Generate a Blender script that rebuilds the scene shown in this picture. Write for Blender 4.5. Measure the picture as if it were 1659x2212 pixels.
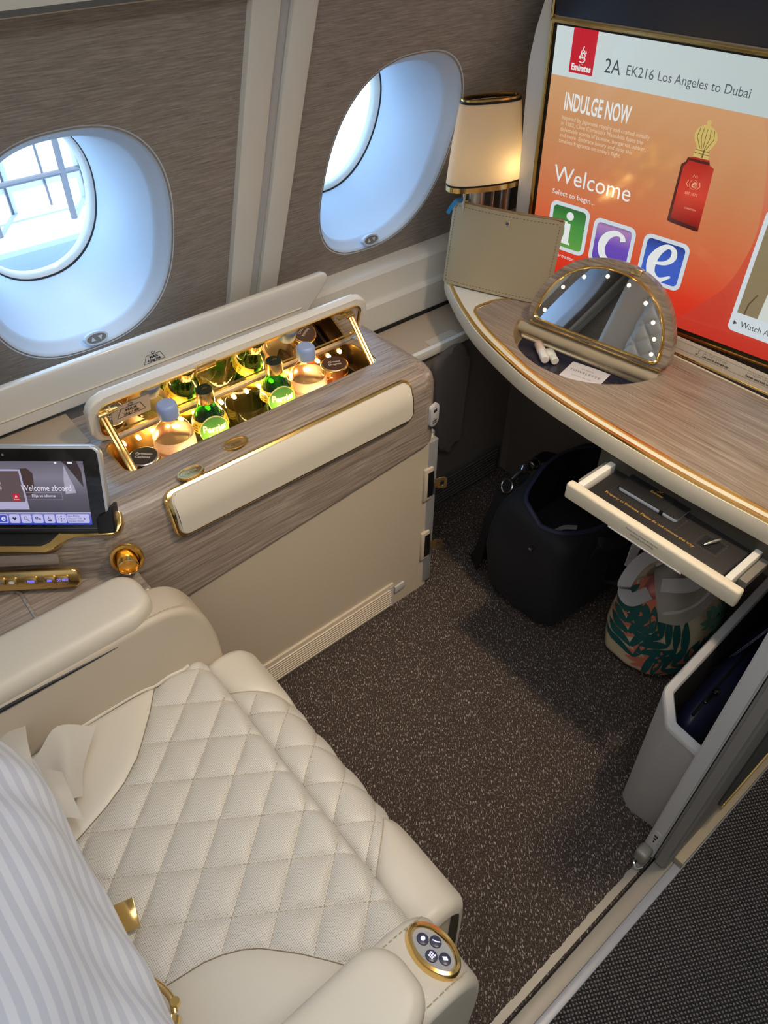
import bpy, bmesh, math, random
from math import pi, sin, cos, radians, hypot, atan2
from mathutils import Matrix, Vector

for _o in list(bpy.data.objects):
    bpy.data.objects.remove(_o)
SC = bpy.context.scene
COL = SC.collection
random.seed(7)

# ------------------------------------------------------------------ camera
# X runs forward along the cabin, Y towards the windows, Z up (metres)
cam_data = bpy.data.cameras.new('camera')
cam = bpy.data.objects.new('camera', cam_data)
COL.objects.link(cam)
PITCH, YAW = radians(43.4357), radians(49.9117)
_h = Vector((cos(YAW), sin(YAW), 0))
_f = _h * cos(PITCH) + Vector((0, 0, -sin(PITCH)))
_r = Vector((sin(YAW), -cos(YAW), 0))
_u = _r.cross(_f)
_m = Matrix((_r, _u, -_f)).transposed().to_4x4()
_m.translation = Vector((0, 0, 1.6))
cam.matrix_world = _m
cam_data.sensor_fit = 'VERTICAL'
cam_data.sensor_height = 24.0
cam_data.lens = 1580.0 / 2212.0 * 24.0
cam_data.clip_start = 0.02
SC.camera = cam

# ------------------------------------------------------------------ world, lights, exposure
SC.view_settings.view_transform = 'Standard'
SC.view_settings.look = 'None'
SC.view_settings.gamma = 1.0
SC.view_settings.use_curve_mapping = False
SC.view_settings.exposure = 0.0
world = bpy.data.worlds.new('sky')
SC.world = world
world.use_nodes = True
_bg = world.node_tree.nodes['Background']
_bg.inputs[0].default_value = (0.38, 0.66, 1.0, 1)
_bg.inputs[1].default_value = 4.4

def area_light(name, loc, target, sx, sy, power, color):
    d = bpy.data.lights.new(name, 'AREA')
    d.shape = 'RECTANGLE'
    d.size, d.size_y = sx, sy
    d.energy = power
    d.color = color
    o = bpy.data.objects.new(name, d)
    COL.objects.link(o)
    o.location = loc
    o.rotation_euler = (Vector(target) - Vector(loc)).to_track_quat('-Z', 'Y').to_euler()
    return o

# unseen cabin lights for soft fill: aisle ceiling wash, cove standing in for windows
area_light('ceiling_wash_light', (-0.2, -0.20, 2.28), (-0.2, -0.20, 0), 2.8, 0.35, 12.5, (0.98, 0.97, 0.96))
area_light('cove_fill_light', (0.3, 0.84, 1.96), (0.3, 0.40, 0.4), 0.12, 2.4, 9.6, (0.88, 0.94, 1.0))  # added at the cove to strengthen the window-side light
# sun on the apron, coming over the aircraft's roof
_sd = bpy.data.lights.new('sun', 'SUN')
_sd.energy = 7.0
_sd.angle = 0.01
_so = bpy.data.objects.new('sun', _sd)
COL.objects.link(_so)
_so.location = (0, -20, 30)
_so.rotation_euler = Vector((0.30, 0.50, -0.80)).to_track_quat('-Z', 'Y').to_euler()
# warm reading spot in the ceiling panel above the suite door
_rs = area_light('reading_spot_light', (1.0, 0.0, 2.27), (0.66, 0.86, 0.0), 0.09, 0.09, 3.4, (1.0, 0.76, 0.50))
_rs.data.spread = radians(62)

# ------------------------------------------------------------------ helpers
def lin(r, g, b):
    f = lambda c: (c / 255 / 12.92) if c / 255 <= 0.04045 else ((c / 255 + 0.055) / 1.055) ** 2.4
    return (f(r), f(g), f(b), 1.0)

def finish_bm(bm, ang=38):
    bmesh.ops.recalc_face_normals(bm, faces=bm.faces[:])
    for f in bm.faces:
        f.smooth = True
    a = radians(ang)
    for e in bm.edges:
        if len(e.link_faces) == 2:
            if e.calc_face_angle(0) > a:
                e.smooth = False

def obj(name, bm, material=None, parent=None, ang=38, recalc=True, frame=None):
    if frame is not None:
        bm.transform(frame)
    if recalc:
        finish_bm(bm, ang)
    me = bpy.data.meshes.new(name)
    bm.to_mesh(me)
    bm.free()
    o = bpy.data.objects.new(name, me)
    COL.objects.link(o)
    if material is not None:
        me.materials.append(material)
    if parent is not None:
        attach(o, parent)
    return o

def world_of(o):
    m = Matrix.LocRotScale(o.location, o.rotation_euler, o.scale)
    if o.parent is not None:
        m = world_of(o.parent) @ o.matrix_parent_inverse @ m
    return m

def attach(o, parent):
    o.parent = parent
    o.matrix_parent_inverse = world_of(parent).inverted()

def thing(name, loc, label, cat, group=None):
    o = bpy.data.objects.new(name, None)
    o.empty_display_size = 0.05
    COL.objects.link(o)
    o.location = loc
    o['label'] = label
    o['category'] = cat
    if group:
        o['group'] = group
    return o

def tag(o, label, cat, group=None, kind=None):
    o['label'] = label
    o['category'] = cat
    if group:
        o['group'] = group
    if kind:
        o['kind'] = kind
    return o

def structure(o, label=None):
    o['kind'] = 'structure'
    if label:
        o['label'] = label
        o['category'] = o.name.split('_')[0].split('.')[0]
    return o

def copy_thing(root, delta, label=None, group=None):
    r = root.copy()
    COL.objects.link(r)
    r.location = root.location + Vector(delta)
    if label:
        r['label'] = label
    if group:
        r['group'] = group
    for ch in [c for c in root.children]:
        c = ch.copy()
        COL.objects.link(c)
        c.parent = r
        for g in [x for x in ch.children]:
            d = g.copy()
            COL.objects.link(d)
            d.parent = c
    return r

def B():
    return bmesh.new()

def box(bm, x0, x1, y0, y1, z0, z1, bev=0.0, seg=3):
    vs = [bm.verts.new(p) for p in ((x0, y0, z0), (x1, y0, z0), (x1, y1, z0), (x0, y1, z0),
                                    (x0, y0, z1), (x1, y0, z1), (x1, y1, z1), (x0, y1, z1))]
    fs = [bm.faces.new([vs[i] for i in q]) for q in ((0, 3, 2, 1), (4, 5, 6, 7), (0, 1, 5, 4), (1, 2, 6, 5), (2, 3, 7, 6), (3, 0, 4, 7))]
    if bev > 0:
        es = list({e for f in fs for e in f.edges})
        bmesh.ops.bevel(bm, geom=es, offset=bev, segments=seg, profile=0.5, affect='EDGES', clamp_overlap=True)
    return bm

def prism(bm, pts, z0, z1, bev=0.0, seg=3, bottom_bev=False):
    n = len(pts)
    a = [bm.verts.new((p[0], p[1], z0)) for p in pts]
    b = [bm.verts.new((p[0], p[1], z1)) for p in pts]
    f0 = bm.faces.new(list(reversed(a)))
    f1 = bm.faces.new(b)
    for i in range(n):
        j = (i + 1) % n
        bm.faces.new((a[i], a[j], b[j], b[i]))
    if bev > 0:
        es = list(f1.edges) + (list(f0.edges) if bottom_bev else [])
        bmesh.ops.bevel(bm, geom=es, offset=bev, segments=seg, profile=0.5, affect='EDGES', clamp_overlap=True)
    return bm

def loft(bm, rings, closed=True, cap0=False, cap1=False):
    vr = [[bm.verts.new(p) for p in r] for r in rings]
    n = len(rings[0])
    for i in range(len(vr) - 1):
        for j in range(n if closed else n - 1):
            k = (j + 1) % n
            bm.faces.new((vr[i][j], vr[i][k], vr[i + 1][k], vr[i + 1][j]))
    if cap0:
        bm.faces.new(list(reversed(vr[0])))
    if cap1:
        bm.faces.new(vr[-1])
    return bm

def grid(bm, fn, nu, nv, closed_u=False):
    rows = [[bm.verts.new(fn(i / nu, j / nv)) for i in range(nu if closed_u else nu + 1)] for j in range(nv + 1)]
    w = len(rows[0])
    for j in range(nv):
        for i in range(w if closed_u else w - 1):
            k = (i + 1) % w
            bm.faces.new((rows[j][i], rows[j][k], rows[j + 1][k], rows[j + 1][i]))
    return bm

def tube(bm, pts, r, n=10, closed=False, cap=True, flat=None):
    pts = [Vector(p) for p in pts]
    m = len(pts)
    rad = r if isinstance(r, (list, tuple)) else [r] * m
    t = []
    for i in range(m):
        a = pts[(i - 1) % m] if closed or i > 0 else pts[i]
        b = pts[(i + 1) % m] if closed or i < m - 1 else pts[i]
        d = b - a
        t.append(d.normalized() if d.length > 1e-9 else Vector((0, 0, 1)))
    up = Vector((0, 0, 1)) if abs(t[0].z) < 0.9 else Vector((1, 0, 0))
    nrm = (up - t[0] * up.dot(t[0])).normalized()
    rings = []
    for i in range(m):
        nrm = nrm - t[i] * nrm.dot(t[i])
        if nrm.length < 1e-6:
            nrm = t[i].orthogonal()
        nrm.normalize()
        bi = t[i].cross(nrm)
        fl = flat if flat else 1.0
        rings.append([pts[i] + (nrm * cos(2 * pi * k / n) * fl + bi * sin(2 * pi * k / n)) * rad[i] for k in range(n)])
    if closed:
        rings.append(rings[0])
        vr = [[bm.verts.new(p) for p in q] for q in rings[:-1]]
        vr.append(vr[0])
        for i in range(m):
            for j in range(n):
                k = (j + 1) % n
                bm.faces.new((vr[i][j], vr[i][k], vr[i + 1][k], vr[i + 1][j]))
    else:
        loft(bm, rings, True, cap, cap)
    return bm

def lathe(bm, prof, c=(0, 0, 0), n=32, ang0=0.0):
    rings = []
    for r, z in prof:
        rings.append([(c[0] + r * cos(2 * pi * k / n + ang0), c[1] + r * sin(2 * pi * k / n + ang0), c[2] + z) for k in range(n)])
    loft(bm, rings, True, prof[0][0] > 1e-5, prof[-1][0] > 1e-5)
    return bm

def rrect(w, h, r, n=6, cx=0.0, cy=0.0):
    r = min(r, w / 2 - 1e-5, h / 2 - 1e-5)
    out = []
    for sx, sy, a0 in ((1, 1, 0), (-1, 1, 90), (-1, -1, 180), (1, -1, 270)):
        for i in range(n + 1):
            a = radians(a0 + 90 * i / n)
            out.append((cx + sx * (w / 2 - r) + r * cos(a), cy + sy * (h / 2 - r) + r * sin(a)))
    return out

def ell(a, b, n=40, cx=0.0, cy=0.0):
    return [(cx + a * cos(2 * pi * i / n), cy + b * sin(2 * pi * i / n)) for i in range(n)]

def sup(a, b, e, n=72):
    out = []
    for i in range(n):
        t = 2 * pi * i / n
        c, s = cos(t), sin(t)
        out.append((a * math.copysign(abs(c) ** (2 / e), c), b * math.copysign(abs(s) ** (2 / e), s)))
    return out

def spline(pts, n=8, closed=False):
    P = [Vector(p) for p in pts]
    m = len(P)
    out = []
    rng = range(m if closed else m - 1)
    for i in rng:
        p1, p2 = P[i], P[(i + 1) % m]
        p0 = P[(i - 1) % m] if closed or i > 0 else p1 * 2 - p2
        p3 = P[(i + 2) % m] if closed or i + 2 < m else p2 * 2 - p1
        for k in range(n):
            t = k / n
            out.append(0.5 * ((2 * p1) + (p2 - p0) * t + (2 * p0 - 5 * p1 + 4 * p2 - p3) * t * t + (3 * p1 - p0 - 3 * p2 + p3) * t ** 3))
    if not closed:
        out.append(P[-1].copy())
    return out

def frame(o, x, y):
    x = Vector(x).normalized()
    y = Vector(y)
    y = (y - x * y.dot(x)).normalized()
    z = x.cross(y)
    m = Matrix((x, y, z)).transposed().to_4x4()
    m.translation = Vector(o)
    return m

def flat(bm, pts, z=0.0):
    bm.faces.new([bm.verts.new((p[0], p[1], z)) for p in pts])
    return bm

def ring2d(bm, outer, inner, z0, z1):
    n = len(outer)
    L = [[bm.verts.new((p[0], p[1], z)) for p in q] for q, z in ((outer, z0), (outer, z1), (inner, z1), (inner, z0))]
    for a in range(4):
        b = (a + 1) % 4
        for i in range(n):
            j = (i + 1) % n
            bm.faces.new((L[a][i], L[a][j], L[b][j], L[b][i]))
    return bm

def ribbon(bm, pts, w, z=0.0):
    P = [Vector((p[0], p[1])) for p in pts]
    ws = w if isinstance(w, (list, tuple)) else [w] * len(P)
    L, R = [], []
    for i in range(len(P)):
        d = (P[min(i + 1, len(P) - 1)] - P[max(i - 1, 0)])
        d = d.normalized() if d.length > 0 else Vector((1, 0))
        nn = Vector((-d.y, d.x)) * ws[i] / 2
        L.append(bm.verts.new((P[i].x + nn.x, P[i].y + nn.y, z)))
        R.append(bm.verts.new((P[i].x - nn.x, P[i].y - nn.y, z)))
    for i in range(len(P) - 1):
        bm.faces.new((L[i], R[i], R[i + 1], L[i + 1]))
    return bm

def text_bm(bm, s, size, x=0.0, y=0.0, sx=1.0, align='LEFT', bold=0.0, shear=0.0, z=0.0, spacing=1.0, width=None):
    cu = bpy.data.curves.new('lettering', 'FONT')
    cu.body = s
    cu.size = size
    cu.align_x = align
    cu.offset = bold
    cu.shear = shear
    cu.space_character = spacing
    cu.resolution_u = 3
    o = bpy.data.objects.new('lettering', cu)
    COL.objects.link(o)
    dg = bpy.context.evaluated_depsgraph_get()
    me = bpy.data.meshes.new_from_object(o.evaluated_get(dg))
    bpy.data.objects.remove(o)
    bpy.data.curves.remove(cu)
    if width and len(me.vertices):
        xs = [v.co.x for v in me.vertices]
        sx = width / (max(xs) - min(xs))
    me.transform(Matrix.Translation((x, y, z)) @ Matrix.Diagonal((sx, 1, 1, 1)))
    bm.from_mesh(me)
    bpy.data.meshes.remove(me)
    return bm

def cut(o, cbm):
    c = obj('cutter', cbm)
    md = o.modifiers.new('cut', 'BOOLEAN')
    md.operation = 'DIFFERENCE'
    md.solver = 'EXACT'
    md.object = c
    bpy.context.view_layer.update()
    dg = bpy.context.evaluated_depsgraph_get()
    me = bpy.data.meshes.new_from_object(o.evaluated_get(dg))
    o.modifiers.clear()
    mats = list(o.data.materials)
    old = o.data
    me.name = old.name
    o.data = me
    bpy.data.meshes.remove(old)
    cm = c.data
    bpy.data.objects.remove(c)
    bpy.data.meshes.remove(cm)
    me.materials.clear()
    for m_ in mats:
        me.materials.append(m_)
    bm = bmesh.new()
    bm.from_mesh(me)
    bmesh.ops.dissolve_degenerate(bm, dist=1e-6, edges=bm.edges[:])
    finish_bm(bm, 30)
    bm.to_mesh(me)
    bm.free()
    return o

def on_cyl(bm, c, R, th0, z0):
    """bend a flat layout (x = arc length, y = height, z = stand-off) round a vertical cylinder"""
    for v in bm.verts:
        th = th0 + v.co.x / R
        r = R + v.co.z
        v.co = Vector((c[0] + r * cos(th), c[1] + r * sin(th), z0 + v.co.y))
    return bm

# ------------------------------------------------------------------ materials
def nodes(m):
    return m.node_tree.nodes, m.node_tree.links

def mat(name, col, rough=0.5, metal=0.0, spec=0.5, coat=0.0, emit=None, estr=0.0, sheen=0.0, bump=None, vary=0.0, vscale=8.0, sss=0.0):
    m = bpy.data.materials.new(name)
    m.use_nodes = True
    N, L = nodes(m)
    p = N['Principled BSDF']
    p.inputs['Base Color'].default_value = col
    p.inputs['Roughness'].default_value = rough
    p.inputs['Metallic'].default_value = metal
    p.inputs['Specular IOR Level'].default_value = spec
    p.inputs['Coat Weight'].default_value = coat
    p.inputs['Sheen Weight'].default_value = sheen
    if emit:
        p.inputs['Emission Color'].default_value = emit
        p.inputs['Emission Strength'].default_value = estr
    tc = None
    if bump or vary:
        tc = N.new('ShaderNodeTexCoord')
    if bump:
        sc, st, dist = bump
        nz = N.new('ShaderNodeTexNoise')
        nz.inputs['Scale'].default_value = sc
        nz.inputs['Detail'].default_value = 3
        b = N.new('ShaderNodeBump')
        b.inputs['Strength'].default_value = st
        b.inputs['Distance'].default_value = dist
        L.new(tc.outputs['Object'], nz.inputs['Vector'])
        L.new(nz.outputs['Fac'], b.inputs['Height'])
        L.new(b.outputs['Normal'], p.inputs['Normal'])
    if vary:
        nz2 = N.new('ShaderNodeTexNoise')
        nz2.inputs['Scale'].default_value = vscale
        nz2.inputs['Detail'].default_value = 4
        mr = N.new('ShaderNodeMapRange')
        mr.inputs['To Min'].default_value = 1 - vary
        mr.inputs['To Max'].default_value = 1 + vary
        mx = N.new('ShaderNodeVectorMath')
        mx.operation = 'SCALE'
        mx.inputs[0].default_value = col[:3]
        L.new(tc.outputs['Object'], nz2.inputs['Vector'])
        L.new(nz2.outputs['Fac'], mr.inputs['Value'])
        L.new(mr.outputs['Result'], mx.inputs['Scale'])
        L.new(mx.outputs['Vector'], p.inputs['Base Color'])
    return m

def grain(name, dark, mid, light, scale, rough=0.35, coat=0.0, rot=(0, 0, 0), fine=1.0, bumpst=0.1, spec=0.5, warp=0.0):
    """long-fibred veneer or woven wall film: noise stretched along one axis"""
    m = bpy.data.materials.new(name)
    m.use_nodes = True
    N, L = nodes(m)
    p = N['Principled BSDF']
    p.inputs['Roughness'].default_value = rough
    p.inputs['Coat Weight'].default_value = coat
    p.inputs['Coat Roughness'].default_value = 0.15
    p.inputs['Specular IOR Level'].default_value = spec
    tc = N.new('ShaderNodeTexCoord')
    mr_ = N.new('ShaderNodeMapping')
    mr_.inputs['Rotation'].default_value = rot
    mp = N.new('ShaderNodeMapping')
    mp.inputs['Scale'].default_value = scale
    L.new(tc.outputs['Object'], mr_.inputs['Vector'])
    src = mr_.outputs['Vector']
    if warp:
        wn = N.new('ShaderNodeTexNoise')
        wn.inputs['Scale'].default_value = 4.0
        wn.inputs['Detail'].default_value = 1.0
        vm = N.new('ShaderNodeVectorMath')
        vm.operation = 'MULTIPLY_ADD'
        vm.inputs[1].default_value = (warp, warp, warp)
        L.new(src, wn.inputs['Vector'])
        L.new(wn.outputs['Color'], vm.inputs[0])
        L.new(src, vm.inputs[2])
        src = vm.outputs['Vector']
    L.new(src, mp.inputs['Vector'])
    n1 = N.new('ShaderNodeTexNoise')
    n1.inputs['Scale'].default_value = 1.0
    n1.inputs['Detail'].default_value = 5.0
    n1.inputs['Roughness'].default_value = 0.65
    L.new(mp.outputs['Vector'], n1.inputs['Vector'])
    cr = N.new('ShaderNodeValToRGB')
    cr.color_ramp.elements[0].position = 0.30
    cr.color_ramp.elements[0].color = dark
    cr.color_ramp.elements[1].position = 0.72
    cr.color_ramp.elements[1].color = light
    e = cr.color_ramp.elements.new(0.5)
    e.color = mid
    L.new(n1.outputs['Fac'], cr.inputs['Fac'])
    L.new(cr.outputs['Color'], p.inputs['Base Color'])
    b = N.new('ShaderNodeBump')
    b.inputs['Strength'].default_value = bumpst
    b.inputs['Distance'].default_value = 0.0006
    L.new(n1.outputs['Fac'], b.inputs['Height'])
    L.new(b.outputs['Normal'], p.inputs['Normal'])
    return m

def carpet(name, base, base2, fleck, sc, rot, thr, weave=False):
    m = bpy.data.materials.new(name)
    m.use_nodes = True
    N, L = nodes(m)
    p = N['Principled BSDF']
    p.inputs['Roughness'].default_value = 0.95
    p.inputs['Specular IOR Level'].default_value = 0.15
    tc = N.new('ShaderNodeTexCoord')
    mr_ = N.new('ShaderNodeMapping')
    mr_.inputs['Rotation'].default_value = (0, 0, rot)
    L.new(tc.outputs['Object'], mr_.inputs['Vector'])
    mp = N.new('ShaderNodeMapping')
    mp.inputs['Scale'].default_value = sc
    L.new(mr_.outputs['Vector'], mp.inputs['Vector'])
    n1 = N.new('ShaderNodeTexNoise')
    n1.inputs['Scale'].default_value = 1.0
    n1.inputs['Detail'].default_value = 2.0
    n1.inputs['Distortion'].default_value = 0.6
    L.new(mp.outputs['Vector'], n1.inputs['Vector'])
    big = N.new('ShaderNodeTexNoise')
    big.inputs['Scale'].default_value = 420.0 if not weave else 260.0
    L.new(tc.outputs['Object'], big.inputs['Vector'])
    cr0 = N.new('ShaderNodeValToRGB')
    cr0.color_ramp.elements[0].position = 0.35
    cr0.color_ramp.elements[0].color = base
    cr0.color_ramp.elements[1].position = 0.65
    cr0.color_ramp.elements[1].color = base2
    L.new(big.outputs['Fac'], cr0.inputs['Fac'])
    val = n1.outputs['Fac']
    if weave:
        wv = N.new('ShaderNodeTexWave')
        wv.wave_type = 'BANDS'
        wv.bands_direction = 'X'
        wv.inputs['Scale'].default_value = 46.0
        wv.inputs['Distortion'].default_value = 0.4
        wv2 = N.new('ShaderNodeTexWave')
        wv2.bands_direction = 'Y'
        wv2.inputs['Scale'].default_value = 46.0
        wv2.inputs['Distortion'].default_value = 0.4
        L.new(mr_.outputs['Vector'], wv.inputs['Vector'])
        L.new(mr_.outputs['Vector'], wv2.inputs['Vector'])
        mu = N.new('ShaderNodeMath')
        mu.operation = 'MULTIPLY'
        L.new(wv.outputs['Fac'], mu.inputs[0])
        L.new(wv2.outputs['Fac'], mu.inputs[1])
        mm = N.new('ShaderNodeMath')
        mm.operation = 'MULTIPLY_ADD'
        mm.inputs[1].default_value = 0.40
        L.new(mu.outputs[0], mm.inputs[0])
        hf = N.new('ShaderNodeMath')
        hf.operation = 'MULTIPLY'
        hf.inputs[1].default_value = 0.80
        L.new(n1.outputs['Fac'], hf.inputs[0])
        L.new(hf.outputs[0], mm.inputs[2])
        val = mm.outputs[0]
    cr = N.new('ShaderNodeValToRGB')
    cr.color_ramp.elements[0].position = thr
    cr.color_ramp.elements[0].color = (0, 0, 0, 1)
    cr.color_ramp.elements[1].position = thr + 0.06
    cr.color_ramp.elements[1].color = (1, 1, 1, 1)
    L.new(val, cr.inputs['Fac'])
    mx = N.new('ShaderNodeMix')
    mx.data_type = 'RGBA'
    L.new(cr.outputs['Color'], mx.inputs['Factor'])
    L.new(cr0.outputs['Color'], mx.inputs['A'])
    mx.inputs['B'].default_value = fleck
    L.new(mx.outputs['Result'], p.inputs['Base Color'])
    ad = N.new('ShaderNodeMath')
    ad.operation = 'ADD'
    L.new(big.outputs['Fac'], ad.inputs[0])
    L.new(val, ad.inputs[1])
    b = N.new('ShaderNodeBump')
    b.inputs['Strength'].default_value = 0.9
    b.inputs['Distance'].default_value = 0.003
    L.new(ad.outputs[0], b.inputs['Height'])
    L.new(b.outputs['Normal'], p.inputs['Normal'])
    return m

def clear(name, tint=(1, 1, 1, 1), gloss=0.12, rough=0.03):
    """thin clear wall (pane, bottle): straight-through light plus a fresnel-like gloss"""
    m = bpy.data.materials.new(name)
    m.use_nodes = True
    N, L = nodes(m)
    N.remove(N['Principled BSDF'])
    out = N['Material Output']
    t = N.new('ShaderNodeBsdfTransparent')
    t.inputs['Color'].default_value = tint
    g = N.new('ShaderNodeBsdfGlossy')
    g.inputs['Roughness'].default_value = rough
    lw = N.new('ShaderNodeLayerWeight')
    lw.inputs['Blend'].default_value = 0.25
    mr = N.new('ShaderNodeMapRange')
    mr.inputs['To Min'].default_value = gloss * 0.4
    mr.inputs['To Max'].default_value = min(1.0, gloss * 6)
    L.new(lw.outputs['Facing'], mr.inputs['Value'])
    mx = N.new('ShaderNodeMixShader')
    L.new(mr.outputs['Result'], mx.inputs['Fac'])
    L.new(t.outputs[0], mx.inputs[1])
    L.new(g.outputs[0], mx.inputs[2])
    L.new(mx.outputs[0], out.inputs['Surface'])
    return m

def glow(name, col, strength, rough=0.10, spec=0.9, base=(0.01, 0.01, 0.012, 1)):
    """lit display layer"""
    return mat(name, base, rough, 0, spec, emit=col, estr=strength)

M = {}
M['leather'] = mat('cream_leather', lin(206, 201, 190), 0.42, bump=(900, 0.12, 0.0006), vary=0.03)
M['leather_side'] = mat('taupe_leather', lin(192, 181, 163), 0.48, bump=(900, 0.12, 0.0006), vary=0.03)
M['pad'] = mat('cream_pad_leather', lin(210, 203, 189), 0.4, bump=(900, 0.08, 0.0005))
M['thread'] = mat('stitch_thread', lin(176, 164, 142), 0.8)
M['wood'] = grain('taupe_veneer', lin(108, 97, 89), lin(147, 134, 124), lin(180, 168, 157), (6.0, 230.0, 230.0), 0.30, coat=0.25, warp=0.02)
M['wood_riser'] = grain('taupe_riser_veneer', lin(108, 97, 89), lin(147, 134, 124), lin(180, 168, 157), (6.0, 230.0, 230.0), 0.30, coat=0.25, warp=0.02, rot=(0, 0, radians(33)))
M['wood_desk'] = grain('taupe_desk_veneer', lin(110, 96, 83), lin(146, 129, 114), lin(176, 160, 144), (230.0, 6.0, 200.0), 0.32, coat=0.2, warp=0.015)
M['wood_rim'] = grain('taupe_rim_veneer', lin(104, 92, 80), lin(146, 130, 114), lin(184, 168, 150), (14.0, 14.0, 190.0), 0.34, coat=0.2, warp=0.02)
M['wallfilm'] = grain('fibre_wall_film', lin(122, 114, 107), lin(150, 141, 134), lin(176, 168, 161), (22.0, 420.0, 420.0), 0.55, bumpst=0.25, warp=0.01)
M['white'] = mat('cabin_white_plastic', lin(226, 224, 216), 0.38, vary=0.02)
M['white_gloss'] = mat('gloss_white_plastic', lin(230, 228, 222), 0.22, coat=0.3)
M['bezel'] = mat('window_white_plastic', lin(204, 219, 236), 0.45)  # white plastic with the blue of the daylight mixed into its colour
M['cream'] = mat('cream_plastic', lin(224, 214, 192), 0.4)
M['panel'] = mat('beige_panel', lin(196, 184, 166), 0.5, bump=(700, 0.08, 0.0005))
M['grey'] = mat('grey_plastic', lin(128, 126, 124), 0.45)
M['grey_light'] = mat('light_grey_plastic', lin(190, 190, 192), 0.4)
M['grey_dark'] = mat('dark_grey_plastic', lin(84, 82, 80), 0.5)
M['dado'] = mat('dark_side_fabric', lin(116, 107, 102), 0.8, bump=(1500, 0.2, 0.0006))
M['beige_fabric'] = mat('beige_shelf_fabric', lin(178, 160, 138), 0.7, bump=(900, 0.2, 0.0008))
M['gold'] = mat('polished_gold', (0.90, 0.63, 0.24, 1), 0.16, 1.0)
M['gold_soft'] = mat('satin_gold', (0.84, 0.60, 0.27, 1), 0.24, 1.0)
M['amber'] = mat('amber_gold_lens', (0.92, 0.50, 0.10, 1), 0.15, 0.8, emit=(1.0, 0.5, 0.1, 1), estr=0.15)
M['chrome'] = mat('chrome', (0.82, 0.83, 0.85, 1), 0.08, 1.0)
M['alu'] = mat('brushed_aluminium', (0.30, 0.28, 0.25, 1), 0.5, 0.4, bump=(60, 0.05, 0.001))
M['mirror'] = mat('mirror_glass', (0.92, 0.92, 0.92, 1), 0.0, 1.0)
M['gold_mirror'] = mat('smoked_mirror_glass', (0.80, 0.76, 0.68, 1), 0.02, 1.0)
M['black'] = mat('black_plastic', lin(18, 18, 20), 0.35)
M['black_soft'] = mat('black_rubber', lin(12, 12, 13), 0.7)
M['ink'] = mat('dark_ink', lin(40, 40, 46), 0.6)
M['inkw'] = mat('white_ink', lin(240, 240, 236), 0.5)
M['goldink'] = mat('gold_ink', lin(206, 164, 84), 0.4, 0.3)
M['floor'] = carpet('suite_carpet', lin(48, 41, 39), lin(86, 76, 71), lin(168, 160, 153), (410.0, 145.0, 100.0), radians(38), 0.585)
M['aisle'] = carpet('aisle_carpet', lin(27, 26, 28), lin(50, 48, 51), lin(122, 119, 119), (520.0, 520.0, 100.0), radians(28), 0.545, weave=True)
M['glass'] = clear('clear_pane', (1, 1, 1, 1), 0.03, 0.0)
M['navy'] = mat('navy_canvas', lin(12, 13, 23), 0.75, bump=(1600, 0.35, 0.0006), sheen=0.02)
M['navy_dark'] = mat('black_lining', lin(7, 7, 10), 0.9)
# ------------------------------------------------------------------ the cabin shell
PROF = [(0.70, 1.463), (0.803, 1.42), (1.083, 1.31), (1.255, 1.245), (1.395, 1.19), (1.60, 1.095)]
def wally(z):
    for (z0, y0), (z1, y1) in zip(PROF, PROF[1:]):
        if z <= z1:
            return y0 + (y1 - y0) * (z - z0) / (z1 - z0)
    return PROF[-1][1] - (z - PROF[-1][0]) * 0.5

fl = obj('floor', box(B(), -1.7, 1.75, 0.107, 1.46, -0.05, 0.0), M['floor'])
structure(fl, 'dark brown flecked carpet inside the suite')
fa = obj('floor_aisle', box(B(), -1.7, 1.75, -1.25, 0.056, -0.05, -0.004), M['aisle'])
structure(fa, 'dark woven carpet of the aisle outside the door track')

# metal door track between the two carpets
bm = B()
N_ = 700
rag = [0.126 + random.uniform(-0.0010, 0.0010) + 0.0006 * sin(i * 0.37) for i in range(N_ + 1)]
xs = [-1.7 + 2.53 * i / N_ for i in range(N_ + 1)]
prism(bm, [(xs[0], 0.1115)] + [(xs[-1], 0.1115)] + [(xs[i], rag[i]) for i in range(N_, -1, -1)], 0.0005, 0.004)
tr = obj('trim_door_track', bm, M['alu'])
structure(tr, 'bare metal strip along the suite carpet edge')
bm = B()
box(bm, -1.7, 1.75, 0.1035, 0.1115, -0.03, -0.012)
structure(obj('trim_track_groove', bm, M['black_soft']), 'black groove of the sliding door track')
bm = B()
box(bm, -1.7, 1.75, 0.074, 0.1035, -0.03, 0.004, 0.001, 2)
structure(obj('trim_track_rail', bm, M['alu']), 'bare metal rail outside the door groove')
bm = B()
prism(bm, [(-1.7, 0.056), (1.75, 0.056), (1.75, 0.074), (-1.7, 0.074)], -0.03, 0.006, 0.002, 2)
structure(obj('trim_track_edge', bm, mat('grey_blue_track_edge', lin(150, 154, 166), 0.4, 0.3)), 'grey raised edging between rail and aisle carpet')

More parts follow.
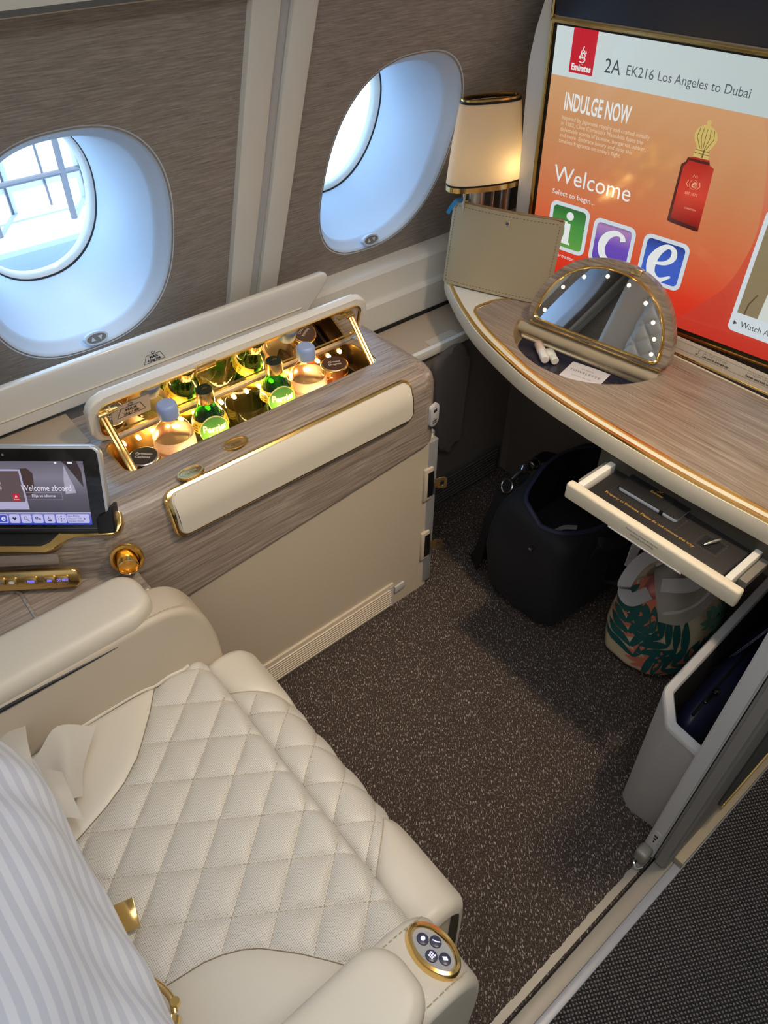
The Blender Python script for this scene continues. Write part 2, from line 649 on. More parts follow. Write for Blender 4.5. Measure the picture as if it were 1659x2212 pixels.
# fuselage side wall
zs = [0.757, 0.80, 0.88, 0.96, 1.04, 1.083, 1.15, 1.22, 1.255, 1.33, 1.395, 1.418]
bm = B()
ringsA = []
nx = 60
X0, X1 = -1.7, 1.75
front = [[bm.verts.new((X0 + (X1 - X0) * i / nx, wally(z), z)) for i in range(nx + 1)] for z in zs]
back = [[bm.verts.new((X0 + (X1 - X0) * i / nx, wally(z) + 0.012, z)) for i in range(nx + 1)] for z in zs]
for j in range(len(zs) - 1):
    for i in range(nx):
        bm.faces.new((front[j][i], front[j][i + 1], front[j + 1][i + 1], front[j + 1][i]))
        bm.faces.new((back[j][i + 1], back[j][i], back[j + 1][i], back[j + 1][i + 1]))
for i in range(nx):
    bm.faces.new((front[0][i + 1], front[0][i], back[0][i], back[0][i + 1]))
    bm.faces.new((front[-1][i], front[-1][i + 1], back[-1][i + 1], back[-1][i]))
for j in range(len(zs) - 1):
    bm.faces.new((front[j][0], front[j + 1][0], back[j + 1][0], back[j][0]))
    bm.faces.new((front[j + 1][-1], front[j][-1], back[j][-1], back[j + 1][-1]))
wl = obj('wall_left', bm, M['wallfilm'])
WIN = [(0.402, 1.026), (1.137, 1.034), (-0.333, 1.026)]
WA, WB, WE = 0.188, 0.230, 2.5
for cx_, cz_ in WIN:
    cb = B()
    P = sup(WA - 0.003, WB - 0.003, WE, 96)
    loft(cb, [[(cx_ + p[0], y, cz_ + p[1]) for p in P] for y in (1.0, 1.6)], True, True, True)
    cut(wl, cb)
structure(wl, 'taupe fibre-look side wall panels round the windows')

bm = B()
cove = [(1.178, 1.416), (1.150, 1.424), (1.085, 1.56), (0.98, 1.80), (0.80, 2.08), (0.62, 2.24), (0.62, 2.30)]
grid(bm, lambda u, v: (X0 + (X1 - X0) * u, *cove[min(int(round(v * 6)), 6)]), 4, 6)
structure(obj('wall_left_upper', bm, M['white'], recalc=True), 'white curved panel above the wall film')
bm = B()
tube(bm, [(X0, 1.172, 1.417), (X1, 1.172, 1.417)], 0.004, 8)
structure(obj('trim_wall_top', bm, M['cream']), 'thin cream trim along the top of the wall film')

def window(i, cx_, cz_, label):
    root = bpy.data.objects.new('window_%d' % i, None)
    COL.objects.link(root)
    root.location = (cx_, wally(cz_), cz_)
    structure(root, label)
    def R(a, b, off, dz=0.0, e=WE, n=96):
        return [(cx_ + p[0], wally(cz_ + p[1] + dz) + off, cz_ + p[1] + dz) for p in sup(a, b, e, n)]
    obj('bezel', loft(B(), [R(WA + 0.002, WB + 0.002, -0.0005), R(WA - 0.002, WB - 0.002, 0.0005), R(WA - 0.008, WB - 0.008, 0.010),
                            R(WA - 0.018, WB - 0.018, 0.027), R(WA - 0.0220, WB - 0.0220, 0.032), R(WA - 0.0245, WB - 0.0245, 0.040)]), M['bezel'], root, ang=60)
    obj('reveal', loft(B(), [R(WA - 0.0240, WB - 0.0240, 0.039, 0.0), R(WA - 0.029, WB - 0.029, 0.060, 0.0), R(0.150, 0.192, 0.105, 0.006, 2.4), R(0.140, 0.182, 0.15, 0.016, 2.25), R(0.131, 0.170, 0.20, 0.026, 2.2), R(0.128, 0.166, 0.212, 0.03, 2.2)]), M['bezel'], root, ang=70)
    obj('pane_seal', loft(B(), [R(0.1295, 0.1675, 0.209, 0.03, 2.2), R(0.1272, 0.1652, 0.211, 0.03, 2.2), R(0.1268, 0.1648, 0.216, 0.03, 2.2)]), M['black_soft'], root, ang=70)
    obj('pane_ring', loft(B(), [R(0.1268, 0.1648, 0.214, 0.03, 2.2), R(0.119, 0.156, 0.222, 0.03, 2.2), R(0.118, 0.155, 0.24, 0.03, 2.2)]), M['white_gloss'], root, ang=70)
    bm = B()
    loft(bm, [R(0.121, 0.158, 0.236, 0.03, 2.2)], True, False, True)
    obj('pane', bm, M['glass'], root)
    # oval shade control at the sill
    z = cz_ - WB + 0.020
    fr = frame((cx_ + 0.012, wally(z) + 0.010, z), (1, 0, 0), (0, 0.25, 1))
    obj('shade_control', prism(B(), ell(0.026, 0.013), -0.004, 0.007, 0.003, 3), M['bezel'], root, frame=fr)
    bm = B()
    flat(bm, ell(0.021, 0.0095), 0.0072)
    obj('control_face', bm, mat('control_grey', lin(120, 122, 124), 0.4), root, frame=fr)
    bm = B()
    flat(bm, [(-0.013, -0.004), (-0.003, -0.004), (-0.008, 0.005)], 0.0076)
    flat(bm, [(0.003, 0.004), (0.013, 0.004), (0.008, -0.005)], 0.0076)
    obj('control_arrows', bm, M['bezel'], root, frame=fr)
    return root

window(1, *WIN[0], 'cabin window nearer the seat, white boarding structure seen outside')
window(2, *WIN[1], 'cabin window nearer the table lamp, forward of the white pillar trim')
window(3, *WIN[2], 'aft cabin window beside the seat back, seen only in the vanity mirror')

# white pillar cover between the wall panels
def strip(name, xa, xb, off, m, lab):
    bm = B()
    zz = [0.757, 0.85, 0.96, 1.083, 1.17, 1.255, 1.33, 1.395, 1.418]
    def prof(z):
        y = wally(z)
        return [(xa, y + 0.004, z), (xa + 0.003, y - off, z), (xa + 0.008, y - off - 0.002, z), (xb - 0.008, y - off - 0.002, z), (xb - 0.003, y - off, z), (xb, y + 0.004, z)]
    loft(bm, [prof(z) for z in zz], False)
    return structure(obj(name, bm, m, ang=50), lab)
strip('trim_1', 0.722, 0.782, 0.012, M['white'], 'aft white band of the wall pillar cover')
strip('trim_2', 0.778, 0.806, 0.004, M['grey_light'], 'recessed grey channel in the pillar cover')
strip('trim_3', 0.802, 0.858, 0.012, M['white'], 'forward white band of the wall pillar cover')
for k_, dx_ in enumerate((-0.735, -1.47)):
    strip('trim_%d' % (4 + 3 * k_), 0.722 + dx_, 0.782 + dx_, 0.012, M['white'], 'white pillar band aft of the windows, seen in the vanity mirror')
    strip('trim_%d' % (5 + 3 * k_), 0.778 + dx_, 0.806 + dx_, 0.004, M['grey_light'], 'grey pillar channel aft of the windows, seen in the vanity mirror')
    strip('trim_%d' % (6 + 3 * k_), 0.802 + dx_, 0.858 + dx_, 0.012, M['white'], 'second white pillar band aft of the windows, seen in the vanity mirror')

# stepped white ledge below the wall film
bm = B()
lp = [(1.362, 0.602), (1.360, 0.606), (1.364, 0.672), (1.368, 0.677), (1.378, 0.680), (1.381, 0.686), (1.384, 0.742), (1.390, 0.752), (1.405, 0.757), (1.46, 0.758)]
loft(bm, [[(x, y, z) for y, z in lp] for x in (X0, X1)], False)
structure(obj('trim_ledge', bm, M['white'], ang=25), 'stepped white ledge below the side wall')
bm = B()
box(bm, 0.95, 1.56, 1.205, 1.40, 0.588, 0.60, 0.002, 2)
structure(obj('trim_shelf', bm, M['beige_fabric']), 'narrow beige shelf between console and desk')
bm = B()
box(bm, 0.95, 1.56, 1.198, 1.212, 0.578, 0.6015, 0.002, 2)
structure(obj('trim_sill', bm, M['white']), 'white edge strip of the narrow shelf')
bm = B()
box(bm, 0.95, 1.56, 1.350, 1.362, 0.599, 0.604)  # strip painted black for the gap's shade
structure(obj('trim_shadow_gap', bm, M['black_soft']), 'black strip painted as the shaded gap behind the narrow shelf')
lt = obj('shelf_lettering', text_bm(text_bm(B(), 'Seat number 2A', 0.011, 0, 0, 0.9), 'Keep area clear', 0.011, 0, -0.013, 0.9), M['ink'], frame=frame((1.10, 1.245, 0.6012), (1, 0.0, 0), (0, 1, 0)))
bpy.data.objects.remove(lt)
bm = B()
flat(bm, rrect(0.10, 0.026, 0.006), 0.0)
o = obj('placard', bm, M['panel'], frame=frame((1.23, 1.225, 0.6012), (1, 0, 0), (0, 1, 0)))
structure(o, 'small cream placard on the narrow shelf')

# lower side wall and forward footwell wall
bm = B()
box(bm, 0.90, 1.56, 1.214, 1.235, 0.0, 0.578)
structure(obj('wall_left_lower', bm, M['dado']), 'dark lower side wall in the footwell')
bm = B()
pr = rrect(0.125, 0.36, 0.055, 8)
pr = [(p[0] * (0.72 if p[1] < 0 else 1.0) + 0.006 * (p[1] < 0), p[1]) for p in pr]
prism(bm, pr, 0.0, 0.030, 0.018, 4)
o = obj('trim_side_pad', bm, M['dado'], frame=frame((1.247, 1.216, 0.405), (1, 0, 0), (0, 0, 1)))
structure(o, 'dark padded bump on the lower side wall')
bm = B()
box(bm, 0.95, 1.512, 1.204, 1.216, 0.0, 0.112, 0.003, 2)
for k in range(8):
    tube(bm, [(0.97, 1.203, 0.014 + k * 0.012), (1.50, 1.203, 0.014 + k * 0.012)], 0.0036, 6)
structure(obj('baseboard_left', bm, M['grey_dark']), 'grey slatted air grille along the lower side wall')
bm = B()
box(bm, 1.535, 1.56, 0.13, 1.235, 0.0, 0.66)
box(bm, 1.529, 1.5352, 0.2, 1.185, 0.008, 0.64, 0.002, 2)
box(bm, 1.524, 1.5295, 0.45, 1.125, 0.012, 0.60, 0.002, 2)
structure(obj('wall_front_lower', bm, M['dado']), 'dark forward wall of the footwell')
bm = B()
flat(bm, [(0, 0), (0.07, 0), (0.07, 0.03), (0, 0.03)], 0)
o = obj('trim_footwell_placard', bm, M['grey'], frame=frame((1.5235, 1.05, 0.14), (0, -1, 0), (0, 0, 1)))
structure(o, 'small grey placard low on the footwell wall')

# the rest of the cabin, behind and above the camera
bm = B()
box(bm, 1.75, 1.80, -1.25, 1.50, -0.05, 2.35)
structure(obj('wall_front', bm, M['white']), 'forward cabin wall behind the screen')
bm = B()
box(bm, -1.75, -1.70, -1.25, 1.50, -0.05, 2.35)
structure(obj('wall_back', bm, M['white']), 'aft suite wall behind the seat')
bm = B()
box(bm, -1.75, 1.80, -1.30, -1.25, -0.05, 2.35)
structure(obj('wall_right', bm, M['white']), 'suite wall on the far side of the aisle')
bm = B()
box(bm, -1.75, 1.80, -1.30, 1.60, 2.30, 2.35)
structure(obj('ceiling', bm, M['white']), 'white cabin ceiling')
# outer skin that keeps daylight out except through the panes
bm = B()
cutz = []
sk = [(1.485, -0.05), (1.485, 0.757)] 
box(bm, X0, X1, 1.46, 1.50, -0.05, 0.765)
skin = obj('wall_left_outer', bm, M['grey_dark'])
structure(skin, 'outer skin below the windows')
bm = B()
zz = [0.765, 0.803, 1.083, 1.255, 1.395, 1.418]
fr_ = [[bm.verts.new((X0 + (X1 - X0) * i / 20, wally(z) + 0.228, z)) for i in range(21)] for z in zz]
bk_ = [[bm.verts.new((X0 + (X1 - X0) * i / 20, wally(z) + 0.236, z)) for i in range(21)] for z in zz]
for j in range(len(zz) - 1):
    for i in range(20):
        bm.faces.new((fr_[j][i], fr_[j][i + 1], fr_[j + 1][i + 1], fr_[j + 1][i]))
        bm.faces.new((bk_[j][i + 1], bk_[j][i], bk_[j + 1][i], bk_[j + 1][i + 1]))
for i in range(20):
    bm.faces.new((fr_[0][i + 1], fr_[0][i], bk_[0][i], bk_[0][i + 1]))
    bm.faces.new((fr_[-1][i], fr_[-1][i + 1], bk_[-1][i + 1], bk_[-1][i]))
for j in range(len(zz) - 1):
    bm.faces.new((fr_[j][0], fr_[j + 1][0], bk_[j + 1][0], bk_[j][0]))
    bm.faces.new((fr_[j + 1][20], fr_[j][20], bk_[j][20], bk_[j + 1][20]))
skin2 = obj('wall_left_skin', bm, M['grey_dark'])
for cx_, cz_ in WIN:
    cb = B()
    P = sup(0.124, 0.161, 2.2, 64)
    loft(cb, [[(cx_ + p[0], y, cz_ + 0.03 + p[1]) for p in P] for y in (1.2, 1.8)], True, True, True)
    cut(skin2, cb)
structure(skin2, 'outer skin round the window panes')
bm = B()
for z, y in ((0.765, 1.46), ):
    box(bm, X0, X1, 1.455, wally(0.765) + 0.236, 0.755, 0.765)
box(bm, X0, X1, wally(1.418) - 0.03, wally(1.418) + 0.236, 1.418, 1.43)
box(bm, X0, X1, 1.40, 1.44, 1.42, 2.33)
box(bm, X0 - 0.02, X0, 1.1, 1.75, 0.7, 1.5)
box(bm, X1, X1 + 0.02, 1.1, 1.75, 0.7, 1.5)
box(bm, X0, X1, 1.39, 1.75, 2.30, 2.34)
structure(obj('wall_left_frames', bm, M['grey_dark']), 'closed cavity of the side wall')

# outside: sunlit apron and a white boarding structure with railings
bm = B()
box(bm, -30, 40, 5.0, 70, -5.2, -5.0)
structure(obj('ground_apron', bm, mat('pale_concrete', lin(214, 212, 206), 0.9)), 'pale apron outside the aircraft')
g = thing('boarding_structure', (0.9, 3.2, -5.0), 'white boarding structure with grey railings outside the aft window', 'boarding structure')
M['ext_white'] = mat('painted_white_panel', lin(236, 238, 240), 0.6)
M['ext_grey'] = mat('painted_grey_rail', lin(96, 102, 112), 0.5)
obj('base_deck', box(B(), -0.6, 2.0, 2.75, 3.5, -5.0, 0.30, 0.01, 2), M['ext_white'], g)
obj('ledge', box(B(), -0.6, 2.0, 2.9, 3.5, 0.30, 0.42, 0.01, 2), mat('ledge_grey', lin(188, 194, 206), 0.6), g)
bm = B()
box(bm, -0.6, 2.0, 3.30, 3.36, 0.42, 2.2)
obj('back_panel', bm, M['ext_white'], g)
bm = B()
for k in range(12):
    box(bm, -0.5 + k * 0.16, -0.492 + k * 0.16, 3.294, 3.301, 0.42, 2.2)
obj('panel_seams', bm, M['ext_grey'], g)
bm = B()
box(bm, 0.52, 0.60, 3.285, 3.299, 0.46, 0.66)
obj('red_sign', bm, mat('sign_red', lin(190, 70, 60), 0.6), g)
bm = B()
box(bm, 0.60, 0.72, 3.285, 3.299, 0.44, 0.74)
obj('yellow_sign', bm, mat('sign_cream', lin(230, 215, 170), 0.6), g)
for k, x in enumerate((0.36, 0.66, 0.96, 1.3)):
    obj('rail_post', tube(B(), [(x, 3.1, 0.42), (x + 0.02, 3.1, 1.1)], 0.013, 8), M['ext_grey'], g)
for z in (0.60, 0.84, 1.08):
    obj('rail_bar', tube(B(), [(-0.4, 3.1, z), (1.3, 3.1, z)], 0.011, 8), M['ext_grey'], g)
obj('rail_loop', tube(B(), spline([(0.97, 3.08, 0.95), (0.975, 3.05, 0.78), (1.0, 3.03, 0.72), (1.06, 3.03, 0.72), (1.085, 3.05, 0.78), (1.09, 3.08, 0.95)], 6), 0.018, 8), M['ext_white'], g)
# ------------------------------------------------------------------ side console with the minibar
con = thing('side_console', (0.6, 1.15, 0), 'long taupe veneered side console with cream armrest pad under the windows', 'console')
# riser towards the seat: plan line through (0.19, 0.978), leaning back
bm = B()
lo = [(1.0, 1.31), (1.0, 0.978), (0.185, 0.978), (-0.27, 1.311)]
hi = [(1.0, 1.31), (1.0, 0.980), (0.222, 0.988), (-0.205, 1.31)]
zb_ = [0.532, 0.532, 0.462, 0.455]
a = [bm.verts.new((p[0], p[1], z)) for p, z in zip(lo, zb_)]
b = [bm.verts.new((p[0], p[1], 0.73)) for p in hi]
f0 = bm.faces.new(list(reversed(a)))
f1 = bm.faces.new(b)
sides = []
for i in range(4):
    j = (i + 1) % 4
    sides.append(bm.faces.new((a[i], a[j], b[j], b[i])))
bm.edges.ensure_lookup_table()
def edge_of(p, q):
    for e in bm.edges:
        if {v.index for v in e.verts} == {p.index, q.index}:
            return e
bm.verts.index_update()
es = [edge_of(a[1], b[1]), edge_of(a[2], b[2]), edge_of(b[0], b[1]), edge_of(b[1], b[2]), edge_of(b[2], b[3])]
bmesh.ops.bevel(bm, geom=es, offset=0.052, segments=9, profile=0.5, affect='EDGES', clamp_overlap=True)
body = obj('body', bm, M['wood'], con, ang=30)
OX0, OX1, OY0, OY1 = 0.297, 0.901, 1.082, 1.194
oc = ((OX0 + OX1) / 2, (OY0 + OY1) / 2)
cb = B()
prism(cb, rrect(OX1 - OX0, OY1 - OY0, 0.024, 8, *oc), 0.585, 0.80)
cut(body, cb)
body.data.materials.append(M['wood_riser'])
for f in body.data.polygons:
    if f.normal.x < -0.35 and f.center.x < 0.27:
        f.material_index = 1

# well lining
bm = B()
o1, i1 = rrect(OX1 - OX0 - 0.001, OY1 - OY0 - 0.001, 0.0235, 8, *oc), rrect(OX1 - OX0 - 0.007, OY1 - OY0 - 0.007, 0.021, 8, *oc)
ring2d(bm, o1, i1, 0.59, 0.7275)
obj('well_lining', bm, M['gold_soft'], con, ang=50)
obj('well_floor', prism(B(), rrect(OX1 - OX0 - 0.006, OY1 - OY0 - 0.006, 0.021, 8, *oc), 0.586, 0.60), mat('dark_smoked_mirror', (0.35, 0.28, 0.20, 1), 0.06, 1.0), con)
M['walnut'] = mat('dark_brown_tray', lin(72, 48, 30), 0.3, vary=0.1)
obj('end_shelf', box(B(), 0.775, OX1 - 0.008, OY0 + 0.006, OY1 - 0.006, 0.60, 0.662, 0.003, 2), M['walnut'], con)
obj('end_shelf', box(B(), OX0 + 0.008, 0.385, OY0 + 0.006, OY1 - 0.006, 0.60, 0.644, 0.003, 2), M['walnut'], con)
bm = B()
for k in range(2):
    box(bm, 0.845 + k * 0.022, 0.848 + k * 0.022, OY0 + 0.006, OY1 - 0.006, 0.662, 0.690)
obj('divider', bm, M['black'], con)
# warm light strip along the back of the well, under the lid
M['led'] = mat('warm_led', (1, 0.8, 0.4, 1), 0.4, emit=(1.0, 0.70, 0.22, 1), estr=26)
for k in range(18):
    x = 0.335 + k * 0.0312
    obj('strip_light', box(B(), x, x + 0.006, OY1 - 0.0085, OY1 - 0.0045, 0.712, 0.718), M['led'], con)
area = bpy.data.lights.new('minibar_light', 'AREA')
area.shape = 'RECTANGLE'
area.size, area.size_y, area.energy, area.color = 0.36, 0.010, 0.28, (1.0, 0.72, 0.30)
ao = bpy.data.objects.new('minibar_light', area)
COL.objects.link(ao)
ao.location = (0.59, OY0 + 0.007, 0.712)
ao.rotation_euler = frame((0, 0, 0), (1, 0, 0), Vector((0, -0.8, 0.45)).cross(Vector((1, 0, 0)))).to_euler()
attach(ao, con)
area2 = bpy.data.lights.new('minibar_back_light', 'AREA')
area2.shape = 'RECTANGLE'
area2.size, area2.size_y, area2.energy, area2.color = 0.46, 0.010, 0.55, (1.0, 0.74, 0.30)
ao2 = bpy.data.objects.new('minibar_back_light', area2)
COL.objects.link(ao2)
ao2.location = (0.6, OY1 - 0.010, 0.712)
ao2.rotation_euler = frame((0, 0, 0), (1, 0, 0), Vector((0, 1.0, 0.0)).cross(Vector((1, 0, 0)))).to_euler()
attach(ao2, con)

# lid, standing open on the back edge, top leaning over the well
LH = 0.115
lid_fr = frame((0.612, 1.200, 0.731), (1, 0, 0), (0, -0.26, 1.0))
LW = 0.652
out = rrect(LW, LH, 0.034, 8, 0, LH / 2)
lid = obj('lid', prism(B(), out, -0.016, 0.004, 0.005, 3, True), M['white_gloss'], con, frame=lid_fr)
flip = lid_fr                                   # local z faces the well
bm = B()
ring2d(bm, rrect(LW - 0.034, LH - 0.030, 0.024, 8, 0, LH / 2), rrect(LW - 0.044, LH - 0.040, 0.020, 8, 0, LH / 2), 0.003, 0.0075)
obj('lid_frame', bm, M['gold'], lid, frame=flip, ang=50)
bm = B()
flat(bm, rrect(LW - 0.043, LH - 0.039, 0.020, 8, 0, LH / 2), 0.0052)
obj('lid_mirror', bm, M['gold_mirror'], lid, frame=flip)
bm = B()
box(bm, -0.032, 0.012, LH - 0.022, LH - 0.008, 0.005, 0.012, 0.002, 2)
obj('lid_latch', bm, M['gold_soft'], lid, frame=flip @ Matrix.Translation((-0.075, 0, 0)))
# load placard on the mirror
bm = B()
flat(bm, rrect(0.078, 0.044, 0.004, 4), 0.0)
pf = flip @ Matrix.Translation((-0.245, 0.062, 0.0058))
obj('load_placard', bm, mat('silver_placard', lin(196, 188, 180), 0.3, 0.2), lid, frame=pf)
def weight_sign(bm, s=1.0, t1='MAX', t2='2kg / 4lb'):
    ring2d(bm, [(-0.026 * s, -0.010 * s), (0.026 * s, -0.010 * s), (0.017 * s, 0.010 * s), (-0.017 * s, 0.010 * s)],
           [(-0.0245 * s, -0.009 * s), (0.0245 * s, -0.009 * s), (0.0163 * s, 0.009 * s), (-0.0163 * s, 0.009 * s)], 0.0002, 0.0004)
    ring2d(bm, ell(0.0045 * s, 0.0032 * s, 16, 0, 0.0135 * s), ell(0.0035 * s, 0.0022 * s, 16, 0, 0.0135 * s), 0.0002, 0.0004)
    text_bm(bm, t1, 0.0085 * s, 0, 0.0008 * s, 1.1, 'CENTER', bold=0.0004 * s, z=0.0003)
    text_bm(bm, t2, 0.0080 * s, 0, -0.0072 * s, 1.0, 'CENTER', bold=0.0003 * s, z=0.0003)
    return bm
obj('placard_lettering', weight_sign(B(), 1.15), M['ink'], lid, frame=pf)
# folding struts at both ends
for s in (0, 1):
    x = OX1 - 0.020 if s else OX0 + 0.020
    top = lid_fr @ Vector((x - 0.612 + (0.006 if s else -0.006), LH - 0.034, 0.010))
    bot = Vector((x + (0.004 if s else -0.004), OY0 + 0.007, 0.722))
    bm = B()
    d = (bot - top).normalized()
    sd = Vector((1, 0, 0))
    for k in (-0.0035, 0.0035):
        tube(bm, [top + sd * k, bot + sd * k], 0.0042, 8)
    st = obj('lid_strut', bm, M['gold'], con)
    bm = B()
    tube(bm, [top + Vector((-0.009, 0, 0)), top + Vector((0.009, 0, 0))], 0.006, 12)
    tube(bm, [top + Vector((0, 0.0, 0.0)), top - lid_fr.to_3x3() @ Vector((0.03 if s else -0.03, 0, 0.004))], 0.003, 8)
    obj('strut_pivot', bm, M['gold_soft'], st)

# badges pressed in the top
def badge(x, y, word, ang):
    fr = frame((x, y, 0.7302), (cos(ang), sin(ang), 0), (-sin(ang), cos(ang), 0))
    o = obj('badge', prism(B(), ell(0.0265, 0.0165), -0.002, 0.0022, 0.001, 2), M['gold_soft'], con, frame=fr)
    bm = B()
    ring2d(bm, ell(0.0255, 0.0155), ell(0.0225, 0.0125), 0.002, 0.0036)
    text_bm(bm, word, 0.0085, 0, -0.003, 1.0, 'CENTER', z=0.0030, bold=0.0002)
    obj('badge_rim', bm, M['gold_soft'], o, frame=fr)
badge(0.388, 1.011, 'CLOSE', 0.0)
badge(0.497, 1.032, 'OPEN', 0.0)

# armrest pad set in the rounded front edge, gold frame round it
c0 = [(1.03 - 0.052 * sin(radians(t)), 0.678 + 0.052 * cos(radians(t))) for t in range(38, 91, 8)] + [(0.978, 0.665), (0.978, 0.650), (0.978, 0.634)]
def pad_surf(name, xa, xb, sa, sb, off, m, thick, rnd, parent=con):
    # s runs down the curved front 0..1; off lifts it along the normal
    L = [0]
    for p, q in zip(c0, c0[1:]):
        L.append(L[-1] + hypot(q[0] - p[0], q[1] - p[1]))
    T = L[-1]
    def at(s):
        d = s * T
        d2 = max(0.0, min(T - 1e-6, d))
        for i in range(len(L) - 1):
            if d2 <= L[i + 1]:
                t = (d2 - L[i]) / (L[i + 1] - L[i])
                y = c0[i][0] + (c0[i + 1][0] - c0[i][0]) * t
                z = c0[i][1] + (c0[i + 1][1] - c0[i][1]) * t
                ty, tz = c0[i + 1][0] - c0[i][0], c0[i + 1][1] - c0[i][1]
                l = hypot(ty, tz)
                ny, nz = tz / l, -ty / l
                e = d - d2
                return (y + ty / l * e, z + tz / l * e, ny, nz)
    W, H = xb - xa, (sb - sa) * T
    base = rrect(W, H, rnd, 6)
    rings = []
    for ins, o_ in ((0.0, 0.0), (0.0, thick * 0.6), (0.0015, thick * 0.9), (0.004, thick)):
        q = rrect(W - 2 * ins, H - 2 * ins, max(rnd - ins, 0.002), 6)
        r = []
        for px, py in q:
            y, z, ny, nz = at((sa + sb) / 2 - py / T)
            r.append(((xa + xb) / 2 + px, y + ny * (off + o_), z + nz * (off + o_)))
        rings.append(r)
    bm = B()
    loft(bm, rings, True)
    # cap by a strip grid so that the pad follows the curve
    last = rings[-1]
    q = rrect(W - 0.008, H - 0.008, max(rnd - 0.004, 0.002), 6)
    nrow = 14
    def row_x(py):
        xsx = [p for p in q]
        ext = 0.0
        hh = (H - 0.008) / 2
        rr_ = max(rnd - 0.004, 0.002)
        dy = abs(py) - (hh - rr_)
        if dy > 0:
            ext = rr_ - math.sqrt(max(rr_ * rr_ - dy * dy, 0))
        return (W - 0.008) / 2 - ext
    hh = (H - 0.008) / 2
    def fn(u, v):
        py = hh * cos(pi * v)
        ex = row_x(py)
        y, z, ny, nz = at((sa + sb) / 2 - py / T)
        return ((xa + xb) / 2 + (2 * u - 1) * ex, y + ny * (off + thick), z + nz * (off + thick))
    grid(bm, fn, 2, 24)
    return obj(name, bm, m, parent, ang=40)
pad_surf('pad_frame', 0.318, 0.905, -0.07, 1.06, -0.002, M['gold'], 0.011, 0.022)
pad_surf('armrest_pad', 0.326, 0.897, 0.03, 0.955, 0.001, M['pad'], 0.0145, 0.018)

# lower front panel, its air grille and the end panel
lp = B()
v = [(0.30, 0.988), (0.985, 0.988), (1.0, 1.004), (1.0, 1.20), (0.30, 1.20)]
prism(lp, v, 0.0, 0.53)
obj('lower_panel', lp, M['panel'], con)
ep = B()
box(ep, 0.968, 1.004, 1.0, 1.21, 0.012, 0.535, 0.004, 2)
box(ep, 0.972, 1.0045, 0.986, 1.006, 0.012, 0.52, 0.005, 3)
obj('end_panel', ep, mat('grey_blue_end_panel', lin(140, 142, 146), 0.45), con)
bm = B()
box(bm, 0.36, 0.862, 0.981, 0.990, 0.006, 0.098, 0.003, 2)
for k in range(8):
    tube(bm, [(0.372, 0.980, 0.020 + k * 0.0088), (0.85, 0.980, 0.020 + k * 0.0088)], 0.0030, 6)
obj('air_grille', bm, M['panel'], con)
for k in range(7):
    obj('grille_gap', box(B(), 0.372, 0.85, 0.9800, 0.9806, 0.0238 + k * 0.0088, 0.0250 + k * 0.0088), M['grey'], con)
bm = B()
box(bm, 0.846, 0.858, 0.9795, 0.982, 0.014, 0.09)
box(bm, 0.868, 0.902, 0.983, 0.9885, 0.048, 0.074, 0.002, 2)
obj('grille_catch', bm, M['grey_light'], con)
# two gold latches at the panel's forward edge
for z in (0.39, 0.17):
    bm = B()
    box(bm, 0.958, 0.9865, 0.980, 0.9905, z - 0.052, z + 0.052, 0.003, 2)
    lt = obj('latch_plate', bm, M['panel'], con)
    obj('latch_recess', box(B(), 0.968, 0.987, 0.9785, 0.981, z - 0.040, z + 0.040), M['black'], lt)
    bm = B()
    ring2d(bm, rrect(0.024, 0.034, 0.005, 4), rrect(0.010, 0.018, 0.003, 4), -0.0015, 0.0015)
    box(bm, -0.020, -0.010, -0.014, 0.014, -0.001, 0.001)
    obj('latch_tongue', bm, M['gold_soft'], lt, frame=frame((1.004, 0.966, z), (0.8, -0.5, 0), (0, 0, 1)))
# socket plate on the rounded forward corner
fr = frame((0.972, 0.9775, 0.607), (0.985, 0.17, 0), (0.03, 0, 1))
sp = obj('socket_plate', prism(B(), rrect(0.030, 0.058, 0.010, 5), -0.004, 0.004, 0.002, 2), M['grey_light'], con, frame=fr)
for dy, w_, h_ in ((0.013, 0.012, 0.008), (-0.014, 0.014, 0.003), (-0.020, 0.014, 0.002)):
    obj('socket_slot', box(B(), -w_ / 2, w_ / 2, dy - h_ / 2, dy + h_ / 2, 0.0036, 0.0046), M['ink'], sp, frame=fr)
obj('socket_light', flat(B(), ell(0.0015, 0.0015, 10, 0, 0.0225), 0.0044), M['ink'], sp, frame=fr)

# lower side table beside the seat, with a shallow tray outline
obj('side_table', box(B(), -1.2, 0.235, 0.925, 1.36, 0.52, 0.600, 0.006, 3), M['wood'], con)
bm = B()
tube(bm, [(p[0] - 0.20, p[1] + 1.02, 0.6005) for p in rrect(0.50, 0.13, 0.03, 6)], 0.0035, 8, closed=True)
obj('tray_ridge', bm, M['wood'], con)
obj('stowage_liner', box(B(), -0.16, 0.286, 1.216, 1.335, 0.715, 0.7325, 0.002, 2), M['beige_fabric'], con)
obj('back_filler', box(B(), -1.2, 1.0, 1.30, 1.375, 0.50, 0.728, 0.002, 2), M['grey_dark'], con)

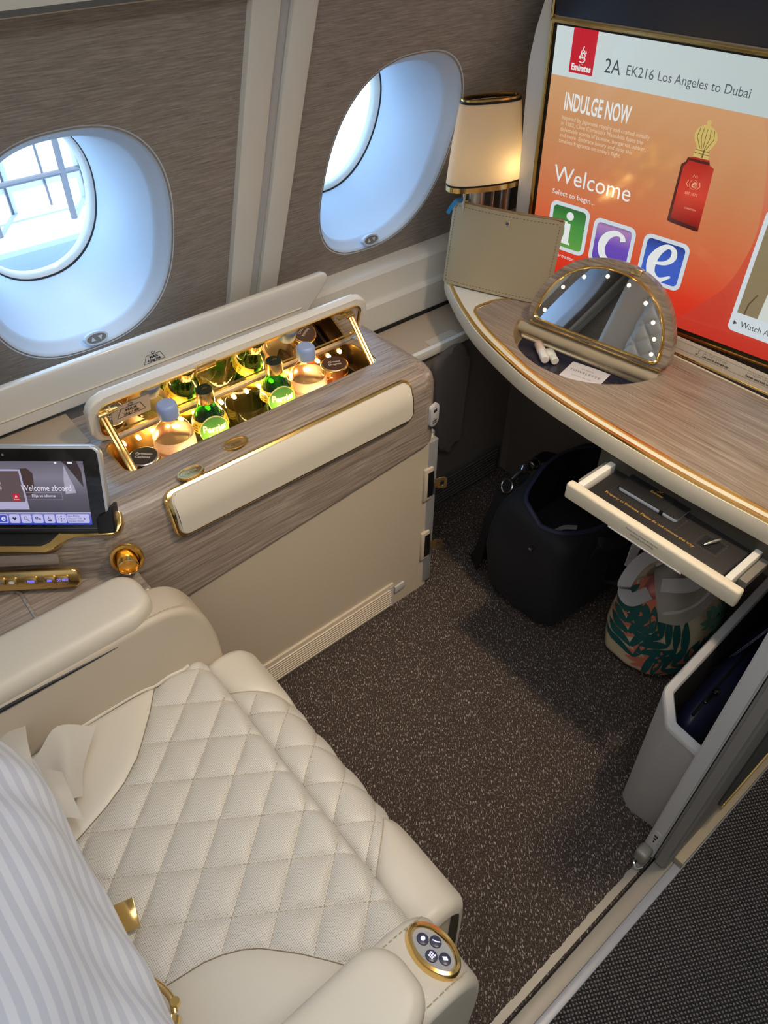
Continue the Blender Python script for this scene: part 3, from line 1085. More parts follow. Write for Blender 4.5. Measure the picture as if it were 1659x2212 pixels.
# controls on the riser: frame lies in the leaning face
rd = Vector((0.807, -0.590, 0)).normalized()      # along the riser, forward and inboard
rn = Vector((-0.590, -0.807, 0)).normalized()     # out of the riser
ru = (Vector((0, 0, 1)) * 0.93 - rn * 0.33).normalized()
RP = Vector((0.021, 1.083, 0.600))
RF = frame(RP, rd, ru)                             # local z points out of the face
bar = obj('control_bar', prism(B(), rrect(0.36, 0.036, 0.010, 5), -0.002, 0.008, 0.003, 3), M['gold'], con, frame=RF @ Matrix.Translation((-0.035, 0.030, 0.0)))
M['blue_led'] = mat('blue_key_light', (0.1, 0.1, 0.9, 1), 0.4, emit=(0.15, 0.15, 1, 1), estr=1.5)
for x0, x1, word in ((-0.010, 0.010, ''), (0.021, 0.0410, 'F'), (0.0410, 0.061, ''), (0.072, 0.096, 'PRESS'), (0.104, 0.1270, 'ON'), (0.1270, 0.150, 'DO NOT')):
    k = obj('control_key', prism(B(), rrect(x1 - x0 - 0.0015, 0.016, 0.004, 4, (x0 + x1) / 2, 0), 0.008, 0.0125, 0.0015, 2), M['gold_soft'], con, frame=RF @ Matrix.Translation((-0.020, 0.030, 0.0)))
    bm = B()
    if word:
        text_bm(bm, word, 0.0062, (x0 + x1) / 2, -0.002, 0.8, 'CENTER', bold=0.0001, z=0.0128)
    else:
        flat(bm, ell(0.005, 0.003, 16, (x0 + x1) / 2, 0), 0.0128)
    obj('key_legend', bm, M['blue_led'] if word else M['white'], k, frame=RF @ Matrix.Translation((-0.020, 0.030, 0.0)))
# embossed clear plate above the bar
bm = B()
prism(bm, rrect(0.30, 0.020, 0.004, 4), -0.0005, 0.0012, 0.0006, 2)
ep_ = obj('clear_plate', bm, mat('clear_plate', lin(132, 119, 108), 0.15, coat=0.6), con, frame=RF @ Matrix.Translation((-0.035, 0.066, 0.0)))
bm = B()
for r_, s in enumerate(('LIFE VEST INSIDE ARMREST CAP', 'TABLET DOCK')):
    text_bm(bm, s, 0.0075, -0.10, 0.002 - 0.0085 * r_, 1.0, z=0.0013)
obj('plate_lettering', bm, mat('plate_ink', lin(120, 108, 96), 0.3), ep_, frame=RF @ Matrix.Translation((-0.02, 0.066, 0.0)))
# swivelling gold reading lamp
lc = Vector((0.222, 0.972, 0.648))
ln = Vector((-0.42, -0.86, 0.28)).normalized()
LF = frame(lc, Vector((0, 0, 1)).cross(ln), ln.cross(Vector((0, 0, 1)).cross(ln)))
bm = B()
lathe(bm, [(0.0285, -0.006), (0.0300, 0.003), (0.0285, 0.0065), (0.0235, 0.0055), (0.021, 0.001), (0.019, -0.004)], (0, 0, 0), 40)
lamp_ring = obj('reading_lamp', bm, M['gold'], con, frame=LF)
hd = Vector((-0.30, -0.90, -0.05)).normalized()
HF = frame(lc + ln * 0.004 + Vector((0, 0, -0.003)), Vector((0, 0, 1)).cross(hd), Vector((0, 0, 1)))
bm = B()
lathe(bm, [(0.018, -0.012), (0.0185, 0.004), (0.0180, 0.018), (0.0165, 0.019), (0.0155, 0.017), (0.014, 0.006), (0.0135, 0.004)], (0, 0, 0), 36)
obj('lamp_head', bm, M['gold'], lamp_ring, frame=HF)
bm = B()
lathe(bm, [(0.0150, 0.0085), (0.009, 0.0075), (0.0035, 0.0075), (0.003, 0.0095), (0.0, 0.0097)], (0, 0, 0), 30)
obj('lamp_lens', bm, M['amber'], lamp_ring, frame=HF)

# ------------------------------------------------------------------ tablet dock and tablet
tr_ = Vector((0.7650, -0.6440, 0)).normalized()
th = Vector((0.644, 0.765, 0)).normalized()
tu = (Vector((0, 0, 1)) * cos(radians(22)) + th * sin(radians(22))).normalized()
TB = Vector((0.2255, 1.0005, 0.702))
TF = frame(TB, tr_, tu)
tu2 = (Vector((0, 0, 1)) * cos(radians(52)) + th * sin(radians(52))).normalized()
DF = frame(TB - th * 0.010 + Vector((0, 0, 0.004)), tr_, tu2)
dock = obj('tablet_dock', prism(B(), [(-0.34, -0.040), (-0.112, -0.040), (-0.097, -0.034), (-0.078, -0.018), (-0.062, -0.0125), (0.000, -0.0105), (0.012, -0.004), (0.017, 0.010), (0.013, 0.030), (-0.01, 0.045), (-0.34, 0.045)], -0.012, 0.003, 0.0015, 2), M['gold'], con, frame=DF)
bm = B()
prism(bm, [(-0.34, -0.030), (-0.120, -0.030), (-0.106, -0.024), (-0.090, -0.008), (-0.078, 0.002), (-0.34, 0.002)], 0.002, 0.0045, 0.001, 2)
obj('dock_recess', bm, M['black'], dock, frame=DF)
bm = B()
prism(bm, [(-0.020, -0.004), (0.008, -0.002), (0.010, 0.004), (0.010, 0.046), (0.005, 0.046), (0.0005, 0.034), (-0.014, 0.031), (-0.020, 0.024)], -0.014, 0.012, 0.003, 3)
obj('dock_grip', bm, M['black'], dock, frame=TF @ Matrix.Translation((0, 0, 0.012)))

tab = thing('tablet', tuple(TB), 'tablet with a lit menu screen standing in the console dock', 'tablet')
TW, THh = 0.250, 0.152
obj('casing', prism(B(), rrect(TW, THh, 0.016, 8, -TW / 2 + 0.001, THh / 2), -0.006, 0.006, 0.003, 3, True), mat('silver_casing', lin(206, 210, 216), 0.3, 0.5), tab, frame=TF @ Matrix.Translation((0, 0, 0.012)))
bm = B()
prism(bm, rrect(TW - 0.009, THh - 0.009, 0.012, 8, -TW / 2 + 0.001, THh / 2), 0.0, 0.0067)
obj('front_glass', bm, mat('tablet_glass', lin(12, 13, 16), 0.06, coat=0.5), tab, frame=TF @ Matrix.Translation((0, 0, 0.012)))
def tl(name, z, m, fn, par=tab):
    bm = B()
    fn(bm)
    return obj(name, bm, m, par, frame=TF @ Matrix.Translation((0, 0, 0.0188 + z)))
# screen spans local x -0.215..-0.028, y 0.012..0.128
def scr_grad(name, c0_, c1_, strength, axis, lo_, hi_, fr=None):
    m = bpy.data.materials.new(name)
    m.use_nodes = True
    N, L = nodes(m)
    p = N['Principled BSDF']
    p.inputs['Base Color'].default_value = (0.01, 0.01, 0.012, 1)
    p.inputs['Roughness'].default_value = 0.08
    uv = N.new('ShaderNodeUVMap')
    uv.uv_map = 'UVMap'
    se = N.new('ShaderNodeSeparateXYZ')
    L.new(uv.outputs['UV'], se.inputs[0])
    cr = N.new('ShaderNodeValToRGB')
    els = c0_ if isinstance(c0_, list) else [(0.0, c0_), (1.0, c1_)]
    cr.color_ramp.elements[0].position, cr.color_ramp.elements[0].color = els[0]
    cr.color_ramp.elements[1].position, cr.color_ramp.elements[1].color = els[-1]
    for pos, c in els[1:-1]:
        e = cr.color_ramp.elements.new(pos)
        e.color = c
    L.new(se.outputs[axis], cr.inputs['Fac'])
    L.new(cr.outputs['Color'], p.inputs['Emission Color'])
    p.inputs['Emission Strength'].default_value = strength
    return m
def uvq(bm, x0, x1, y0, y1, z=0.0, nx=1, ny=1):
    uvl = bm.loops.layers.uv.get('UVMap') or bm.loops.layers.uv.new('UVMap')
    f = bm.faces.new([bm.verts.new(p) for p in ((x0, y0, z), (x1, y0, z), (x1, y1, z), (x0, y1, z))])
    for l, t in zip(f.loops, ((0, 0), (1, 0), (1, 1), (0, 1))):
        l[uvl].uv = t
    return bm
M['tab_bg'] = scr_grad('tablet_picture', [(0.0, lin(52, 52, 66)), (0.45, lin(92, 86, 98)), (0.75, lin(128, 124, 140)), (1.0, lin(104, 98, 112))], None, 0.9, 'Y', 0, 1)
M['tab_bar'] = scr_grad('tablet_bar', lin(40, 70, 200), lin(130, 130, 190), 0.9, 'Y', 0, 1)
tl('screen_picture', 0.0, M['tab_bg'], lambda b_: uvq(b_, -0.225, -0.029, 0.012, 0.126))
tl('picture_seat', 0.0002, glow('screen_dim_leather', lin(86, 64, 62), 0.6), lambda b_: flat(b_, [(-0.165, 0.10), (-0.150, 0.112), (-0.125, 0.114), (-0.116, 0.105), (-0.117, 0.078), (-0.123, 0.066), (-0.160, 0.062)]))
tl('picture_gown', 0.0002, glow('screen_pale_cloth', lin(172, 164, 186), 0.9), lambda b_: flat(b_, [(-0.062, 0.119), (-0.056, 0.098), (-0.050, 0.082), (-0.048, 0.070), (-0.066, 0.068), (-0.066, 0.09)]))
tl('picture_hair', 0.0002, glow('screen_dark_brown', lin(52, 36, 40), 0.8), lambda b_: flat(b_, [(-0.066, 0.126), (-0.040, 0.126), (-0.034, 0.108), (-0.034, 0.080), (-0.046, 0.100), (-0.058, 0.119)]))
tl('menu_bar', 0.0002, M['tab_bar'], lambda b_: uvq(b_, -0.225, -0.029, 0.012, 0.034))
tl('divider_line', 0.0004, glow('screen_white_line', lin(200, 200, 225), 0.9), lambda b_: uvq(b_, -0.225, -0.029, 0.0335, 0.0350))
tl('welcome_card', 0.0003, glow('screen_card', lin(176, 174, 206), 0.9), lambda b_: flat(b_, [(-0.235, 0.040), (-0.132, 0.040), (-0.136, 0.112), (-0.235, 0.112)]))
tl('card_picture', 0.0005, glow('screen_card_photo', lin(96, 80, 84), 0.85), lambda b_: flat(b_, [(-0.235, 0.054), (-0.136, 0.054), (-0.139, 0.109), (-0.235, 0.109)]))
tl('card_logo', 0.0007, glow('screen_red', lin(190, 30, 50), 0.9), lambda b_: uvq(b_, -0.156, -0.145, 0.056, 0.069))
tl('card_lettering', 0.0008, glow('screen_white', lin(230, 226, 235), 0.9), lambda b_: (text_bm(b_, 'Welcome', 0.0085, -0.172, 0.086, 1, 'RIGHT'), text_bm(b_, 'Aboard', 0.0085, -0.172, 0.077, 1, 'RIGHT'), text_bm(b_, 'Emirates', 0.0026, -0.1505, 0.058, 1, 'CENTER'), ribbon(b_, [(-0.152, 0.062), (-0.1505, 0.066), (-0.149, 0.062)], 0.0015)))
tl('screen_lettering', 0.0005, glow('screen_text_white', lin(226, 222, 240), 0.95), lambda b_: (text_bm(b_, 'Welcome aboard', 0.0155, -0.1395, 0.0735, 1, width=0.084), text_bm(b_, 'Elija su idioma', 0.0070, -0.104, 0.0625, 1, 'CENTER'), uvq(b_, -0.055, -0.047, 0.1215, 0.1248), flat(b_, ell(0.0022, 0.0018, 12, -0.075, 0.123))))
tl('language_button', 0.0004, glow('screen_outline', lin(140, 134, 160), 0.9), lambda b_: ring2d(b_, [(-0.1355, 0.0575), (-0.0725, 0.0575), (-0.0725, 0.0705), (-0.1355, 0.0705)], [(-0.1348, 0.0582), (-0.0732, 0.0582), (-0.0732, 0.0698), (-0.1348, 0.0698)], 0, 0.0001))
M['key_lilac'] = glow('screen_key', lin(188, 186, 232), 0.95)
M['key_ink'] = glow('screen_key_ink', lin(40, 40, 90), 0.6)
for k in range(7):
    x = -0.1805 + k * 0.0200 - 0.020 * 0
    if k == 6:
        tl('menu_key', 0.0004, M['key_lilac'], lambda b_: flat(b_, rrect(0.038, 0.0160, 0.0025, 4, -0.0516, 0.0232)))
    else:
        tl('menu_key', 0.0004, M['key_lilac'], lambda b_: flat(b_, rrect(0.0176, 0.0160, 0.0025, 4, x, 0.0232)))
xk = [-0.1805 + k * 0.0200 for k in range(6)]
def key_marks(b_):
    x = xk[1]
    flat(b_, [(x - 0.004, 0.0245), (x - 0.002, 0.0262), (x, 0.0248), (x + 0.002, 0.0262), (x + 0.004, 0.0245), (x, 0.0198)])
    x = xk[2]
    ring2d(b_, ell(0.003, 0.003, 16, x - 0.001, 0.0245), ell(0.0022, 0.0022, 16, x - 0.001, 0.0245), 0, 0.0001)
    ribbon(b_, [(x + 0.001, 0.0222), (x + 0.0045, 0.0185)], 0.0012)
    x = xk[3]
    for dx, dy, r in ((-0.002, 0.001, 0.0026), (0.003, -0.001, 0.002)):
        ring2d(b_, ell(r, r, 12, x + dx, 0.0235 + dy), ell(r * 0.5, r * 0.5, 12, x + dx, 0.0235 + dy), 0, 0.0001)
    x = xk[4]
    ribbon(b_, [(x - 0.002, 0.0275), (x - 0.001, 0.0225), (x + 0.003, 0.0225)], 0.0012)
    ribbon(b_, [(x - 0.003, 0.0195), (x + 0.0035, 0.0195)], 0.0018)
    x = xk[5]
    flat(b_, ell(0.0013, 0.0013, 12, x, 0.0232))
    for dx, dy in ((0.0045, 0), (-0.0045, 0), (0, 0.0045), (0, -0.0045)):
        flat(b_, ell(0.0009, 0.0009, 8, x + dx, 0.0232 + dy))
    for r_, s in enumerate(('Now Playing', 'Channel 1 100', 'Emirates World')):
        text_bm(b_, s, 0.0044, -0.0690, 0.0268 - r_ * 0.0048, 0.9)
    flat(b_, [(-0.042, 0.0252), (-0.042, 0.0212), (-0.0385, 0.0232)])
tl('menu_marks', 0.0007, M['key_ink'], key_marks)
tl('highlight_key', 0.0006, glow('screen_key_blue', lin(60, 76, 190), 0.9), lambda b_: flat(b_, rrect(0.0140, 0.0130, 0.002, 4, xk[0] - 0.0, 0.0232)))
tl('highlight_letter', 0.0008, glow('screen_key_white', lin(220, 220, 250), 0.9), lambda b_: text_bm(b_, 'e', 0.016, xk[0], 0.0195, 1, 'CENTER', shear=0.2, bold=0.0004))
obj('dock_rest', box(B(), -0.30, -0.018, -0.003, 0.0035, 0.004, 0.0225, 0.002, 2), M['black'], dock, frame=TF)
tl('camera_dot', 0.0003, M['grey'], lambda b_: flat(b_, ell(0.0022, 0.0022, 16, -0.160, 0.137)))

# long stowage flap standing open behind the minibar
flp = thing('stowage_flap', (0.35, 1.345, 0.735), 'long off-white stowage flap standing open behind the minibar lid', 'flap')
bm = B()
ff = frame((0, 1.350, 0.735), (1, 0, 0), (0, -0.04, 1))
prism(bm, [(-1.1, 0.0), (0.862, 0.0), (0.880, 0.006), (0.945, 0.070), (0.951, 0.082), (0.946, 0.092), (0.934, 0.097), (-1.1, 0.097)], -0.004, 0.014, 0.005, 3, True)
obj('flap_panel', bm, M['white_gloss'], flp, frame=ff)
obj('bead_line', tube(B(), [(-1.1, 0.030, 0.0142), (0.87, 0.030, 0.0142)], 0.0022, 6), M['cream'], flp, frame=ff)
obj('load_sign', weight_sign(B(), 0.95, 'MAX', '4.5kg/10lb'), M['ink'], flp, frame=ff @ Matrix.Translation((0.492, 0.046, 0.0142)))
for x in (0.50, 0.80):
    obj('flap_hinge', box(B(), x, x + 0.05, -0.002, 0.016, 0.010, 0.022, 0.003, 2), mat('copper_hinge', (0.5, 0.28, 0.16, 1), 0.3, 1.0), flp, frame=ff)
# ------------------------------------------------------------------ bottles, glass and jars in the minibar
def film_label(name, col, thru=0.45):
    m = mat(name, col, 0.5)
    N, L = nodes(m)
    t_ = N.new('ShaderNodeBsdfTranslucent')
    t_.inputs['Color'].default_value = col
    x_ = N.new('ShaderNodeMixShader')
    x_.inputs['Fac'].default_value = thru
    L.new(N['Principled BSDF'].outputs[0], x_.inputs[1])
    L.new(t_.outputs[0], x_.inputs[2])
    L.new(x_.outputs[0], N['Material Output'].inputs['Surface'])
    return m
M['clear_plastic'] = clear('clear_bottle_plastic', (0.95, 0.96, 0.98, 1), 0.05, 0.03)
M['green_glass'] = clear('green_bottle_glass', (0.30, 0.72, 0.22, 1), 0.08, 0.02)
M['tumbler'] = clear('tumbler_glass', (0.97, 0.98, 0.97, 1), 0.06, 0.01)
M['water'] = clear('water', (0.93, 0.90, 0.86, 1), 0.02, 0.0)
M['blue_cap'] = mat('pale_blue_cap', lin(150, 172, 222), 0.4)
M['peach_label'] = film_label('peach_label', lin(240, 210, 190))
M['cream_label'] = film_label('cream_label', lin(240, 228, 196))
M['pink_band'] = mat('pink_band', lin(222, 160, 140), 0.5)
M['label_ink'] = mat('label_brown_ink', lin(110, 84, 80), 0.5)
TH = atan2(-1.13, -0.50)
ZF = 0.6005

def water_bottle(c, label):
    g = thing('water_bottle', c, label, 'bottle', 'water bottles in the minibar')
    R = 0.0405
    obj('bottle_shell', lathe(B(), [(0.0, 0.001), (R - 0.006, 0.001), (R, 0.006), (R, 0.090), (R, 0.120), (R - 0.002, 0.130), (R - 0.008, 0.142), (R - 0.018, 0.154), (0.0175, 0.161), (0.0165, 0.166), (0.0160, 0.178)], c, 40), M['clear_plastic'], g, ang=60)
    obj('bottle_contents', lathe(B(), [(0.0, 0.003), (R - 0.007, 0.003), (R - 0.002, 0.008), (R - 0.002, 0.090), (R - 0.002, 0.120), (R - 0.004, 0.131), (0.0, 0.132)], c, 32), M['water'], g, ang=60)
    obj('cap', lathe(B(), [(0.0195, 0.166), (0.0202, 0.168), (0.0202, 0.188), (0.019, 0.1935), (0.016, 0.196), (0.0, 0.1965)], c, 40), M['blue_cap'], g)
    bm = B()
    n = 48
    z0, z1, zt = 0.020, 0.098, 0.128
    grid(bm, lambda u, v: (c[0] + (R + 0.0006) * cos(TH - pi + 2 * pi * u), c[1] + (R + 0.0006) * sin(TH - pi + 2 * pi * u), c[2] + z0 + (z1 - z0) * v), n, 2)
    obj('label', bm, M['cream_label'], g, recalc=True)
    bm = B()
    grid(bm, lambda u, v: (c[0] + (R + 0.0009 - 0.0012 * v * v) * cos(TH - pi + 2 * pi * u), c[1] + (R + 0.0009 - 0.0012 * v * v) * sin(TH - pi + 2 * pi * u), c[2] + z1 - 0.002 + (zt - z1) * v), n, 2)
    obj('upper_label', bm, M['peach_label'], g)
    bm = B()
    grid(bm, lambda u, v: (c[0] + (R + 0.0012) * cos(TH - pi + 2 * pi * u), c[1] + (R + 0.0012) * sin(TH - pi + 2 * pi * u), c[2] + z1 - 0.006 + 0.008 * v + 0.004 * sin(u * 5)), n, 1)
    obj('label_band', bm, M['pink_band'], g)
    bm = B()
    for k in range(3):
        x = (k - 1) * 0.014
        flat(bm, [(x - 0.006, 0.084), (x - 0.001, 0.091), (x + 0.006, 0.084), (x + 0.001, 0.087)], 0.0014)
    ring2d(bm, ell(0.006, 0.006, 20, 0, 0.070), ell(0.005, 0.005, 20, 0, 0.070), 0.0012, 0.0014)
    obj('label_print', on_cyl(bm, c, R, TH, c[2]), M['label_ink'], g)
    return g
water_bottle((0.4235, 1.146, ZF), 'clear water bottle with pale blue cap beside the dark-lidded jar')
water_bottle((0.748, 1.146, ZF), 'clear water bottle with pale blue cap beside the orange snack jar')

def green_bottle(c, label):
    g = thing('green_bottle', c, label, 'bottle', 'green sparkling water bottles')
    R = 0.0375
    TG = TH + 0.22
    obj('bottle_glass', lathe(B(), [(0.0, 0.001), (R - 0.004, 0.001), (R, 0.006), (R, 0.106), (R - 0.003, 0.126), (0.026, 0.144), (0.0185, 0.158), (0.0155, 0.167), (0.0150, 0.182)], c, 40), M['green_glass'], g, ang=60)
    obj('bottle_inside', lathe(B(), [(0.0, 0.004), (R - 0.006, 0.004), (R - 0.004, 0.010), (R - 0.004, 0.106), (R - 0.007, 0.124), (0.0225, 0.140), (0.018, 0.148), (0.0, 0.1485)], c, 32), M['green_glass'], g, ang=60)
    obj('cap_collar', lathe(B(), [(0.0168, 0.166), (0.0178, 0.168), (0.0178, 0.186), (0.0168, 0.192)], c, 40), M['gold_soft'], g)
    ct = obj('cap_top', lathe(B(), [(0.0170, 0.1915), (0.0160, 0.1945), (0.0, 0.195)], c, 32), mat('dark_green_cap', lin(14, 34, 26), 0.35), g)
    obj('cap_mark', text_bm(B(), 'P', 0.016, 0, -0.005, 1, 'CENTER', shear=0.3), M['gold_soft'], ct, frame=frame((c[0], c[1], c[2] + 0.1953), (0.75, -0.65, 0), (0.65, 0.75, 0)))
    # neck band label with round front label
    def surf(u, z):
        rr = R + 0.0006 if z < 0.106 else (R - 0.003 * (z - 0.106) / 0.020 if z < 0.126 else R - 0.003 - (R - 0.003 - 0.026) * (z - 0.126) / 0.018) + 0.0006
        return rr
    bm = B()
    grid(bm, lambda u, v: (c[0] + surf(0, 0.110 + 0.024 * v) * cos(TG - 2.6 + 5.2 * u), c[1] + surf(0, 0.110 + 0.024 * v) * sin(TG - 2.6 + 5.2 * u), c[2] + 0.110 + 0.024 * v), 60, 4)
    obj('neck_label', bm, mat('yellow_label', lin(236, 206, 60), 0.45), g)
    bm = B()
    for k in range(-6, 7):
        if abs(k) > 2:
            for r_ in range(3):
                z = 0.114 + r_ * 0.006
                a0 = TG + k * 0.30
                grid(bm, lambda u, v: (c[0] + (surf(0, z) + 0.0006) * cos(a0 + 0.18 * u), c[1] + (surf(0, z) + 0.0006) * sin(a0 + 0.18 * u), c[2] + z + 0.002 * v), 3, 1)
    obj('neck_print', bm, M['ink'], g)
    def disc(rad, off, zc=0.116):
        bm = B()
        rings = []
        for k in range(9):
            q = []
            rr = rad * (k + 0.02) / 8
            for i in range(40):
                x, y = rr * 1.12 * cos(2 * pi * i / 40), rr * sin(2 * pi * i / 40)
                z = zc + y
                s_ = max(surf(0, z), 0.0) + off
                q.append((c[0] + s_ * cos(TG + x / R), c[1] + s_ * sin(TG + x / R), c[2] + z))
            rings.append(q)
        loft(bm, rings, True, True, False)
        return bm
    obj('round_label_edge', disc(0.0300, 0.0014), mat('pale_yellow_edge', lin(232, 226, 150), 0.45), g)
    rl = obj('round_label', disc(0.0278, 0.0020), mat('leaf_green_label', lin(92, 156, 60), 0.45), g)
    bm = B()
    text_bm(bm, 'Perrier', 0.0185, 0, 0.117, 0.95, 'CENTER', bold=0.0008, z=0.0)
    text_bm(bm, 'Original', 0.0100, 0, 0.103, 0.95, 'CENTER', bold=0.0003, z=0.0)
    bmesh.ops.subdivide_edges(bm, edges=[e for e in bm.edges if e.calc_length() > 0.004], cuts=1)
    for v in bm.verts:
        x, y = v.co.x, v.co.y
        s_ = surf(0, y) + 0.0028
        v.co = Vector((c[0] + s_ * cos(TG + x / R), c[1] + s_ * sin(TG + x / R), c[2] + y))
    obj('label_lettering', bm, mat('label_white', lin(250, 248, 222), 0.5), rl)
    return g
green_bottle((0.5035, 1.144, ZF), 'green glass sparkling water bottle on the tablet side of the tumbler')
green_bottle((0.666, 1.144, ZF), 'green glass sparkling water bottle between tumbler and clear water bottle')

g = thing('tumbler', (0.585, 1.132, ZF), 'empty clear glass tumbler between the two green bottles', 'glass')
c = (0.585, 1.132, ZF)
obj('glass_wall', lathe(B(), [(0.0, 0.0015), (0.036, 0.0015), (0.041, 0.006), (0.044, 0.136), (0.0436, 0.1375), (0.0430, 0.136), (0.0395, 0.014), (0.0, 0.012)], c, 48), M['tumbler'], g, ang=60)

M['nuts'] = mat('orange_nut', lin(196, 110, 48), 0.45, vary=0.25, vscale=60)
M['cashew'] = mat('cashew_nut', lin(206, 158, 92), 0.5, vary=0.2, vscale=60)
M['jar_glass'] = clear('jar_glass', (0.97, 0.95, 0.92, 1), 0.06, 0.02)
def jar(c, lidm, ringm, bandm, nutm, l1, l2, label, R):
    g = thing('snack_jar', c, label, 'jar', 'snack jars in the minibar')
    H = 0.056
    obj('jar_glass', lathe(B(), [(0.0, 0.001), (R - 0.004, 0.001), (R, 0.005), (R, H - 0.010), (R - 0.004, H - 0.003), (R - 0.004, H)], c, 40), M['jar_glass'], g, ang=60)
    bm = B()
    rnd = random.Random(3)
    for k in range(34):
        a, r, z = rnd.uniform(0, 6.28), (R - 0.012) * math.sqrt(rnd.random()), 0.009 + 0.030 * rnd.random()
        if k < 16:
            r = R - 0.0115
        mtx = Matrix.Translation((c[0] + r * cos(a), c[1] + r * sin(a), c[2] + z)) @ Matrix.Rotation(rnd.uniform(0, 3), 4, Vector((rnd.random(), rnd.random(), rnd.random() + .1)).normalized()) @ Matrix.Diagonal((0.0095, 0.0065, 0.006, 1))
        bmesh.ops.create_uvsphere(bm, u_segments=10, v_segments=7, radius=1, matrix=mtx)
    o = obj('nuts', bm, nutm, g)
    o['kind'] = 'stuff'
    lo = obj('screw_lid', lathe(B(), [(R - 0.001, H - 0.006), (R + 0.001, H - 0.004), (R - 0.0006, H - 0.0005), (R + 0.001, H + 0.003), (R - 0.0006, H + 0.0065), (R + 0.001, H + 0.010), (R, H + 0.013), (R - 0.002, H + 0.0145), (0.0, H + 0.0148)], c, 48), ringm, g, ang=60)
    obj('lid_sticker', lathe(B(), [(R - 0.003, H + 0.0146), (R - 0.0032, H + 0.0153), (0.0, H + 0.0154)], c, 40), lidm, lo)
    bm = B()
    grid(bm, lambda u, v: (c[0] + (R + 0.0014) * cos(TH - 0.38 + 0.76 * u), c[1] + (R + 0.0014) * sin(TH - 0.38 + 0.76 * u), c[2] + 0.010 + (H + 0.004) * v), 8, 4)
    sb = obj('seal_band', bm, bandm, g)
    d = Vector((0.72, -0.69, 0)) if l1 == 'Parmesan' else Vector((0.9, -0.43, 0))
    bm = B()
    text_bm(bm, l1, 0.0095, 0, 0.002, 0.9, 'CENTER', z=0, shear=0.15)
    text_bm(bm, l2, 0.0095, 0, -0.008, 0.9, 'CENTER', z=0, shear=0.15)
    obj('lid_lettering', bm, M['inkw'], lo, frame=frame((c[0], c[1], c[2] + H + 0.0157), d, (-d.y, d.x, 0)))
    bm = B()
    text_bm(bm, l1, 0.0055, 0, 0.026, 0.8, 'CENTER', z=0.0018)
    text_bm(bm, l2, 0.0055, 0, 0.020, 0.8, 'CENTER', z=0.0018)
    obj('band_lettering', on_cyl(bm, c, R, TH, c[2]), M['inkw'], sb)
jar((0.350, 1.132, 0.6445), mat('charcoal_sticker', lin(44, 42, 42), 0.5), mat('silver_lid', (0.7, 0.66, 0.6, 1), 0.25, 1.0), mat('charcoal_band', lin(44, 42, 42), 0.5), M['cashew'], 'Parmesan', 'Cashews', 'small snack jar with charcoal lid beside the tablet end strut', 0.0295)
jar((0.812, 1.134, 0.6625), mat('brown_sticker', lin(76, 48, 38), 0.5), M['gold_soft'], mat('brown_band', lin(150, 84, 40), 0.5), M['nuts'], 'Almond', 'Dragees', 'small snack jar of orange nuts with brown lid in the minibar', 0.0300)

# ------------------------------------------------------------------ the seat
seat = thing('first_class_seat', (0.0, 0.53, 0), 'cream quilted leather suite seat with wide armrests', 'seat')
QP, QA, QB = Vector((0.071, 0.587)), Vector((0.0567, 0.0485)), Vector((0.0545, -0.0368))
det = QA.x * QB.y - QA.y * QB.x
def quv(x, y):
    d = Vector((x, y)) - QP
    return ((d.x * QB.y - d.y * QB.x) / det, (QA.x * d.y - QA.y * d.x) / det)
SA = abs(det) / QB.length
SB = abs(det) / QA.length
def interp(x, pts):
    if x <= pts[0][0]:
        return pts[0][1]
    for (a, b), (c, d) in zip(pts, pts[1:]):
        if x <= c:
            return b + (d - b) * (x - a) / (c - a)
    return pts[-1][1]
YL = [(-0.45, 0.62), (-0.2, 0.635), (-0.10, 0.650), (-0.047, 0.667), (0.0, 0.684), (0.039, 0.703), (0.075, 0.730), (0.101, 0.759), (0.130, 0.793), (0.151, 0.822), (0.18, 0.858), (0.21, 0.90)]
YR = [(-0.45, 0.44), (-0.2, 0.42), (-0.10, 0.405), (-0.046, 0.400), (0.006, 0.392), (0.030, 0.384), (0.054, 0.372), (0.075, 0.357), (0.093, 0.338), (0.115, 0.314), (0.14, 0.282), (0.166, 0.246), (0.19, 0.20)]
def puff(i, j):
    # distance in metres to the nearest stitched line of either family
    da = abs(i - round(i)) * SA
    db = abs(j - round(j)) * SB
    f = lambda d: 1 - math.exp(-(d / 0.0085))
    return f(da) * f(db)
def cush_h(x, y):
    i, j = quv(x, y)
    dl = interp(x, YL) - y
    dr = y - interp(x, YR)
    base = 0.459
    if dl > 0 and dr > 0:
        e = min(dl, dr) * 0.75
        h = base + 0.0090 * puff(i, j) * (1 - math.exp(-e / 0.008))
    else:
        e = max(-dl, -dr) * 0.75
        h = base + 0.010 * (1 - math.exp(-e / 0.012)) + 0.05 * max(0.0, e - 0.02) * 0.5
    return h
CX0, CX1, CY0, CY1 = -0.40, 0.262, 0.215, 0.842
def edge_drop(x, y, h):
    r = 0.024
    d = CX1 - x
    if d < r:
        h -= r - math.sqrt(max(r * r - (r - d) ** 2, 0))
    r2 = 0.018
    for d in (y - CY0, CY1 - y):
        if d < r2:
            h -= r2 - math.sqrt(max(r2 * r2 - (r2 - d) ** 2, 0))
    return h
bm = B()
NX, NY = 330, 310
def xs_(u):
    return CX0 + (CX1 - CX0) * (1 - (1 - u) ** 1.15)
grid(bm, lambda u, v: (xs_(u), CY0 + (CY1 - CY0) * v, edge_drop(xs_(u), CY0 + (CY1 - CY0) * v, cush_h(xs_(u), CY0 + (CY1 - CY0) * v))), NX, NY)
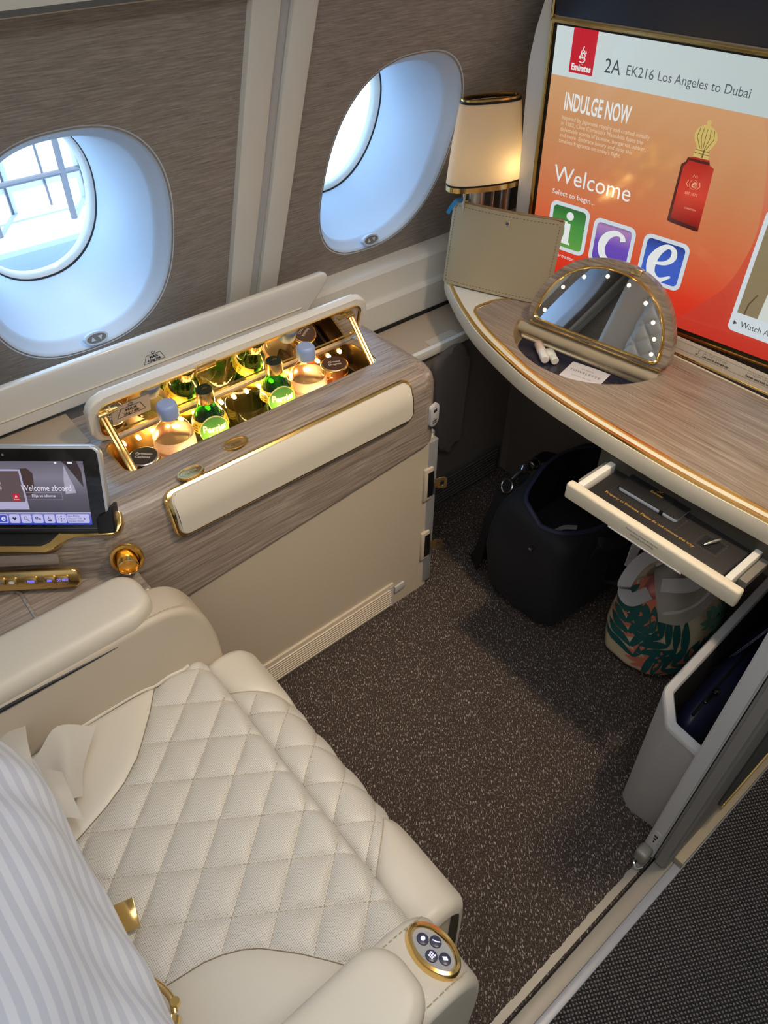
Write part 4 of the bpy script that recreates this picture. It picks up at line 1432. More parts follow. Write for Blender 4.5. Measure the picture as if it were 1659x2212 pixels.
def perf_leather(name, c):
    m = mat(name, c, 0.45)
    N, L = nodes(m)
    p = N['Principled BSDF']
    tc = N.new('ShaderNodeTexCoord')
    mp = N.new('ShaderNodeMapping')
    mp.inputs['Rotation'].default_value = (0, 0, radians(45))
    mp.inputs['Scale'].default_value = (1650, 1650, 0)
    L.new(tc.outputs['Object'], mp.inputs['Vector'])
    sx = N.new('ShaderNodeSeparateXYZ')
    L.new(mp.outputs['Vector'], sx.inputs[0])
    ms = []
    for ax in ('X', 'Y'):
        s = N.new('ShaderNodeMath')
        s.operation = 'SINE'
        L.new(sx.outputs[ax], s.inputs[0])
        ms.append(s)
    mu = N.new('ShaderNodeMath')
    mu.operation = 'MULTIPLY'
    L.new(ms[0].outputs[0], mu.inputs[0])
    L.new(ms[1].outputs[0], mu.inputs[1])
    cr = N.new('ShaderNodeValToRGB')
    cr.color_ramp.elements[0].position = 0.30
    cr.color_ramp.elements[0].color = c
    cr.color_ramp.elements[1].position = 0.62
    cr.color_ramp.elements[1].color = tuple(k * 0.50 for k in c[:3]) + (1,)
    L.new(mu.outputs[0], cr.inputs['Fac'])
    L.new(cr.outputs['Color'], p.inputs['Base Color'])
    return m
M['perf'] = perf_leather('perforated_cream_leather', lin(207, 204, 197))
# plain bolsters use the smooth leather, the quilted middle the perforated one
cu_ = obj('seat_cushion', bm, M['perf'], seat, ang=80)
cu_.data.materials.append(M['leather'])
for f in cu_.data.polygons:
    cc = f.center
    if interp(cc.x, YL) < cc.y or interp(cc.x, YR) > cc.y:
        f.material_index = 1
bm = B()
M['seam'] = mat('dark_seam_thread', lin(128, 114, 94), 0.8)  # darker thread along the bolster seams
for pts, side in ((YL, 1), (YR, -1)):
    path = []
    for k in range(90):
        x = -0.20 + k * 0.0047
        y = interp(x, pts)
        if CY0 < y < CY1 and x < CX1 - 0.03:
            path.append((x, y, cush_h(x, y - 0.0005 * side) + 0.0006))
    tube(bm, path, 0.0009, 5)
    obj('seam_piping', bm, M['seam'], seat)
    bm = B()
bm.free()
bm = B()
tube(bm, [(x, CY1 - 0.006 + 0.003 * sin(x * 14), edge_drop(x, CY1 - 0.006, cush_h(x, CY1 - 0.006)) + 0.003) for x in [-0.2 + 0.012 * k for k in range(37)]], 0.0035, 8)
obj('edge_piping', bm, M['leather'], seat)
# stitches along the quilting lines
def dashes(bm, P3, L=0.0040, G=0.0022, r=0.0007):
    acc = 0.0
    on = True
    seg = []
    for a, b in zip(P3, P3[1:]):
        a, b = Vector(a), Vector(b)
        acc += (b - a).length
        if on:
            seg.append(a)
            if acc >= L:
                seg.append(b)
                if len(seg) > 1:
                    tube(bm, [seg[0], seg[-1]], r, 4)
                seg, acc, on = [], 0.0, False
        elif acc >= G:
            acc, on = 0.0, True
def inside(x, y):
    return x < CX1 - 0.012 and x > -0.22 and CY0 + 0.01 < y < CY1 - 0.01 and interp(x, YL) - y > 0.004 and y - interp(x, YR) > 0.004
bm = B()
for fam in (0, 1):
    for k in range(-14, 15):
        run = []
        for s in range(-1200, 1200):
            t = s / 120.0
            p = QP + (QA * k + QB * t if fam == 0 else QB * k + QA * t)
            if inside(p.x, p.y):
                run.append((p.x, p.y, edge_drop(p.x, p.y, cush_h(p.x, p.y)) + 0.0006))
            elif run:
                dashes(bm, run)
                run = []
        if run:
            dashes(bm, run)
obj('stitching', bm, M['thread'], seat, recalc=False)
obj('seat_base', box(B(), -0.45, 0.245, 0.235, 0.822, 0.02, 0.445, 0.01, 2), M['leather_side'], seat)

# leg rest hanging in front of the cushion
LP = spline([(0.228, 0.390), (0.246, 0.414), (0.272, 0.427), (0.300, 0.430), (0.326, 0.421), (0.344, 0.400), (0.352, 0.375), (0.356, 0.28), (0.358, 0.12), (0.356, 0.05)], 12)
Ls = [0.0]
for p, q in zip(LP, LP[1:]):
    Ls.append(Ls[-1] + hypot(q[0] - p[0], q[1] - p[1]))
LT = Ls[-1]
def lr_at(s):
    d = min(max(s, 0), LT - 1e-6)
    import bisect
    i = min(max(bisect.bisect_right(Ls, d) - 1, 0), len(LP) - 2)
    t = (d - Ls[i]) / max(Ls[i + 1] - Ls[i], 1e-9)
    p, q = Vector(LP[i]), Vector(LP[i + 1])
    c_ = p + (q - p) * t
    tn = (q - p).normalized()
    return c_, Vector((tn.y * -1, tn.x)) if False else Vector((-tn.y, tn.x))
LY0, LY1 = 0.2245, 0.842
def lr_plain(s, y):
    # plain leather corners; s grows from the cushion over the front
    a = (y - 0.705) + 0.9 * (0.055 - s) * (1 if s < 0.10 else 1) - 0.0
    oo = y - (0.775 - 0.75 * max(0.0, s - 0.03))          # outboard corner
    ii = (0.292 + 0.88 * max(0.0, min(s, 0.13) - 0.005)) - y  # inboard corner
    return oo, ii
def lr_pt(s, y):
    c_, nn = lr_at(s)
    i, j = quv(0.262 + s * 0.95 - 0.02, y)
    oo, ii = lr_plain(s, y)
    e = -max(oo, ii)
    if e > 0:
        off = 0.0055 * puff(i, j) * (1 - math.exp(-e / 0.010))
    else:
        off = 0.008 * (1 - math.exp(e / 0.012))
    r2 = 0.02
    for d in (y - LY0, LY1 - y):
        if d < r2:
            off -= r2 - math.sqrt(max(r2 * r2 - (r2 - d) ** 2, 0))
    return (c_.x + nn.x * off, y, c_.y + nn.y * off)
bm = B()
grid(bm, lambda u, v: lr_pt(u * LT, LY0 + (LY1 - LY0) * v), 220, 250)
lr = obj('leg_rest', bm, M['perf'], seat, ang=80)
lr.data.materials.append(M['leather'])
# (grid order: v rows of u)
for f in lr.data.polygons:
    v_, u_ = divmod(f.index, 220)
    oo, ii = lr_plain((u_ + 0.5) / 220 * LT, LY0 + (LY1 - LY0) * (v_ + 0.5) / 250)
    if max(oo, ii) > 0:
        f.material_index = 1
bm = B()
for fam in (0, 1):
    for k in range(-16, 18):
        run = []
        for s_ in range(-1500, 1500):
            t = s_ / 120.0
            p = QP + (QA * k + QB * t if fam == 0 else QB * k + QA * t)
            s = (p.x + 0.02 - 0.262) / 0.95
            ok = 0.02 < s < 0.30 and LY0 + 0.015 < p.y < LY1 - 0.015 and max(lr_plain(s, p.y)) < -0.004
            if ok:
                q = Vector(lr_pt(s, p.y))
                c_, nn = lr_at(s)
                run.append((q.x + nn.x * 0.0006, q.y, q.z + nn.y * 0.0006))
            elif run:
                dashes(bm, run)
                run = []
for f_ in (0, 1):
    path = []
    for k in range(120):
        s = 0.012 + k * 0.001
        y = 0.775 - 0.75 * max(0.0, s - 0.03) if f_ == 0 else 0.292 + 0.88 * max(0.0, min(s, 0.13) - 0.005)
        if LY0 + 0.01 < y < LY1 - 0.01:
            path.append(Vector(lr_pt(s, y)) + Vector((0, 0, 0.0008)))
    tube(bm, path, 0.0011, 5)
obj('leg_rest_stitching', bm, M['thread'], seat, recalc=False)

obj('leg_rest_core', box(B(), 0.236, 0.338, 0.227, 0.838, 0.04, 0.405, 0.02, 3), M['leather_side'], seat)
# armrests
def arm(name, y0, y1, xf, ztop, m, rise=0.0):
    side = [(-0.60, 0.05), (xf - 0.035, 0.05), (xf - 0.012, 0.12), (xf, 0.30), (xf + 0.003, 0.44), (xf - 0.004, 0.52), (xf - 0.020, 0.570), (xf - 0.045, 0.602), (xf - 0.080, 0.617), (xf - 0.12, ztop), (-0.60, ztop)]
    sp_ = [Vector(p) for p in side[:3]] + spline(side[2:10], 6)[1:] + [Vector(side[10])]
    bm = B()
    ins = 0.012
    def ring(y, k):
        # k: inset of the outline
        out_ = []
        n = len(sp_)
        for i, p in enumerate(sp_):
            a, b = sp_[max(i - 1, 0)], sp_[min(i + 1, n - 1)]
            t = (b - a).normalized()
            nn = Vector((-t.y, t.x))
            out_.append((p.x + nn.x * k, y, p.y + nn.y * k))
        return out_
    rings = []
    for q in range(7):
        a = pi / 2 * q / 6
        rings.append(ring(y0 + ins * (1 - sin(a)), ins * (1 - cos(a))))
    rings = [ring(y0 + ins * (1 - sin(pi / 2 * (6 - q) / 6)), ins * (1 - cos(pi / 2 * (6 - q) / 6)))  for q in range(7)]
    A_ = [ring(y0 + ins - ins * cos(pi / 2 * q / 6), ins - ins * sin(pi / 2 * q / 6)) for q in range(7)]
    Z_ = [ring(y1 - ins + ins * sin(pi / 2 * q / 6), ins - ins * cos(pi / 2 * q / 6)) for q in range(7)]
    loft(bm, A_ + Z_, True, True, True)
    return obj(name, bm, m, seat, ang=35)
arm('armrest', 0.838, 0.918, 0.300, 0.621, M['leather_side'])
arm('armrest', 0.121, 0.224, 0.270, 0.621, M['leather'])
def arm_cap(y0, y1, xf, z0, z1):
    w = y1 - y0
    P = [(-0.60, y0)] + [(xf - 0.055 + 0.055 * sin(radians(a)), y0 + 0.040 - 0.040 * cos(radians(a))) for a in range(0, 91, 10)] + \
        [(xf - 0.040 + 0.040 * cos(radians(a)), y1 - 0.045 + 0.045 * sin(radians(a))) for a in range(0, 91, 10)] + [(-0.60, y1)]
    def shrink_(k):
        out_ = []
        n = len(P)
        for i_ in range(n):
            a_, b_ = Vector(P[i_ - 1] if i_ else (-0.7, y0)), Vector(P[i_ + 1] if i_ < n - 1 else (-0.7, y1))
            t_ = (b_ - a_).normalized()
            out_.append((P[i_][0] - t_.y * k, P[i_][1] + t_.x * k))
        return out_
    bm = B()
    rr_ = 0.020
    rings = [[(p_[0], p_[1], z0) for p_ in shrink_(0.004)], [(p_[0], p_[1], z0 + 0.004) for p_ in P], [(p_[0], p_[1], z1 - rr_) for p_ in P]]
    for q_ in range(1, 9):
        a_ = pi / 2 * q_ / 8
        rings.append([(p_[0], p_[1], z1 - rr_ + rr_ * sin(a_)) for p_ in shrink_(rr_ * (1 - cos(a_)))])
    rings.append([(p_[0], p_[1], z1 + 0.0008) for p_ in shrink_(rr_ + 0.005)])
    loft(bm, rings, True, True, True)
    return obj('armrest_cap', bm, M['pad'], seat, ang=50)
arm_cap(0.842, 0.952, 0.215, 0.606, 0.652)
arm_cap(0.116, 0.222, 0.182, 0.612, 0.664)
obj('cap_gap', tube(B(), [(-0.6, 0.8382, 0.612), (-0.05, 0.8382, 0.6115), (0.06, 0.8380, 0.6085), (0.13, 0.8378, 0.606)], [0.0042, 0.0040, 0.0026, 0.0005], 8), M['black'], seat)
bm = B()
for y, x0, x1 in ((0.848, 0.17, 0.27), (0.1335, 0.05, 0.245), (0.2125, 0.12, 0.245)):
    dashes(bm, [(x0 + (x1 - x0) * k / 60, y, 0.6225 - max(0, (x0 + (x1 - x0) * k / 60) - (0.19 if y > 0.5 else 0.155)) ** 2 * 3.0) for k in range(61)], 0.004, 0.003, 0.0008)
obj('armrest_stitching', bm, M['thread'], seat, recalc=False)
# oval control set in the aisle armrest
of = frame((0.2235, 0.174, 0.6085), (-0.13, 1, 0), (-1, -0.13, 0.30))
of = frame((0.2235, 0.174, 0.6095), (0.12, -1, 0), (1.0, 0.12, -0.30))
bm = B()
n_ = 48
R0 = [(a, b) for a, b in ((0.0385, 0.0265), (0.0385, 0.0265), (0.0365, 0.0245), (0.0325, 0.0205), (0.0300, 0.0180), (0.0295, 0.0175))]
Z0 = [-0.012, 0.002, 0.0065, 0.0075, 0.004, 0.001]
loft(bm, [[(p[0], p[1], z) for p in ell(a, b, n_)] for (a, b), z in zip(R0, Z0)], True, True, False)
cp = obj('seat_control', bm, M['gold'], seat, frame=of, ang=50)
bm = B()
flat(bm, ell(0.0300, 0.0180, 40), 0.0028)
obj('control_plate', bm, mat('silver_plate', lin(176, 180, 188), 0.3, 0.3), cp, frame=of)
kp = [(-0.0135, 0.0018), (-0.0015, 0.0085), (0.0025, -0.0070), (0.0150, 0.0015)]
kp = [(-0.0165, -0.001), (-0.0035, 0.0085), (0.0035, -0.0085), (0.0170, 0.001)]
for i, (x, y) in enumerate(kp):
    kk = obj('control_button', prism(B(), ell(0.0078, 0.0072, 24, x, y), 0.002, 0.005, 0.0012, 2), mat('dark_blue_button', lin(56, 58, 84), 0.3), cp, frame=of)
M['key_glow'] = mat('pale_lit_symbol', lin(225, 225, 250), 0.4, emit=lin(215, 215, 255), estr=0.7)
bm = B()
flat(bm, ell(0.0028, 0.0032, 14, kp[0][0], kp[0][1]), 0.0053)
x, y = kp[1]
ribbon(bm, [(x - 0.004, y - 0.002), (x + 0.001, y), (x + 0.0045, y + 0.003)], 0.0014, 0.0053)
x, y = kp[2]
for k in (-1, 0, 1):
    ribbon(bm, [(x - 0.004, y + k * 0.0026), (x + 0.004, y + k * 0.0026)], 0.0008, 0.0053)
    ribbon(bm, [(x + k * 0.0026, y - 0.004), (x + k * 0.0026, y + 0.004)], 0.0008, 0.0054)
x, y = kp[3]
flat(bm, [(x - 0.004, y - 0.001), (x, y - 0.003), (x + 0.004, y + 0.001), (x, y + 0.003)], 0.0053)
obj('button_symbols', bm, M['key_glow'], cp, frame=of)

# seat back and headrest (seen in the vanity mirror)
bm = B()
def back_pt(u, v):
    y = 0.225 + 0.66 * u
    z = 0.44 + 0.86 * v
    w_ = 4 * u * (1 - u)
    i, j = (y * 11.5 + z * 11.5), (y * 11.5 - z * 11.5)
    q = 0.010 * puff(i, j) if 0.14 < u < 0.86 and v > 0.08 else 0.012
    x = -0.335 - 0.24 * v + q - 0.06 * (max(0, abs(u - 0.5) * 2 - 0.82) / 0.18) ** 2
    return (x, y, z)
grid(bm, back_pt, 130, 170)
obj('seat_back', bm, M['leather'], seat, ang=80)
obj('seat_shell', box(B(), -0.95, -0.66, 0.20, 0.90, 0.05, 1.34, 0.05, 4), M['panel'], seat)
obj('seat_wing', box(B(), -0.92, -0.40, 0.862, 1.16, 0.604, 1.42, 0.03, 4), M['panel'], seat)

bm = B()
def head_pt(u, v):
    y, z = 0.80 + 0.24 * u, 0.86 + 0.40 * v
    q = 0.012 * puff(y * 11.5 + z * 11.5, y * 11.5 - z * 11.5)
    ed = min(u, 1 - u, v, 1 - v)
    return (-0.375 + q - 0.045 * max(0, 1 - ed / 0.14) ** 2, y, z)
grid(bm, head_pt, 70, 90)
obj('headrest', bm, M['leather'], seat, ang=80)
# belt hardware
bm = B()
box(bm, -0.002, 0.030, -0.020, 0.020, -0.002, 0.002, 0.001, 2)
bk = obj('belt_tongue', bm, M['gold'], seat, frame=frame((-0.062, 0.509, 0.482), (0.9, -0.3, 0.1), (0.25, 0.8, 0.35)))
bm = B()
tube(bm, spline([(-0.085, 0.412, 0.530), (-0.062, 0.405, 0.528), (-0.050, 0.385, 0.515), (-0.046, 0.368, 0.505), (-0.050, 0.352, 0.500)], 6), 0.0045, 10)
obj('belt_buckle', bm, M['gold_soft'], seat)
bm = B()
tube(bm, [(-0.055, 0.350, 0.500), (-0.085, 0.310, 0.505)], 0.011, 14)
lathe(bm, [(0.0, -0.005), (0.006, -0.005), (0.006, 0.005), (0.0, 0.005)], (-0.044, 0.360, 0.506), 14)
obj('belt_clasp', bm, M['gold'], seat)

# ------------------------------------------------------------------ pillow
M['pillow'] = bpy.data.materials.new('striped_white_satin')
M['pillow'].use_nodes = True
N, L = nodes(M['pillow'])
p = N['Principled BSDF']
p.inputs['Roughness'].default_value = 0.55
p.inputs['Sheen Weight'].default_value = 0.15
uvn = N.new('ShaderNodeUVMap')
uvn.uv_map = 'UVMap'
se = N.new('ShaderNodeSeparateXYZ')
L.new(uvn.outputs['UV'], se.inputs[0])
mt = N.new('ShaderNodeMath')
mt.operation = 'MULTIPLY'
mt.inputs[1].default_value = 2 * pi * 21
L.new(se.outputs['Y'], mt.inputs[0])
sn = N.new('ShaderNodeMath')
sn.operation = 'SINE'
L.new(mt.outputs[0], sn.inputs[0])
cr = N.new('ShaderNodeValToRGB')
cr.color_ramp.elements[0].position = 0.42
cr.color_ramp.elements[0].color = lin(208, 214, 230)
cr.color_ramp.elements[1].position = 0.58
cr.color_ramp.elements[1].color = lin(228, 233, 245)
ma = N.new('ShaderNodeMath')
ma.operation = 'MULTIPLY_ADD'
ma.inputs[1].default_value = 0.5
ma.inputs[2].default_value = 0.5
L.new(sn.outputs[0], ma.inputs[0])
L.new(ma.outputs[0], cr.inputs['Fac'])
L.new(cr.outputs['Color'], p.inputs['Base Color'])
def pillow(bm, F, W, H, T, seed, uvs=True):
    uvl = bm.loops.layers.uv.new('UVMap')
    rnd = random.Random(seed)
    ph = [rnd.uniform(0, 6.28) for _ in range(8)]
    n = 70
    def fn(u, v, s):
        x, y = 2 * u - 1, 2 * v - 1
        k = (1 - abs(x) ** 2.6) * (1 - abs(y) ** 2.6)
        t = T / 2 * max(k, 0) ** 0.42
        px, py = x * W / 2 * (1 - 0.05 * (1 - abs(y)) ** 0 * 0 + 0.0 - 0.045 * (1 - y * y)), y * H / 2 * (1 - 0.05 * (1 - x * x))
        wr = 0.006 * sin(9 * x + 4 * y + ph[0]) * abs(x) + 0.005 * sin(7 * y - 5 * x + ph[1]) + 0.004 * sin(16 * x + 11 * y + ph[2]) * abs(y)
        return F @ Vector((px, py, s * t + wr * min(1.0, k * 3)))
    for s in (1, -1):
        rows = [[bm.verts.new(fn(i / n, j / n, s)) for i in range(n + 1)] for j in range(n + 1)]
        for j in range(n):
            for i in range(n):
                vs = (rows[j][i], rows[j][i + 1], rows[j + 1][i + 1], rows[j + 1][i])
                f = bm.faces.new(vs if s > 0 else tuple(reversed(vs)))
                for l in f.loops:
                    v_ = l.vert
                for l, (a, b) in zip(f.loops, ((i, j), (i + 1, j), (i + 1, j + 1), (i, j + 1)) if s > 0 else ((i, j + 1), (i + 1, j + 1), (i + 1, j), (i, j))):
                    l[uvl].uv = (a / n, b / n)
    bmesh.ops.remove_doubles(bm, verts=bm.verts[:], dist=1e-5)
    return bm
pl = thing('pillow', (-0.2, 0.55, 0.47), 'large white striped satin pillow leaning on the seat back', 'pillow')
PF = frame((-0.205, 0.520, 0.655), (0.0, -1, 0.0), (-0.62, 0, 0.78))
obj('pillowcase', pillow(B(), PF, 0.70, 0.44, 0.16, 4), M['pillow'], pl, ang=80)
# loose case flap spilling on the cushion
M['cotton'] = mat('plain_white_cotton', lin(236, 233, 226), 0.7, bump=(220, 0.2, 0.001))
def sheet(name, pts, par, thick=0.0012, m=None, nu=14):
    """pts: rows of points, spline surfaced"""
    rows = [spline(r, 6) for r in pts]
    cols = list(zip(*rows))
    cols = [spline(list(c_), 6) for c_ in cols]
    bm = B()
    rr = list(zip(*cols))
    top = [[bm.verts.new(p_) for p_ in r] for r in rr]
    for j in range(len(top) - 1):
        for i in range(len(top[0]) - 1):
            bm.faces.new((top[j][i], top[j][i + 1], top[j + 1][i + 1], top[j + 1][i]))
    bmesh.ops.solidify(bm, geom=bm.faces[:], thickness=thick)
    return obj(name, bm, m or M['cotton'], par, ang=50)
sheet('case_flap', [[(-0.11, 0.80, 0.515), (-0.055, 0.800, 0.515), (-0.005, 0.815, 0.535), (0.045, 0.795, 0.507)],
                    [(-0.11, 0.76, 0.515), (-0.055, 0.765, 0.50), (-0.010, 0.785, 0.522), (0.018, 0.770, 0.499)],
                    [(-0.11, 0.71, 0.515), (-0.060, 0.720, 0.503), (-0.028, 0.735, 0.508), (-0.006, 0.742, 0.492)],
                    [(-0.11, 0.66, 0.515), (-0.065, 0.690, 0.503), (-0.040, 0.705, 0.500), (-0.022, 0.706, 0.490)]], pl)
sheet('case_fold', [[(-0.09, 0.76, 0.510), (-0.050, 0.757, 0.530), (-0.030, 0.738, 0.530)],
                    [(-0.09, 0.71, 0.510), (-0.055, 0.712, 0.536), (-0.033, 0.698, 0.530)],
                    [(-0.09, 0.66, 0.510), (-0.058, 0.672, 0.520), (-0.035, 0.655, 0.511)]], pl)
sheet('case_corner', [[(-0.12, 0.90, 0.530), (-0.070, 0.875, 0.545), (-0.042, 0.842, 0.548)],
                      [(-0.12, 0.84, 0.530), (-0.075, 0.825, 0.560), (-0.050, 0.800, 0.560)],
                      [(-0.12, 0.78, 0.530), (-0.080, 0.775, 0.560), (-0.058, 0.760, 0.556)]], pl)
# ------------------------------------------------------------------ vanity desk
desk = thing('vanity_desk', (1.3, 0.75, 0), 'curved veneered desk with gold edging, flip-up vanity mirror and open drawer', 'desk')
front_o = spline([(1.073, 0.16), (1.073, 0.26), (1.0675, 0.38), (1.0665, 0.47), (1.069, 0.562), (1.073, 0.651), (1.083, 0.765), (1.102, 0.868), (1.150, 1.025), (1.2035, 1.140), (1.252, 1.225), (1.290, 1.285), (1.340, 1.330)], 8)
front_o = [(p[0], p[1]) for p in front_o]
def offset(P, d):
    out_ = []
    n = len(P)
    for i in range(n):
        a, b = Vector(P[max(i - 1, 0)]), Vector(P[min(i + 1, n - 1)])
        t = (b - a).normalized()
        nn = Vector((t.y, -t.x))     # towards +x side (inwards)
        out_.append((P[i][0] + nn.x * d, P[i][1] + nn.y * d))
    return out_
ZT = 0.73
back_pts = [(1.57, 1.35), (1.57, 1.20), (1.425, 1.19), (1.418, 0.16)]
# carcass: cream fascia, rounded below
bm = B()
rings = []
for d, z in ((0.030, 0.680), (0.012, 0.6815), (0.003, 0.687), (0.0, 0.697), (0.0, 0.718), (0.002, 0.726), (0.0065, 0.7285)):
    q = offset(front_o, d)
    rings.append([(p[0], p[1], z) for p in q] + [(x, y, z) for x, y in back_pts])
loft(bm, rings, True, True, True)
car = obj('fascia', bm, M['cream'], desk, ang=40)
HC, HR = Vector((1.338, 0.833)), 0.1877
hx = Vector((0.148, -0.989)).normalized()            # hinge direction
hp = Vector((1.2955, 0.8134))
hn = Vector((-hx.y, hx.x))                            # towards the screen
hn = hn if hn.x > 0 else -hn
def seg_pts(R, shift):
    # arc of the hole in front of the hinge chord
    pts = []
    base = hp + hn * shift
    for k in range(361):
        a = radians(k)
        p = HC + Vector((cos(a), sin(a))) * R
        if (p - base).dot(hn) < 0:
            pts.append((a, p))
    # contiguous arc from 90..270 deg
    pts.sort(key=lambda q: q[0])
    return [(p.x, p.y) for a, p in pts]
hole = seg_pts(HR, 0.012)
def cut_hole(o):
    cb = B()
    prism(cb, hole, 0.682, 0.80)
    cut(o, cb)
cut_hole(car)
# veneered top inside the inner gold line
inner = offset(front_o, 0.0285)
inner = [p for p in inner if p[1] < 1.108]
tip = [(1.226, 1.108), (1.30, 1.110), (1.345, 1.085), (1.412, 1.07)]
topo = inner + tip + [(1.412, 0.16)]
top = obj('desktop', prism(B(), topo, 0.70, 0.7305), M['wood_desk'], desk)
cut_hole(top)
def edge_strip(name, P, h0, h1, w):
    bm = B()
    n = len(P)
    prof = [(-w / 2, h0), (-w / 2 * 0.8, h1 - 0.0004), (0, h1), (w / 2 * 0.8, h1 - 0.0004), (w / 2, h0)]
    rings = []
    for i in range(n):
        a, b = Vector(P[max(i - 1, 0)]), Vector(P[min(i + 1, n - 1)])
        t = (b - a).normalized()
        nn = Vector((t.y, -t.x))
        rings.append([(P[i][0] + nn.x * u, P[i][1] + nn.y * u, z) for u, z in prof])
    loft(bm, rings, False)
    return obj(name, bm, M['gold'], desk, ang=60)
edge_strip('gold_edge', offset(front_o, 0.0075), 0.7265, 0.7318, 0.0085)
edge_strip('gold_inlay', inner + spline([inner[-1], (1.228, 1.111), (1.246, 1.117), (1.30, 1.110), (1.345, 1.085), (1.412, 1.07)], 5)[1:], 0.7285, 0.7318, 0.0075)
M['bronze'] = mat('satin_bronze', (0.62, 0.50, 0.33, 1), 0.42, 0.75)
# vanity tray under the mirror
bm = B()
cen = Vector((1.235, 0.845))
def shrink(P, k, z):
    return [(cen.x + (p[0] - cen.x) * k, cen.y + (p[1] - cen.y) * k, z) for p in P]
loft(bm, [shrink(hole, 0.999, 0.7302), shrink(hole, 0.985, 0.7245), shrink(hole, 0.955, 0.716), shrink(hole, 0.93, 0.700), shrink(hole, 0.90, 0.691), shrink(hole, 0.86, 0.689)], True, False, False)
obj('vanity_tray', bm, M['bronze'], desk, ang=60)
bm = B()
flat(bm, [(p[0], p[1]) for p in shrink(hole, 0.875, 0)], 0.6895)
obj('tray_mat', bm, mat('navy_tray_mat', lin(38, 40, 58), 0.25, coat=0.4), desk)
# beige lip behind the tray, below the mirror hinge
bm = B()
e0, e1 = Vector(hole[0]), Vector(hole[-1])
el = (e1 - e0)
P2 = [e0, e0 + el * 0.15, e0 + el * 0.5, e0 + el * 0.85, e1]
tube(bm, [(p.x - hn.x * 0.006, p.y - hn.y * 0.006, 0.716) for p in (e0 + el * 0.02, e0 + el * 0.25, e0 + el * 0.5, e0 + el * 0.75, e0 + el * 0.98)], 0.013, 14)
obj('tray_lip', bm, mat('beige_lip', lin(172, 158, 132), 0.45), desk)
# flip-up mirror
hm = (e0 + e1) / 2
mside = 1 if (e1 - e0).dot(hx) > 0 else -1
hw = el.length / 2
MF = frame((hp.x, hp.y, 0.742), (hx.x, hx.y, 0), (hn.x * 0.345, hn.y * 0.345, 1.0))
# local z = hx x up -> which way does it face?
if (MF.to_3x3() @ Vector((0, 0, 1))).x > 0:
    MF = frame(MF.translation, (-hx.x, -hx.y, 0), (hn.x * 0.345, hn.y * 0.345, 1.0))
    mside = -1
MX = 1 if (MF.to_3x3() @ Vector((1, 0, 0))).y < 0 else -1
MW, MHh = 0.176, 0.183
def half(w, h, r, n=40, e=2.15):
    P = []
    for k in range(n + 1):
        a = pi * k / n
        c_, s = cos(a), sin(a)
        P.append((w * math.copysign(abs(c_) ** (2 / e), c_), h * abs(s) ** (2 / e)))
    # rounded lower corners
    out_ = [p for p in P if p[1] > r]
    L_ = [(-w + r * 1.0 + 0.0 - r * cos(radians(a)), r - r * sin(radians(a))) for a in range(0, 91, 15)]
    R_ = [(w - r + r * sin(radians(a)), r - r * cos(radians(a))) for a in range(0, 91, 15)]
    return out_ + L_ + R_
rim = obj('mirror_lid', prism(B(), half(MW, MHh, 0.022), -0.026, 0.0, 0.004, 3, True), M['wood_rim'], desk, frame=MF, ang=40)
dm = Matrix.Translation((0, 0.0065, 0))
bm = B()
O_, I_ = half(MW - 0.018, MHh - 0.024, 0.016), half(MW - 0.026, MHh - 0.036, 0.012)
I_ = [(p[0], p[1] + 0.006) for p in I_]
loft(bm, [[(p[0], p[1], z) for p in q] for q, z in ((O_, -0.002), (O_, 0.005))] + [[((o[0] * 0.7 + i[0] * 0.3), (o[1] * 0.7 + i[1] * 0.3), 0.0085) for o, i in zip(O_, I_)], [((o[0] * 0.35 + i[0] * 0.65), (o[1] * 0.35 + i[1] * 0.65), 0.0065) for o, i in zip(O_, I_)], [(p[0], p[1], 0.0025) for p in I_]], True)
obj('mirror_frame', bm, M['gold'], rim, frame=MF @ dm, ang=60)
bm = B()
flat(bm, [(p[0] * 1.01, p[1]) for p in I_], 0.0030)
obj('mirror_glass', bm, M['mirror'], rim, frame=MF @ dm)
bm = B()
box(bm, -0.012, 0.012, MHh - 0.012, MHh + 0.001, -0.020, 0.003, 0.002, 2)
obj('mirror_catch', bm, M['gold_soft'], rim, frame=MF @ Matrix.Translation((0.040 * MX, -0.005, 0)))
M['bulb'] = mat('warm_bulb', (1, 0.9, 0.7, 1), 0.4, emit=(1.0, 0.76, 0.42, 1), estr=2.6)
ba = [172, 143, 120, 97, 75, 52, 33, 18, 4]
for a in ba:
    bx, by = (MW - 0.040) * cos(radians(a)), 0.010 + (MHh - 0.052) * sin(radians(a))
    bm = B()
    lathe(bm, [(0.0044, 0.0), (0.0040, 0.0009), (0.0, 0.0012)], (bx * MX, by, 0.0032), 16)
    obj('mirror_light', bm, M['bulb'], rim, frame=MF @ dm)
bm = B()
tube(bm, [(-MW * 0.93, 0.002, -0.008), (MW * 0.93, 0.002, -0.008)], 0.008, 12)
obj('mirror_hinge', bm, M['gold_soft'], rim, frame=MF)

